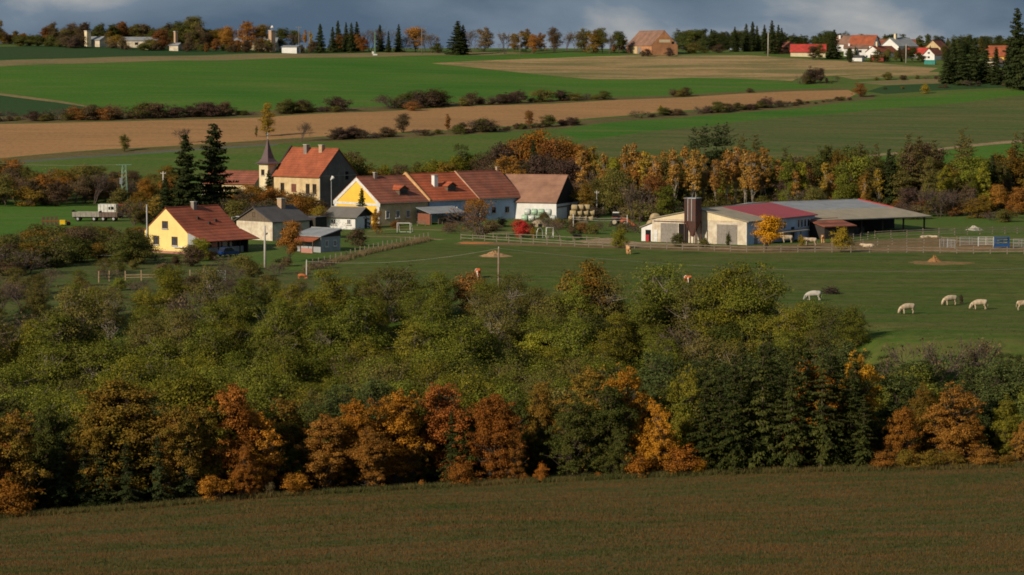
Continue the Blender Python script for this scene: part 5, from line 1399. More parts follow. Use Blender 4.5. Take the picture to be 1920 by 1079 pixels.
hedge(1262, 1290, bank2, 2, 2.2, 2.8, 'in a tiny lone clump on the upper bank', BR)
hedge(1390, 1410, bank2, 1, 2.2, 2.8, 'alone at the right end of the upper bank', BR)
hedge(620, 740, bank1, 9, 1.6, 3.2, 'in the lower hedge left of the round lone tree', ['maroon_bush', 'brown_bush', 'green_bush'])
hedge(780, 830, bank1, 3, 1.4, 2.0, 'right of the round lone tree', BR)
hedge(850, 1030, bank1, 12, 1.6, 3.6, 'in the lower hedge above the farm', ['maroon_bush', 'green_bush', 'brown_bush'])
hedge(1045, 1085, bank1, 3, 2.2, 3.0, 'in a small dark clump at the hedge gap', ['green_bush', 'maroon_bush'])
hedge(1190, 1290, bank1, 7, 1.4, 2.6, 'in the lower hedge by the yellow bush', BR)
hedge(1300, 1480, bank1, 12, 1.4, 3.2, 'in the long dark lower hedge at right', ['maroon_bush', 'green_bush', 'brown_bush'])
hedge(1480, 1600, bank1, 6, 1.0, 2.0, 'at the thin right end of the lower hedge', BR)
hedge(1490, 1570, lambda p: 158 - (p - 1490) * 0.02, 6, 1.6, 5.4, 'in the brown clump below the village', ['brown_bush', 'olive_brown', 'maroon_bush', 'olive_brown'], ('bush', 'bare', 'round', 'bare_bush'), 0.9)
hedge(1640, 1790, lambda p: 150, 5, 1.6, 3.0, 'on the strips below the village', BR)
hedge(1650, 1920, lambda p: 168 - (p - 1650) * 0.03, 6, 1.4, 2.6, 'on the right-hand field edge', BR)
hedge(1850, 1960, lambda p: 150, 6, 3.0, 5.0, 'under the tall spruces at far right', ['rust_bush', 'brown_bush', 'maroon_bush'])

# the ridge line, left to right
random.seed(41)
Z_R = 'in the ridge belt at far left'
for i in range(104):
    px = random.uniform(-60, 600) if i > 84 else random.uniform(-60, 430)
    Y = random.uniform(1192, 1250)
    hh = random.uniform(7, 10.5) if px > 90 or px < 10 else random.uniform(4, 6)
    tree(random.choice(['oak', 'round', 'oak', 'round']), px, Y=Y, hgt=hh * random.uniform(0.75, 1.05), w=1.1, leaf=random.choice(['brown_bush', 'oak_olive', 'brown_bush', 'rust_bush', 'dark_green', 'olive_brown', 'dry']), noun='ridge tree', adj='autumn-coloured', zone='on the ridge ' + (('at the left edge' if Y < 1222 else 'far back at the left edge') if px < 60 else ('left of the square tower' if px < 165 and Y < 1220 else ('far behind the dark bushes' if px < 165 else ('between tower and brick chimney' if px < 330 and Y < 1220 else ('far behind the flat shed' if px < 330 else 'right of the brick chimney'))))))
for px in (45, 62, 78, 95):
    tree('bush', px, Y=1165, hgt=4.5, w=1.2, leaf='dark_green', noun='bush', adj='dark green', zone='before the ridge belt at far left', cat='bush')
for i in range(16):
    px = random.uniform(100, 470)
    tree('bush', px, Y=random.uniform(1150, 1170), hgt=random.uniform(1.6, 3.2), w=1.3, leaf=random.choice(BR), noun='bush', adj='low brown', zone='at the foot of the ridge ' + ('tower' if px < 280 else 'works'), cat='bush')
for i in range(34):
    px = random.uniform(90, 600)
    if 535 < px < 560: continue
    tree(random.choice(['round', 'bush', 'oak']), px, Y=random.uniform(1152, 1176), hgt=random.uniform(2.6, 5.4), w=1.2, leaf=random.choice(['dry', 'brown_bush', 'rust_bush', 'oak_olive', 'maroon_bush', 'olive_brown']), noun='screen tree', adj='small brown', zone='before the ridge works ' + ('left of the brick chimney' if px < 335 else 'right of the brick chimney'))
for i in range(16):
    px = random.uniform(1565, 1775)
    tree(random.choice(['round', 'oak', 'dark_spruce']), px, Y=random.uniform(1108, 1170), hgt=random.uniform(2.4, 5.2), w=1.1, leaf=random.choice(['dark_green', 'spruce_dark', 'brown_bush', 'olive_brown']), noun='village tree', adj='dark', zone='before the village houses')
one('round', 308, 55, Y=1160, w=1.2, leaf='rust_bush', label='red-orange round tree among the ridge works', noun='red_tree')
one('round', 2, 35, Y=1180, w=0.8, leaf='oak_olive', label='olive tree at the very left edge of the ridge', noun='ridge_tree')
one('round', 365, 30, Y=1205, w=1.0, leaf='olive_brown', label='highest rounded tree of the left ridge belt', noun='ridge_tree')
for px, top, k, lf in ((470, 42, 'round', 'oak_brown'), (495, 45, 'round', 'oak_olive'), (530, 52, 'round', 'dark_green'), (430, 50, 'round', 'oak_brown'), (575, 55, 'aspen', 'oak_brown'), (585, 58, 'aspen', 'aspen_gold'), (560, 62, 'bare', None), (640, 64, 'round', 'rust_bush'), (655, 62, 'round', 'rust_bush'), (668, 64, 'round', 'rust_bush'), (682, 70, 'round', 'oak_red'), (695, 52, 'bare', None), (720, 50, 'bare', None), (780, 50, 'round', 'oak_brown'), (800, 55, 'bare', None), (812, 60, 'bare', None), (760, 65, 'bare', None), (820, 80, 'bush', 'dark_green'), (885, 52, 'bare', None), (908, 52, 'round', 'dry')):
    tree(k, px, top, Y=random.uniform(1168, 1195), w=0.95, leaf=lf, noun='tree', adj='bare' if k == 'bare' else 'autumn', zone='on the middle of the ridge')
for px, top, w in ((603, 44, 1.0), (626, 50, 0.9), (636, 38, 0.9), (651, 41, 0.8), (661, 42, 0.8), (671, 40, 0.9), (714, 46, 1.0), (730, 58, 0.7), (749, 45, 0.9)):
    tree('dark_spruce', px, top, Y=random.uniform(1168, 1190), w=w, leaf='spruce_dark', noun='spruce', adj='dark', zone='on the middle of the ridge')
one('dark_spruce', 859, 39, Y=1160, w=1.75, leaf='spruce_dark', label='biggest dark spruce standing alone on the ridge skyline', noun='ridge_spruce')
one('dark_spruce', 869, 46, Y=1164, w=1.0, leaf='spruce_dark', label='smaller dark spruce touching the biggest ridge spruce', noun='ridge_spruce')
for px, top, k, lf in ((947, 60, 'bare', None), (965, 62, 'round', 'oak_olive'), (985, 55, 'round', 'oak_olive'), (1000, 65, 'round', 'oak_brown'), (1015, 62, 'round', 'oak_brown'), (1038, 52, 'round', 'brown_bush'), (1060, 58, 'bare', None), (1078, 55, 'bare', None), (1095, 54, 'round', 'olive_brown'), (1110, 58, 'round', 'oak_olive'), (1128, 52, 'round', 'olive_brown'), (1140, 62, 'bare', None), (1160, 58, 'round', 'dark_green'), (1168, 72, 'round', 'rust_bush'), (1115, 88, 'bush', 'gold_bush'), (1150, 84, 'bush', 'rust_bush')):
    tree(k, px, top, Y=random.uniform(1165, 1190), w=0.85, leaf=lf, noun='tree', adj='bare' if k == 'bare' else 'autumn', zone='on the skyline left of the brick barn')
for px, top, lf in ((1212, 92, 'maroon_bush'), (1253, 90, 'maroon_bush'), (1203, 95, 'brown_bush')):
    tree('bush', px, top, Y=1144, w=1.0, leaf=lf, noun='bush', adj='dark', zone='against the brick barn', cat='bush')
random.seed(43)
for i in range(120):
    px = 1275 + (1990 - 1275) * i / 120 + random.uniform(-5, 5)
    Y = random.uniform(1240, 1330)
    tree(random.choice(['pine', 'pine', 'dark_spruce', 'round']), px, Y=Y, hgt=random.uniform(6.8, 9.8), w=1.35, leaf=random.choice(['pine', 'spruce_dark', 'dark_green', 'spruce_dark', 'olive_brown']), noun='wood tree', adj='dark', zone='in the skyline wood ' + next(c for lim, c in ((1370, 'right of the brick barn'), (1480, 'behind the ridge spruces'), (1560, 'behind the long cream barn'), (1640, 'behind the white house'), (1720, 'behind the grey roof'), (1800, 'behind the scarlet roof'), (1880, 'behind the big spruce clump'), (9999, 'at far right')) if px < lim))
for px, top in ((1375, 50), (1396, 44), (1408, 40), (1416, 48), (1430, 46), (1444, 38), (1456, 46), (1462, 52)):
    tree('dark_spruce', px, top, Y=random.uniform(1150, 1200), w=0.95, leaf='spruce_dark', noun='spruce', adj='tall dark', zone='left of the ridge village')
one('dark_spruce', 1560, 55, Y=1130, w=1.3, leaf='spruce_dark', label='broad dark spruce at the end of the long cream barn', noun='village_spruce')
for px, top, w, Y in ((1782, 72, 1.0, 1010), (1800, 78, 1.0, 1000), (1822, 70, 1.0, 1015), (1842, 76, 1.0, 1008), (1862, 88, 1.0, 1000), (1770, 95, 0.9, 1005)):
    tree('dark_spruce', px, top, Y=Y, w=w * 1.15, leaf='spruce_dark', noun='spruce', adj='dark', zone='in the big clump right of the village')
one('dark_spruce', 1900, 14, Y=985, w=0.95, leaf='spruce_dark', label='tallest dark spruce at the right edge of the skyline', noun='tall_spruce')
one('dark_spruce', 1925, 25, Y=975, w=1.0, leaf='spruce_dark', label='tall dark spruce cut by the right picture edge', noun='tall_spruce')
one('dark_spruce', 1885, 75, Y=1000, w=0.9, leaf='spruce_dark', label='shorter dark spruce left of the tallest one', noun='tall_spruce')
for px, top in ((1660, 92), (1676, 96), (1692, 90), (1705, 88), (1718, 98), (1520, 86), (1532, 84), (1765, 100), (1640, 104), (1726, 104)):
    tree('round', px, top, Y=1118 if px > 1600 else 1125, w=1.0, leaf=random.choice(['dark_green', 'brown_bush', 'olive_brown']), noun='garden tree', adj='dark', zone='among the village houses')
for px in (1300, 1320, 1345, 1480, 1500, 1290):
    tree('bush', px, Y=1165, hgt=random.uniform(2, 4.5), w=1.3, leaf=random.choice(BR), noun='bush', adj='brown', zone='between the brick barn and the village', cat='bush')
label_trees()
# ------------------------------------------------------------------ cattle
def coat(name, c1, c2, scale, lo, hi):
    m, nt, out = nodes_of(name)
    bs = N(nt, 'ShaderNodeBsdfPrincipled', Roughness=0.85)
    bs.inputs['Specular IOR Level'].default_value = 0.1
    tc = nt.nodes.new('ShaderNodeTexCoord')
    n1 = N(nt, 'ShaderNodeTexNoise', Scale=scale, Detail=3.0)
    nt.links.new(tc.outputs['Object'], n1.inputs['Vector'])
    nt.links.new(mixc(nt, ramp(nt, n1.outputs['Fac'], lo, hi), c1, c2), bs.inputs['Base Color'])
    nt.links.new(bs.outputs[0], out.inputs['Surface'])
    return m
COAT_CREAM = coat('cream_coat', (0.50, 0.40, 0.28), (0.30, 0.21, 0.13), 2.2, 0.44, 0.66)
COAT_WHITE = coat('white_coat', (0.42, 0.39, 0.34), (0.28, 0.26, 0.23), 1.4, 0.45, 0.6)
COAT_TAN = coat('tan_coat', (0.50, 0.27, 0.12), (0.58, 0.36, 0.18), 1.4, 0.4, 0.65)
COAT_PIED = coat('pied_coat', (0.40, 0.10, 0.035), (0.70, 0.62, 0.52), 1.1, 0.50, 0.54)
COAT_RUST = coat('rust_coat', (0.36, 0.11, 0.04), (0.45, 0.17, 0.06), 1.4, 0.4, 0.65)
HOOF = mat('hoof_horn', (0.06, 0.045, 0.035), None, 3)
def cow_mesh(pose):
    """one continuous body grown over a joint skeleton; faces +x, stands on z = 0"""
    lie = pose == 'lying'
    dz = -0.72 if lie else 0.0
    J, Rr, Ed = [], [], []
    def j(p, r, par=None):
        J.append(p); Rr.append(r if isinstance(r, tuple) else (r, r))
        if par is not None: Ed.append((par, len(J) - 1))
        return len(J) - 1
    pel = j((-0.72, 0, 1.13 + dz), (0.30, 0.36))
    rump = j((-0.98, 0, 1.10 + dz), (0.25, 0.32), pel)
    loin = j((-0.35, 0, 1.08 + dz), (0.37, 0.43), pel)
    bel = j((0.05, 0, 1.02 + dz), (0.40, 0.47), loin)
    chest = j((0.45, 0, 1.02 + dz), (0.36, 0.44), bel)
    sho = j((0.72, 0, 1.10 + dz), (0.29, 0.38), chest)
    if pose == 'grazing':
        nk = j((0.98, 0.03, 0.86), (0.21, 0.28), sho); po = j((1.20, 0.05, 0.52), (0.18, 0.19), nk); mu = j((1.34, 0.06, 0.26), (0.15, 0.15), po); no = j((1.40, 0.06, 0.12), 0.115, mu)
    else:
        nk = j((0.98, 0.03, 1.26 + dz), (0.21, 0.28), sho); po = j((1.22, 0.05, 1.42 + dz), (0.18, 0.19), nk); mu = j((1.45, 0.06, 1.28 + dz), (0.15, 0.15), po); no = j((1.60, 0.06, 1.19 + dz), 0.115, mu)
    hz = J[po][2]
    for s in (-1, 1):
        ea = j((J[po][0] - 0.03, s * 0.17, hz + 0.07), 0.045, po); j((J[po][0] - 0.05, s * 0.30, hz + 0.06), 0.03, ea)
    tl = j((-1.16, 0, 1.12 + dz), 0.05, rump); t2 = j((-1.20, 0, 0.78 + dz * 0.6), 0.035, tl); j((-1.19, 0, max(0.08, 0.45 + dz)), 0.05, t2)
    for s in (-1, 1):
        if lie:
            a = j((-0.62, s * 0.30, 0.32), 0.17, pel); b = j((-0.20, s * 0.50, 0.16), 0.10, a); j((-0.62, s * 0.56, 0.09), 0.07, b)
            a = j((0.66, s * 0.24, 0.26), 0.13, sho); b = j((1.0, s * 0.30, 0.13), 0.085, a); j((0.70, s * 0.34, 0.08), 0.065, b)
        else:
            k = 0.10 * s
            a = j((-0.78, s * 0.20, 0.86), (0.16, 0.20), pel); b = j((-0.74 + k, s * 0.21, 0.66), 0.11, a); c = j((-0.93 + k, s * 0.20, 0.42), 0.10, b); d = j((-0.88 + k, s * 0.20, 0.12), 0.08, c); j((-0.84 + k, s * 0.20, 0.04), 0.085, d)
            a = j((0.66, s * 0.17, 0.82), (0.12, 0.15), sho); b = j((0.66 - k, s * 0.18, 0.46), 0.105, a); c = j((0.64 - k, s * 0.18, 0.14), 0.08, b); j((0.67 - k, s * 0.18, 0.04), 0.085, c)
    me = bpy.data.meshes.new('cow_skeleton')
    me.from_pydata(J, Ed, [])
    ob = bpy.data.objects.new('cow_skeleton', me)
    COL.objects.link(ob)
    md = ob.modifiers.new('skin', 'SKIN')
    md.use_smooth_shade = True
    if not me.skin_vertices:
        bpy.context.view_layer.objects.active = ob
        bm = bmesh.new(); bm.from_mesh(me); bm.verts.layers.skin.verify(); bm.to_mesh(me); bm.free()
    for i, sv in enumerate(me.skin_vertices[0].data):
        sv.radius = Rr[i]; sv.use_root = i == 0
    s2 = ob.modifiers.new('sub', 'SUBSURF'); s2.levels = 2; s2.render_levels = 2
    dg = bpy.context.evaluated_depsgraph_get()
    out = bpy.data.meshes.new_from_object(ob.evaluated_get(dg))
    bpy.data.objects.remove(ob)
    out.name = 'cow_body'
    return out
COWS = {p_: cow_mesh(p_) for p_ in ('grazing', 'standing', 'lying')}
def cow(px, py, pose, face, coatm, label, s=1.0, Y=None):
    g = G(px, py) if Y is None else C(px, Y)
    root = thing('cow', g, R(face), label, 'cow', 'cattle on the farm')
    root.scale = (s, s, s)
    me = COWS[pose]
    if not len(me.materials): me.materials.append(coatm)
    b = bpy.data.objects.new('body', me); COL.objects.link(b); b.parent = root
    b.material_slots[0].link = 'OBJECT'; b.material_slots[0].material = coatm
    hx, hz = (1.16, 0.66) if pose == 'grazing' else (1.16, 1.60 if pose == 'standing' else 0.88)
    for sgn in (-1, 1):
        MB().tube([(hx, sgn * 0.10, hz - 0.06), (hx, sgn * 0.24, hz), (hx + 0.06, sgn * 0.26, hz + 0.14)], [0.035, 0.028, 0.008], 5).build('horn', HOOF, root)
cow(1701, 589, 'grazing', 200, COAT_CREAM, 'cream cow grazing, leftmost of the three on the right pasture')
cow(1781, 573, 'grazing', 205, COAT_CREAM, 'cream cow grazing right beside the dark thistle clump')
cow(1836, 581, 'grazing', 182, COAT_CREAM, 'cream cow grazing side-on, right of the dark thistle clump')
cow(1921, 583, 'grazing', 10, COAT_CREAM, 'cream cow cut off by the right picture edge')
cow(1525, 564, 'grazing', 178, COAT_WHITE, 'white cow grazing beside the dark brushwood heap')
cow(1289, 531, 'standing', -68, COAT_PIED, 'brown and white calf standing alone on the middle pasture', 0.8)
cow(1178, 477, 'standing', 96, COAT_TAN, 'tan cow seen end-on near the paddock fence')
cow(896, 521, 'standing', -80, COAT_PIED, 'brown and white cow behind the rust orange bush')
cow(660, 582, 'standing', -70, COAT_WHITE, 'greyish white cow at the left pasture edge above the trees')
cow(1262, 596, 'grazing', 20, COAT_CREAM, 'cream cow half hidden by treetops below the calf')
cow(1450, 597, 'grazing', 30, COAT_CREAM, 'cream cow behind treetops left of the brushwood heap')
cow(1412, 573, 'standing', -60, COAT_WHITE, 'white cow mostly hidden behind the tall acacia')
cow(1475, 456, 'standing', 188, COAT_CREAM, 'cream cow right of the golden tree by the cowshed')
cow(1520, 461, 'standing', 184, COAT_CREAM, 'cream cow in the yard right of the small golden shrub')
cow(1543, 456, 'standing', -100, COAT_TAN, 'tan cow facing the camera in the cowshed yard')
cow(1628, 465, 'lying', 170, COAT_CREAM, 'cream cow lying in the yard right of the golden shrub')
cow(1733, 447, 'lying', 10, COAT_CREAM, 'small cream calf lying under the open barn front', 0.7)
cow(1752, 447, 'lying', 175, COAT_CREAM, 'small cream calf lying right of another by the open barn', 0.7)
cow(567, 524, 'grazing', 5, COAT_RUST, 'rust-brown goat-sized calf at the paddock post on the left', 0.6)

# ------------------------------------------------------------------ heaps
def heap(name, label, px, py, rx, ry, hh, m, cat, sharp=1.0, tilt=0):
    g = G(px, py)
    n, k = 28, 9
    V = [(0, 0, hh)]
    for i in range(1, k + 1):
        t = i / k
        for a in range(n):
            th = 2 * math.pi * a / n
            r = t * (1 + 0.14 * math.sin(3 * th + 1) + 0.08 * math.sin(7 * th))
            z = hh * (1 - t) ** sharp * (1 + 0.25 * random.uniform(-1, 1) * (i < k)) - (0.08 if i == k else 0)
            V.append((rx * r * math.cos(th), ry * r * math.sin(th), z))
    F = [(0, 1 + a, 1 + (a + 1) % n) for a in range(n)]
    for i in range(k - 1):
        for a in range(n):
            p0, p1 = 1 + i * n + a, 1 + i * n + (a + 1) % n
            F.append((p0, p0 + n, p1 + n, p1))
    o = link(name, pymesh(name, V, F, False), m)
    o.location = g; o.rotation_euler = (0, 0, R(tilt))
    return tag(o, label, cat)
SOIL = mat('heap_soil', (0.36, 0.21, 0.10), (0.27, 0.16, 0.08), 2, 0.95, bump=0.5)
STRAW = mat('heap_straw', (0.44, 0.21, 0.075), (0.34, 0.16, 0.06), 3, 0.95, bump=0.5)
heap('soil_heap', 'heap of bare brown soil behind the wooden power pole', 926, 481, 2.9, 2.6, 0.95, SOIL, 'heap', 1.5)
heap('straw_heap', 'pointed orange straw heap on the pasture at right', 1752, 492, 1.5, 1.4, 1.15, mat('heap_straw_dull', (0.30, 0.155, 0.06), (0.20, 0.11, 0.045), 4, 0.95, bump=0.8), 'heap', 1.5)
heap('scattered_straw', 'flat ring of scattered orange straw around the pointed heap', 1756, 493.5, 5.6, 4.6, 0.12, mat('thin_straw', (0.24, 0.13, 0.045), (0.13, 0.10, 0.03), 1.2), 'straw', 0.5)
heap('leaf_litter_patch', 'orange fallen leaves under the brown lawn tree', 890, 456, 3.4, 2.4, 0.10, mat('fallen_leaves', (0.48, 0.17, 0.04), (0.36, 0.13, 0.04), 3), 'leaves', 0.5)
g = G(1558, 551)
t = thing('brushwood_heap', g, 0, 'dark brushwood heap on the pasture beside the white cow', 'heap')
mbw = MB()
for i in range(90):
    a = random.uniform(0, 6.28); r_ = random.uniform(0, 1.3)
    p_ = Vector((r_ * math.cos(a), r_ * math.sin(a), random.uniform(0, 0.9) * (1.2 - r_ / 1.4)))
    d_ = Vector((random.uniform(-1, 1), random.uniform(-1, 1), random.uniform(-0.3, 0.5))).normalized() * random.uniform(0.5, 1.1)
    mbw.tube([p_ - d_, p_ + d_], [0.045, 0.02], 4)
mbw.build('branches', mat('dead_branches', (0.05, 0.035, 0.026), None, 3), t)
g = G(1830, 440)
heap('rubble_heap', 'pale rubble heap beyond the steel hurdles', 1826, 432, 1.8, 1.4, 0.9, mat('pale_rubble', (0.5, 0.46, 0.38), (0.3, 0.28, 0.24), 3, bump=0.6), 'heap', 1.2)

# ------------------------------------------------------------------ fences
POST_ME = None
def fence(name, label, pts, step=3.1, hp=1.25, rails=(0.45, 0.95), m=RAIL, skip=()):
    P = [G(*p_) for p_ in pts]
    line = []
    for a, b in zip(P[:-1], P[1:]):
        n = max(1, round((b - a).length / step))
        for k in range(n): line.append(ground_at(a.lerp(b, k / n)))
    line.append(P[-1])
    root = thing(name, line[0], 0, label, 'fence')
    pm = MB().box(-0.08, 0.08, -0.08, 0.08, -0.4, 1.0); pme = pymesh('post', pm.V, pm.F)
    rm = MB().box(0, 1.0, -0.03, 0.03, -0.055, 0.055); rme = pymesh('rail', rm.V, rm.F)
    for i, q in enumerate(line):
        link('post', pme, m, root, loc=q - line[0], rot=(random.uniform(-0.04, 0.04), random.uniform(-0.04, 0.04), 0), scale=(1, 1, hp * random.uniform(0.92, 1.1)))
        if i + 1 < len(line) and i not in skip:
            d = line[i+1] - q
            for z in rails:
                o = link('rail', rme, m, root, loc=q - line[0] + Vector((0, -0.1, z + random.uniform(-0.05, 0.05))))
                o.rotation_euler = (0, -math.atan2(d.z + random.uniform(-0.06, 0.06), d.xy.length), math.atan2(d.y, d.x))
                o.scale = (d.length + 0.05, 1, 1)
    return root
fence('paddock_fence', 'long wooden rail fence between the farm lawn and the pasture', [(864, 450), (1000, 458), (1130, 465), (1250, 468), (1400, 473), (1560, 474), (1700, 474), (1920, 477), (2000, 478)])
fence('side_fence', 'wooden fence with dry grass climbing right of the grey shed', [(575, 505), (640, 487), (700, 471), (760, 458), (803, 449)], 3.0, 1.3, (0.5,))
fence('yard_fence', 'upper wooden fence in the yard before the open barn', [(1560, 459), (1640, 447), (1700, 444), (1790, 441), (1930, 438)], 3.2, 1.35, (0.4, 0.85, 1.2))
fence('inner_fence', 'inner yard fence behind the lying cow', [(1590, 462), (1700, 458), (1765, 456), (1940, 462)], 3.2, 1.2, (0.5, 1.0))
fence('lawn_fence', 'low upper rail fence on the lawn left of the cowshed', [(900, 446), (1000, 450), (1100, 455), (1170, 459)], 3.3, 1.1, (0.9,))
fence('old_paddock', 'rickety old paddock of bare posts and rails below the cottage', [(185, 530), (205, 528), (265, 527), (330, 526), (382, 524)], 2.2, 1.6, (0.55, 1.0), mat('pale_posts', (0.36, 0.25, 0.15), None, 3), skip=(1, 4, 5, 7, 8))
def hurdle(px, py, w, face, label, m=STEEL, bars=6, hh=1.7):
    g = G(px, py)
    t = thing('steel_hurdle', g, R(face), label, 'gate', 'steel hurdles of the cattle pens')
    for x in (0, w):
        MB().tube([(x, 0, -0.2), (x, 0, hh)], 0.05, 6).build('upright', m, t)
    MB().tube([(w/2, 0, 0.2), (w/2, 0, hh)], 0.035, 6).build('upright', m, t)
    for k in range(bars):
        z = 0.28 + (hh - 0.33) * k / (bars - 1)
        MB().tube([(0, 0.0, z), (w, 0.0, z)], 0.035, 5).build('bar', m, t)
hurdle(386, 528, 3.0, 4, 'steel gate panel standing at the old paddock')
for i, (px, w, f) in enumerate(((1762, 1.6, 20), (1776, 2.2, -60), (1800, 3.4, 2), (1834, 2.8, 2), (1862, 1.8, 5), (1900, 3.0, 0))):
    hurdle(px, 466 - (4 if i in (2, 3) else 0), w, f, ['leftmost short hurdle of the cattle pens', 'hurdle set edge-on second from left in the pens', 'wide hurdle left of the white panel in the pens', 'white wide hurdle in the middle of the pens', 'short hurdle just left of the blue crush', 'hurdle at the right edge right of the blue crush'][i], m=STEEL if i != 3 else FRAME_W)
g = G(1867, 467)
t = thing('cattle_crush', g, R(4), 'blue steel cattle crush among the hurdles', 'cattle crush')
BLUE = mat('blue_paint', (0.016, 0.075, 0.23), (0.012, 0.055, 0.17), 2, 0.5, spec=0.4)
for x in (0, 2.4):
    for y in (0, 0.9):
        bx('leg', BLUE, t, x - 0.06, x + 0.06, y - 0.06, y + 0.06, -0.2, 2.05)
for y in (-0.02, 0.92):
    for k in range(4):
        bx('bar', BLUE, t, 0.06, 2.34, y - 0.04, y + 0.04, 0.35 + 0.45 * k, 0.47 + 0.45 * k)
    bx('side_panel', BLUE, t, 0.08, 2.32, y - 0.025, y + 0.025, 0.48, 0.78)
bx('top_panel', BLUE, t, -0.05, 2.45, -0.06, 0.96, 2.052, 2.15)
bx('head_gate', BLUE, t, 2.44, 2.5, 0.0, 0.9, 0.2, 1.9)

# ------------------------------------------------------------------ poles, lamps, wires
def pole(px, py_base, top, label, m=CONCRETE, r=0.16, arm=0.0, Y=None, insul=True, cap=None):
    g = G(px, py_base) if Y is None else C(px, Y)
    hh = At(px, top, g.y).z - g.z
    t = thing('power_pole', g, 0, label, 'pole')
    MB().tube([(0, 0, -0.8), (0, 0, hh)], [r * 1.15, r * 0.8], 8).build('shaft', m, t, smooth=True)
    if arm:
        bx('crossarm', m, t, -arm / 2, arm / 2, -0.08, 0.08, hh - 0.5, hh - 0.36)
        for s in (-1, 0.0, 1):
            MB().tube([(s * arm * 0.45, 0, hh - 0.358), (s * arm * 0.45, 0, hh - 0.15)], [0.05, 0.07], 6).build('insulator', STONE, t)
    elif insul:
        MB().tube([(0, 0, hh + 0.002), (0, 0, hh + 0.25)], [0.08, 0.05], 6).build('insulator', STONE, t)
    return g + Vector((0, 0, hh))
T1 = pole(935, 566, 466, 'wooden power pole standing in the pasture among treetops', mat('pole_wood', (0.24, 0.17, 0.11), None, 3), 0.17)
T2 = pole(497, 502, 424, 'pale concrete pole on the lawn before the old house', CONCRETE, 0.19)
T3 = pole(381, 380, 344, 'upper concrete pole behind the tall spruces', CONCRETE, 0.2, Y=640)
T4 = pole(398, 390, 360, 'thin pole just right of the tall spruces', STEEL, 0.1, Y=600)
T5 = pole(308, 372, 322, 'pole above the copse left of the tall spruces', CONCRETE, 0.18, Y=650, arm=1.2)
T6 = pole(1119, 408, 358, 'pole with flat lamp head right of the white barn', CONCRETE, 0.15, arm=0.9)
T7 = pole(575, 522, 490, 'short pale post at the fence corner', CONCRETE, 0.12)
pole(975, 104, 64, 'pale pole on the ridge before the oaks', RAIL, 0.13, Y=1150)
pole(1437, 104, 62, 'concrete pole left of the village on the ridge', CONCRETE, 0.2, Y=1142)
pole(450, 88, 56, 'pole on the ridge left of the tan chimney', RAIL, 0.13, Y=1160)
pole(563, 92, 50, 'pole with crossarm right of the flat white hut', RAIL, 0.13, Y=1158, arm=2.4)
pole(792, 96, 52, 'double-arm pole at the golden ridge tree', RAIL, 0.14, Y=1160, arm=4.0)
pole(1694, 108, 84, 'thin village pole among the dark garden trees', CONCRETE, 0.18, Y=1112)
t = thing('transformer_mast', C(705, 1150), 0, 'green mast with white cabinet at its foot on the ridge', 'mast')
MB().tube([(0, 0, -0.5), (0, 0, 9.4)], [0.28, 0.2], 6).build('shaft', mat('green_paint', (0.14, 0.24, 0.16), None, 2), t)
bx('cabinet', FRAME_W, t, -0.9, 0.9, -0.5, 0.5, -0.3, 0.5)
bx('sign_plate', FRAME_W, t, -1.3, -0.5, -0.1, 0.0, 0.6, 1.5)
def lattice(px, Y, top, label):
    g = C(px, Y); hh = At(px, top, Y).z - g.z
    t = thing('lattice_pylon', g, R(20), label, 'pylon')
    PG = mat('pylon_green', (0.20, 0.32, 0.22), None, 2, 0.6)
    for sx in (-1, 1):
        for sy in (-1, 1):
            MB().tube([(sx * 0.7, sy * 0.7, -0.3), (sx * 0.4, sy * 0.4, hh)], 0.07, 5).build('leg', PG, t)
    n = 9
    for k in range(n):
        z0, z1 = hh * k / n, hh * (k + 1) / n
        w0, w1 = 0.7 - 0.3 * k / n, 0.7 - 0.3 * (k + 1) / n
        for s in (-1, 1):
            MB().tube([(-w0, s * w0, z0), (w1, s * w1, z1)], 0.045, 4).build('brace', PG, t)
            MB().tube([(s * w0, -w0, z0), (s * w1, w1, z1)], 0.045, 4).build('brace', PG, t)
    bx('crossarm', PG, t, -1.7, 1.7, -0.1, 0.1, hh + 0.002, hh + 0.2)
    bx('transformer', STEEL, t, -1.2, -0.6, -0.9, -0.72, hh * 0.55, hh * 0.7)
    return g + Vector((0, 0, hh + 0.2))
T8 = lattice(235, 640, 310, 'green lattice pylon before the copse behind the left field')
def lamp(px, py, top, label, Y=None):
    g = G(px, py) if Y is None else C(px, Y)
    hh = At(px, top, g.y).z - g.z
    t = thing('street_lamp', g, R(8), label, 'street lamp')
    MB().tube([(0, 0, -0.4), (0, 0, hh)], [0.09, 0.06], 8).build('post', STEEL, t)
    MB().tube([(0, 0, hh - 0.1), (0.8, 0, hh + 0.05)], 0.04, 6).build('arm', STEEL, t)
    bx('lamp_head', FRAME_W, t, 0.75, 1.35, -0.12, 0.12, hh, hh + 0.14)
lamp(435, 455, 407, 'street lamp with white head before the boarded gable')
def wire(a, b, sag, label, r=0.016):
    pts = [a.lerp(b, k / 24) - Vector((0, 0, sag * 4 * (k / 24) * (1 - k / 24))) for k in range(25)]
    o = MB().tube(pts, r, 4).build('power_line', mat('wire_grey', (0.34, 0.31, 0.26), None, 3), None)
    o.data.transform(Matrix.Translation(-a)); o.location = a
    tag(o, label, 'wire')
wire(T7, T1, 1.0, 'power line from the fence corner post to the pasture pole')
wire(T1, At(2000, 500, 430), 1.8, 'power line running right from the pasture pole over the grass')
wire(At(-80, 466, 470), At(262, 478, 470), 0.5, 'power line crossing the dark thicket at far left', 0.022)
wire(At(-60, 302, 640), T8, 0.6, 'power line arriving at the lattice pylon from the left', 0.022)

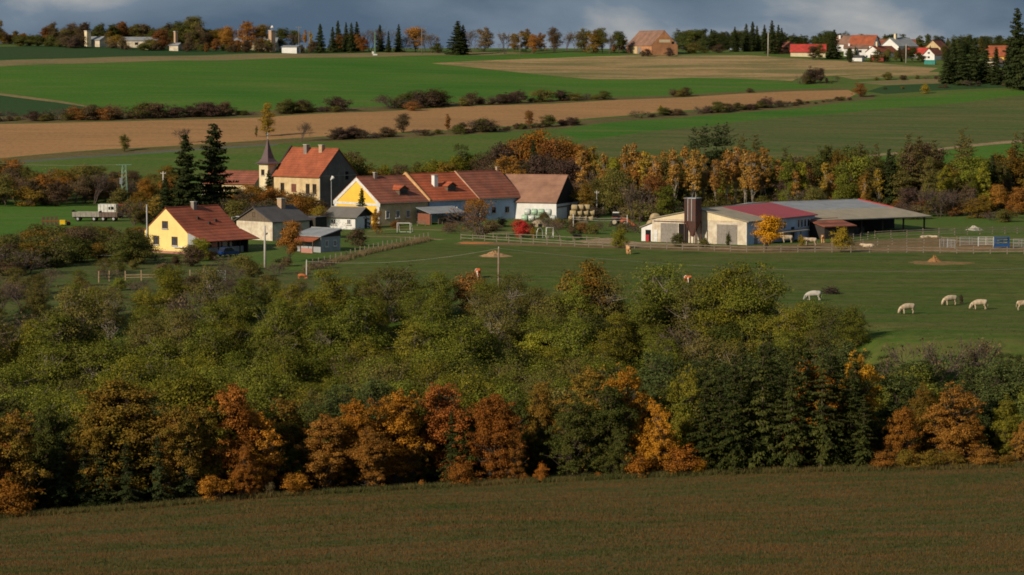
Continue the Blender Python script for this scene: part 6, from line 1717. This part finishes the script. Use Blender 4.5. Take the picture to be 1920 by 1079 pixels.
# ------------------------------------------------------------------ bales
HAY = mat('round_bale_hay', (0.44, 0.335, 0.185), (0.32, 0.24, 0.13), 3, 0.95, bump=0.5)
WRAP_G = mat('green_wrap', (0.36, 0.52, 0.36), (0.28, 0.42, 0.30), 2, 0.35, spec=0.5, bump=0.2)
WRAP_W = mat('pale_wrap', (0.56, 0.60, 0.55), (0.42, 0.46, 0.42), 2, 0.35, spec=0.5, bump=0.2)
WRAP_D = mat('dark_wrap', (0.05, 0.075, 0.085), (0.04, 0.05, 0.06), 2, 0.35, spec=0.5)
def bale(g, rz, m, label, grp, r=0.68, w=1.25):
    t = thing('round_bale', g, rz, label, 'bale', grp)
    n = 18
    prof_ = [(0.0, -w/2 - 0.02), (r * 0.86, -w/2), (r, -w/2 + 0.1), (r * 1.01, 0), (r, w/2 - 0.1), (r * 0.86, w/2), (0.0, w/2 + 0.02)]
    V, F = [], []
    for rr, y in prof_:
        for k in range(n):
            a = 2 * math.pi * k / n
            V.append((rr * math.cos(a), y, r + rr * math.sin(a)))
    for i in range(len(prof_) - 1):
        for k in range(n):
            a, b = i*n + k, i*n + (k+1) % n
            F.append((a, b, b+n, a+n))
    MB().add(V, F).build('bale_body', m, t, smooth=True)
    for y in (-0.3, 0.3):
        MB().tube([((r*1.012) * math.cos(2*math.pi*k/16), y, r + (r*1.012) * math.sin(2*math.pi*k/16)) for k in range(17)], 0.02, 4).build('net_band', m, t)
q0 = G(1072, 416)
rowsn = [(4, 'bottom'), (4, 'middle'), (3, 'top')]
ordn = ['first', 'second', 'third', 'fourth', 'fifth']
for rI, (n, nm) in enumerate(rowsn):
    for k in range(n):
        g = q0 + Vector((k * 1.30 + 0.3 * rI, 0.45 * k, rI * 1.16))
        bale(g, R(80), HAY, f'round hay bale, {ordn[k]} from left in the {nm} row of the stack', 'hay bale stack', 0.60, 1.24)
q1 = G(978, 424)
for rI, n in enumerate((5, 4)):
    for k in range(n):
        g = C(984 + k * 13 + rI * 5, 583); g.z += rI * 1.26
        bale(g, R(78), [WRAP_G, WRAP_W, WRAP_G][(k + rI) % 3], f'wrapped silage bale, {ordn[k]} from left in the {["lower", "upper"][rI]} row by the white barn', 'wrapped bales by the white barn')
for i, px in enumerate((1232, 1222, 1240)):
    g = C(px, 560); 
    if i == 2: g = C(1228, 560); g.z += 1.3
    bale(g + Vector((0, 0, 1.6)) * 0, R(20), HAY, ['weathered bale right behind the cowshed corner', 'weathered bale leftmost behind the cowshed', 'weathered bale on top of two behind the cowshed'][i], 'bales behind the cowshed', 0.95, 1.5)

for k in range(7):
    for rI in range(3):
        g = C(1368 + k * 14.5 + rI * 4, 566); g.z += rI * 1.42
        bale(g, R(15), HAY, f'stored bale, column {["one", "two", "three", "four", "five", "six", "seven"][k]} from left, {["bottom", "middle", "top"][rI]} row behind the cowshed roof', 'bale store behind the cowshed', 0.74, 1.5)
# ------------------------------------------------------------------ farm machines
RUBBER = mat('tyre_rubber', (0.020, 0.020, 0.021), None, 3, 0.8)
def wheel(parent, x, y, r, w, rim):
    def lathe(prof_, n=18):
        V, F = [], []
        for rr, yy in prof_:
            for k in range(n):
                a = 2 * math.pi * k / n
                V.append((x + rr * math.cos(a), y + yy, r + rr * math.sin(a)))
        for i in range(len(prof_) - 1):
            for k in range(n):
                a, b = i*n + k, i*n + (k+1) % n
                F.append((a, b, b+n, a+n))
        return MB().add(V, F)
    wh = lathe([(r * 0.55, -w/2), (r * 0.92, -w/2), (r, -w * 0.3), (r, w * 0.3), (r * 0.92, w/2), (r * 0.55, w/2)]).build('wheel', RUBBER, parent, smooth=True)
    lathe([(0.01, -w * 0.35), (r * 0.3, -w * 0.35), (r * 0.56, -w * 0.45), (r * 0.56, w * 0.45), (r * 0.3, w * 0.35), (0.01, w * 0.35)]).build('rim', rim, wh, smooth=True)
def tractor(px, py, face, body, label, loader=False, cabroof=None):
    t = thing('tractor', G(px, py), R(face), label, 'tractor')
    rim = mat('rim_paint', (0.5, 0.42, 0.3), None, 2)
    for s in (-1, 1):
        wheel(t, -0.75, s * 0.85, 0.82, 0.48, rim); wheel(t, 1.35, s * 0.80, 0.55, 0.36, rim)
    MB().prism([(0.25, 0, 0.75), (2.05, 0, 0.75), (2.1, 0, 1.35), (1.9, 0, 1.6), (0.25, 0, 1.75)], (0, -0.38, 0), (0, 0.38, 0)).build('bonnet', body, t)
    bx('chassis', DARKWOOD, t, -1.1, 1.9, -0.3, 0.3, 0.5, 0.748)
    MB().prism([(-1.2, 0, 1.3), (0.24, 0, 1.3), (0.2, 0, 1.9), (-0.1, 0, 2.65), (-1.05, 0, 2.65), (-1.2, 0, 1.9)], (0, -0.62, 0), (0, 0.62, 0)).build('cab', GLASS, t)
    bx('cab_roof', cabroof or body, t, -1.15, 0.1, -0.7, 0.7, 2.652, 2.82)
    for s in (-1, 1):
        bx('mudguard', body, t, -1.35, -0.1, s * 0.9 - 0.22, s * 0.9 + 0.22, 1.66, 1.76)
        bx('headlight', FRAME_W, t, 2.08, 2.13, s * 0.22 - 0.08, s * 0.22 + 0.08, 1.1, 1.25)
    MB().tube([(1.2, 0.42, 1.5), (1.2, 0.42, 2.5)], 0.05, 6).build('exhaust', DARKWOOD, t)
    if loader:
        for s in (-1, 1):
            MB().tube([(0.2, s * 0.55, 1.6), (1.6, s * 0.55, 1.5), (2.8, s * 0.55, 0.5)], 0.09, 5).build('loader_arm', body, t)
        MB().prism([(2.7, 0, 0.1), (3.6, 0, 0.1), (3.5, 0, 0.25), (2.9, 0, 0.8), (2.7, 0, 0.8)], (0, -1.0, 0), (0, 1.0, 0)).build('bucket', mat('loader_orange', (0.55, 0.12, 0.02), None, 2), t)
ORANGE_P = mat('orange_paint', (0.46, 0.10, 0.03), None, 2, 0.5)
tractor(1160, 424, -8, ORANGE_P, 'dark-cabbed orange loader tractor behind the ball court', True, FRAME_W)
tractor(233, 408, 5, mat('tractor_red', (0.36, 0.025, 0.03), None, 2, 0.5), 'red tractor at the right end of the parked machines')
def trailer(px, py, face, L, z0, z1, m, label, front=None, open_top=True):
    t = thing('farm_trailer', G(px, py), R(face), label, 'trailer')
    for x in (-L * 0.3, L * 0.3):
        for s in (-1, 1):
            wheel(t, x, s * 0.95, 0.48, 0.3, STEEL)
    bx('chassis', DARKWOOD, t, -L/2, L/2 + 0.9, -0.15, 0.15, 0.62, 0.82)
    if open_top:
        for s in (-1, 1):
            bx('side_board', m, t, -L/2, L/2, s * 1.18 - 0.04, s * 1.18 + 0.04, z0, z1)
        bx('tail_board', DARKWOOD, t, -L/2 - 0.07, -L/2 - 0.002, -1.2, 1.2, z0, z1 + 0.3)
        bx('head_board', front or m, t, L/2 + 0.002, L/2 + 0.07, -1.2, 1.2, z0, z1)
        bx('bed', WOOD, t, -L/2, L/2, -1.13, 1.13, z0, z0 + 0.08)
    else:
        bx('box_body', m, t, -L/2, L/2, -1.2, 1.2, z0, z1)
        bx('window', GLASS, t, L/2 - 1.6, L/2 - 0.5, -1.24, -1.202, z1 - 1.1, z1 - 0.5)
    for k in range(5):
        x = -L/2 + L * (k + 0.5) / 5
        bx('rib', m, t, x - 0.05, x + 0.05, -1.27, -1.222, z0, z1)
    bx('drawbar', DARKWOOD, t, L/2 + 0.9, L/2 + 2.0, -0.06, 0.06, 0.55, 0.68)
    return t
trailer(163, 415, -4, 5.6, 0.95, 1.95, mat('trailer_grey', (0.33, 0.30, 0.25), (0.22, 0.20, 0.17), 2), 'grey farm trailer with dark end boards on the left field', mat('dark_end', (0.03, 0.04, 0.05), None, 2))
trailer(205, 415, -4, 3.6, 0.9, 1.8, mat('trailer_brown', (0.17, 0.12, 0.10), None, 2), 'brown open trailer in front of the white box trailer')
trailer(203, 409, -3, 3.8, 0.9, 2.9, mat('box_white', (0.74, 0.72, 0.66), None, 2, 0.5), 'white box trailer with one window on the left field', open_top=False)
t = thing('reversible_plough', G(100, 424), R(4), 'rusty plough with red shares and yellow headstock on the left field', 'plough')
MB().tube([(-2.4, 0, 1.0), (3.2, 0, 0.9)], 0.1, 6).build('beam', mat('plough_red', (0.30, 0.05, 0.03), None, 2), t)
for k in range(4):
    x = -2.2 + k * 0.85
    for s, nm in ((1, 'upper_share'), (-1, 'lower_share')):
        MB().prism([(x, 0, 1.0 + s * 0.1), (x + 0.5, 0, 1.0 + s * 0.35), (x + 0.6, 0, 1.0 + s * 0.85), (x, 0, 1.0 + s * 0.8)], (0, -0.12, 0), (0, 0.05, 0)).build(nm, RUST, t)
bx('headstock', mat('yellow_paint', (0.72, 0.46, 0.02), None, 2, 0.5), t, 1.3, 2.4, -0.4, 0.4, 0.3, 1.2)
wheel(t, 3.0, 0.5, 0.42, 0.25, mat('rim_red', (0.4, 0.04, 0.06), None, 2))
# blue car under the lean-to
t = thing('parked_car', G(428, 481), R(48), 'blue car parked in the shade of the yellow cottage', 'car')
CARB = mat('car_blue', (0.012, 0.05, 0.20), None, 2, 0.25, spec=0.5, bump=0)
MB().prism([(-1.9, 0, 0.35), (1.9, 0, 0.35), (1.95, 0, 0.75), (1.0, 0, 0.92), (-1.85, 0, 0.95)], (0, -0.8, 0), (0, 0.8, 0)).build('body', CARB, t)
MB().prism([(-1.7, 0, 0.952), (0.9, 0, 0.932), (0.3, 0, 1.45), (-1.35, 0, 1.45)], (0, -0.68, 0), (0, 0.68, 0)).build('cabin_glass', GLASS, t)
MB().prism([(-1.4, 0, 1.452), (0.33, 0, 1.452), (0.2, 0, 1.52), (-1.25, 0, 1.52)], (0, -0.66, 0), (0, 0.66, 0)).build('roof', CARB, t)
for x in (-1.2, 1.2):
    for s in (-1, 1): wheel(t, x, s * 0.72, 0.32, 0.2, STEEL)
for s in (-1, 1):
    bx('headlight', FRAME_W, t, 1.93, 1.99, s * 0.55 - 0.15, s * 0.55 + 0.15, 0.6, 0.74)
# waste bins by the cabin
def bin_(px, py, m, label, s=1.0):
    t = thing('waste_bin', G(px, py), R(20), label, 'bin')
    MB().add([(-0.5*s,-0.4*s,0.12),(0.5*s,-0.4*s,0.12),(0.5*s,0.4*s,0.12),(-0.5*s,0.4*s,0.12),(-0.62*s,-0.5*s,1.15*s),(0.62*s,-0.5*s,1.15*s),(0.62*s,0.5*s,1.15*s),(-0.62*s,0.5*s,1.15*s)],
             [(0,3,2,1),(4,5,6,7),(0,1,5,4),(1,2,6,5),(2,3,7,6),(3,0,4,7)]).build('tub', m, t)
    MB().prism([(-0.66*s, 0, 1.152*s), (0.66*s, 0, 1.152*s), (0.55*s, 0, 1.3*s), (-0.55*s, 0, 1.3*s)], (0, -0.54*s, 0), (0, 0.54*s, 0)).build('lid', m, t)
    for x in (-0.45*s, 0.45*s): MB().tube([(x, -0.38*s, 0.07), (x, -0.3*s, 0.07)], 0.07, 8).build('castor', RUBBER, t)
bin_(653, 430, mat('bin_yellow', (0.80, 0.62, 0.01), None, 2, 0.4), 'bright yellow wheeled waste bin at the white cabin corner')
bin_(641, 428, mat('bin_blue', (0.04, 0.09, 0.22), None, 2, 0.4), 'blue wheeled waste bin left of the yellow one', 0.95)
bin_(628, 427, mat('bin_brown', (0.10, 0.06, 0.04), None, 2, 0.4), 'brown waste bin third left of the yellow one', 0.7)
bin_(617, 427, mat('bin_black', (0.03, 0.035, 0.04), None, 2, 0.4), 'black waste bin leftmost by the white cabin', 0.75)

# ------------------------------------------------------------------ lawn furniture
def frame3(name, label, px, py, face, w, d, hh, cat, m=FRAME_W):
    t = thing(name, G(px, py), R(face), label, cat)
    for x in (-w/2, w/2):
        MB().tube([(x, 0, -0.1), (x, 0, hh)], 0.07, 6).build('post', m, t)
        MB().tube([(x, 0, hh), (x, d * 0.5, hh - 0.02), (x, d, 0)], 0.05, 6).build('stay', m, t)
    MB().tube([(-w/2, 0, hh), (w/2, 0, hh)], 0.07, 6).build('crossbar', m, t)
    MB().tube([(-w/2, d, 0.05), (w/2, d, 0.05)], 0.05, 6).build('ground_bar', m, t)
frame3('football_goal', 'white small football goal on the lawn by the yellow gable', 757, 437, -12, 2.6, 2.0, 1.9, 'goal')
frame3('football_goal', 'white narrow goal right of the scarlet shrub', 1031, 446, 6, 1.3, 1.0, 1.9, 'goal')
t = thing('bent_arch', G(1012, 447), R(10), 'grey bent tube arch left of the narrow white goal', 'arch')
MB().tube([(-0.6, 0, 0), (-0.55, 0, 1.2), (-0.3, 0, 1.8), (0.2, 0, 1.9), (0.5, 0, 1.5), (0.6, 0, 0)], 0.05, 6).build('tube', STEEL, t)
t = thing('volleyball_net', G(1075, 429), 0, 'volleyball net between two white posts beside the round bales', 'net')
ga, gb = G(1075, 429), G(1176, 431)
d = gb - ga
for q, nm in ((Vector((0, 0, 0)), 'post'), (d, 'post')):
    MB().tube([q + Vector((0, 0, -0.2)), q + Vector((0, 0, 2.9))], 0.08, 8).build(nm, FRAME_W, t)
for z in (1.75, 2.2):
    MB().tube([Vector((0, 0, z + 0.1)), d * 0.5 + Vector((0, 0, z - 0.1)), d + Vector((0, 0, z + 0.1))], 0.035, 5).build('net_tape', mat('net_grey', (0.42, 0.41, 0.38), None, 3), t)
def parasol(px, py, label):
    t = thing('closed_parasol', G(px, py), 0, label, 'parasol')
    MB().tube([(0, 0, 0), (0, 0, 3.1)], 0.04, 6).build('pole', WOOD, t)
    MB().tube([(0, 0, 1.0), (0, 0, 1.3), (0, 0, 2.2), (0, 0, 3.2)], [0.32, 0.26, 0.24, 0.06], 9).build('folded_canopy', mat('canvas', (0.72, 0.64, 0.52), None, 2), t)
    bx('base', STONE, t, -0.35, 0.35, -0.35, 0.35, -0.05, 0.1)
parasol(852, 416, 'closed cream parasol left, near the terrace shelter')
parasol(857, 417, 'closed cream parasol touching the left one')
parasol(901, 416, 'closed cream parasol standing before the brown lawn tree')
def bench(px, py, face, label):
    t = thing('garden_bench', G(px, py), R(face), label, 'bench')
    for k in range(3): bx('seat_slat', RAIL, t, -0.9, 0.9, -0.25 + k * 0.17, -0.11 + k * 0.17, 0.45, 0.49)
    for x in (-0.8, 0.8): bx('leg', RAIL, t, x - 0.05, x + 0.05, -0.2, 0.25, -0.1, 0.448)
    for k in range(2): bx('back_slat', RAIL, t, -0.9, 0.9, 0.28, 0.32, 0.6 + k * 0.2, 0.74 + k * 0.2)
bench(1095, 424, 10, 'pale garden bench under the round bale stack')
bench(790, 424, 10, 'garden bench by the terrace shelter')
t = thing('wheelbarrow', G(1082, 449), R(20), 'dark overturned wheelbarrow on the lawn near the bales', 'wheelbarrow')
MB().add([(-0.6,-0.4,0.3),(0.6,-0.4,0.3),(0.6,0.4,0.3),(-0.6,0.4,0.3),(-0.8,-0.5,0.9),(0.8,-0.5,0.9),(0.8,0.5,0.9),(-0.8,0.5,0.9)], [(0,3,2,1),(4,5,6,7),(0,1,5,4),(1,2,6,5),(2,3,7,6),(3,0,4,7)]).build('tray', DARKWOOD, t)
wheel(t, 0.9, 0, 0.25, 0.15, STEEL)
for s in (-1, 1): MB().tube([(-1.2, s * 0.35, 0.5), (0.9, s * 0.1, 0.25)], 0.04, 5).build('handle', WOOD, t)
t = thing('stone_oven', G(1012, 425), R(0), 'low rounded stone oven before the white barn', 'oven')
V = []; n = 16
for i in range(6):
    a = i / 5 * math.pi / 2
    for k in range(n):
        b = 2 * math.pi * k / n
        V.append((2.0 * math.cos(a) * math.cos(b), 1.6 * math.cos(a) * math.sin(b), 1.5 * math.sin(a) - 0.1))
F = [(i*n + k, i*n + (k+1) % n, (i+1)*n + (k+1) % n, (i+1)*n + k) for i in range(5) for k in range(n)]
MB().add(V, F).build('dome', mat('oven_stone', (0.34, 0.26, 0.18), (0.22, 0.17, 0.12), 2.5, bump=0.6), t)
bx('mouth', BLACK, t, -0.35, 0.35, -1.62, -1.35, -0.05, 0.6)
t = thing('pink_planter', G(262, 484), R(-40), 'pale tub and brick trough at the left corner of the yellow cottage', 'planter')
bx('trough', PINK, t, -0.9, 0.9, -0.35, 0.35, -0.2, 0.75); bx('cover', FRAME_W, t, -0.8, 0.9, -0.4, 0.4, 0.752, 0.85)

# ------------------------------------------------------------------ grass of the foreground field and along fences
def tufts(name, n, sampler, hgt, m, per=4):
    P = sampler(n)
    k = len(P)
    Z = T(P[:, 0], P[:, 1])
    V = np.zeros((k, per, 3, 3), np.float32)
    for b in range(per):
        a = RNG.uniform(0, 6.28, k); h_ = hgt * RNG.uniform(0.45, 1.3, k); w_ = 0.018 + 0.022 * RNG.uniform(0, 1, k)
        ox, oy = RNG.normal(0, 0.07, k), RNG.normal(0, 0.07, k)
        lx, ly = RNG.normal(0, 0.35, k) * h_, RNG.normal(0, 0.35, k) * h_
        bx_, by_ = P[:, 0] + ox, P[:, 1] + oy
        V[:, b, 0] = np.stack([bx_ - np.cos(a) * w_, by_ - np.sin(a) * w_, Z - 0.03], 1)
        V[:, b, 1] = np.stack([bx_ + np.cos(a) * w_, by_ + np.sin(a) * w_, Z - 0.03], 1)
        V[:, b, 2] = np.stack([bx_ + lx, by_ + ly, Z + h_], 1)
    me = fast_mesh(name, V.reshape(-1, 3), np.arange(k * per * 3).reshape(-1, 3))
    return tag(link(name, me, m), kind='stuff')
def samp_field(n):
    y = RNG.uniform(185, 330, n); x = RNG.uniform(-1, 1, n) * (0.21 * y + 6)
    ey = np.interp(x, EDGE_X, EDGE_Y)
    k = (y < ey + 2)
    return np.column_stack([x, y])[k]
def grass_mat(name, c1, c2, c3):
    m, nt, out = nodes_of(name)
    geo = nt.nodes.new('ShaderNodeNewGeometry')
    n1 = N(nt, 'ShaderNodeTexNoise', Scale=0.16, Detail=6.0, Roughness=0.65, Distortion=0.6)
    q = nt.nodes.new('ShaderNodeMapping'); q.inputs['Scale'].default_value = (0.5, 1.25, 0)
    nt.links.new(geo.outputs['Position'], q.inputs['Vector']); nt.links.new(q.outputs['Vector'], n1.inputs['Vector'])
    col = mixc(nt, ramp(nt, n1.outputs['Fac'], 0.44, 0.57), c1, c2)
    col = mixc(nt, ramp(nt, geo.outputs['Random Per Island'], 0.7, 1.0, 0, 0.8), col, c3)
    df = N(nt, 'ShaderNodeBsdfDiffuse'); tr = N(nt, 'ShaderNodeBsdfTranslucent'); mx = N(nt, 'ShaderNodeMixShader', Fac=0.3)
    nt.links.new(col, df.inputs['Color']); nt.links.new(col, tr.inputs['Color'])
    nt.links.new(df.outputs[0], mx.inputs[1]); nt.links.new(tr.outputs[0], mx.inputs[2]); nt.links.new(mx.outputs[0], out.inputs['Surface'])
    return m
tufts('field_grass', 110000, samp_field, 0.20, grass_mat('dry_grass', (0.145, 0.080, 0.030), (0.054, 0.072, 0.019), (0.18, 0.108, 0.042)))
def samp_edge(n):
    x = RNG.uniform(-75, 75, n); y = np.interp(x, EDGE_X, EDGE_Y) + RNG.normal(0.6, 0.7, n)
    return np.column_stack([x, y])
tufts('edge_grass', 9000, samp_edge, 0.55, MATS.get('edge_g') or grass_mat('edge_grass', (0.14, 0.11, 0.04), (0.08, 0.09, 0.03), (0.22, 0.15, 0.06)), 5)
def samp_fence(n):
    A = [G(*p_) for p_ in [(575, 507), (640, 489), (700, 473), (760, 460), (803, 451)]]
    k = RNG.integers(0, 4, n); t_ = RNG.uniform(0, 1, n)
    P = np.array([[A[i].x + (A[i+1].x - A[i].x) * u, A[i].y + (A[i+1].y - A[i].y) * u] for i, u in zip(k, t_)])
    return P + RNG.normal(0, 0.45, (n, 2))
tufts('fence_grass', 2500, samp_fence, 0.75, grass_mat('fence_grass', (0.26, 0.19, 0.10), (0.18, 0.15, 0.07), (0.32, 0.24, 0.13)), 5)
def samp_past(n):
    y = RNG.uniform(352, 500, n); x = RNG.uniform(-0.04, 0.2, n) * y
    k = (y > 395 - 45 * sstep(22, 56, x)) & (y < 478)
    return np.column_stack([x, y])[k]
tufts('pasture_tufts', 9000, samp_past, 0.11, grass_mat('pasture_tufts', (0.06, 0.10, 0.018), (0.085, 0.095, 0.025), (0.11, 0.11, 0.035)))
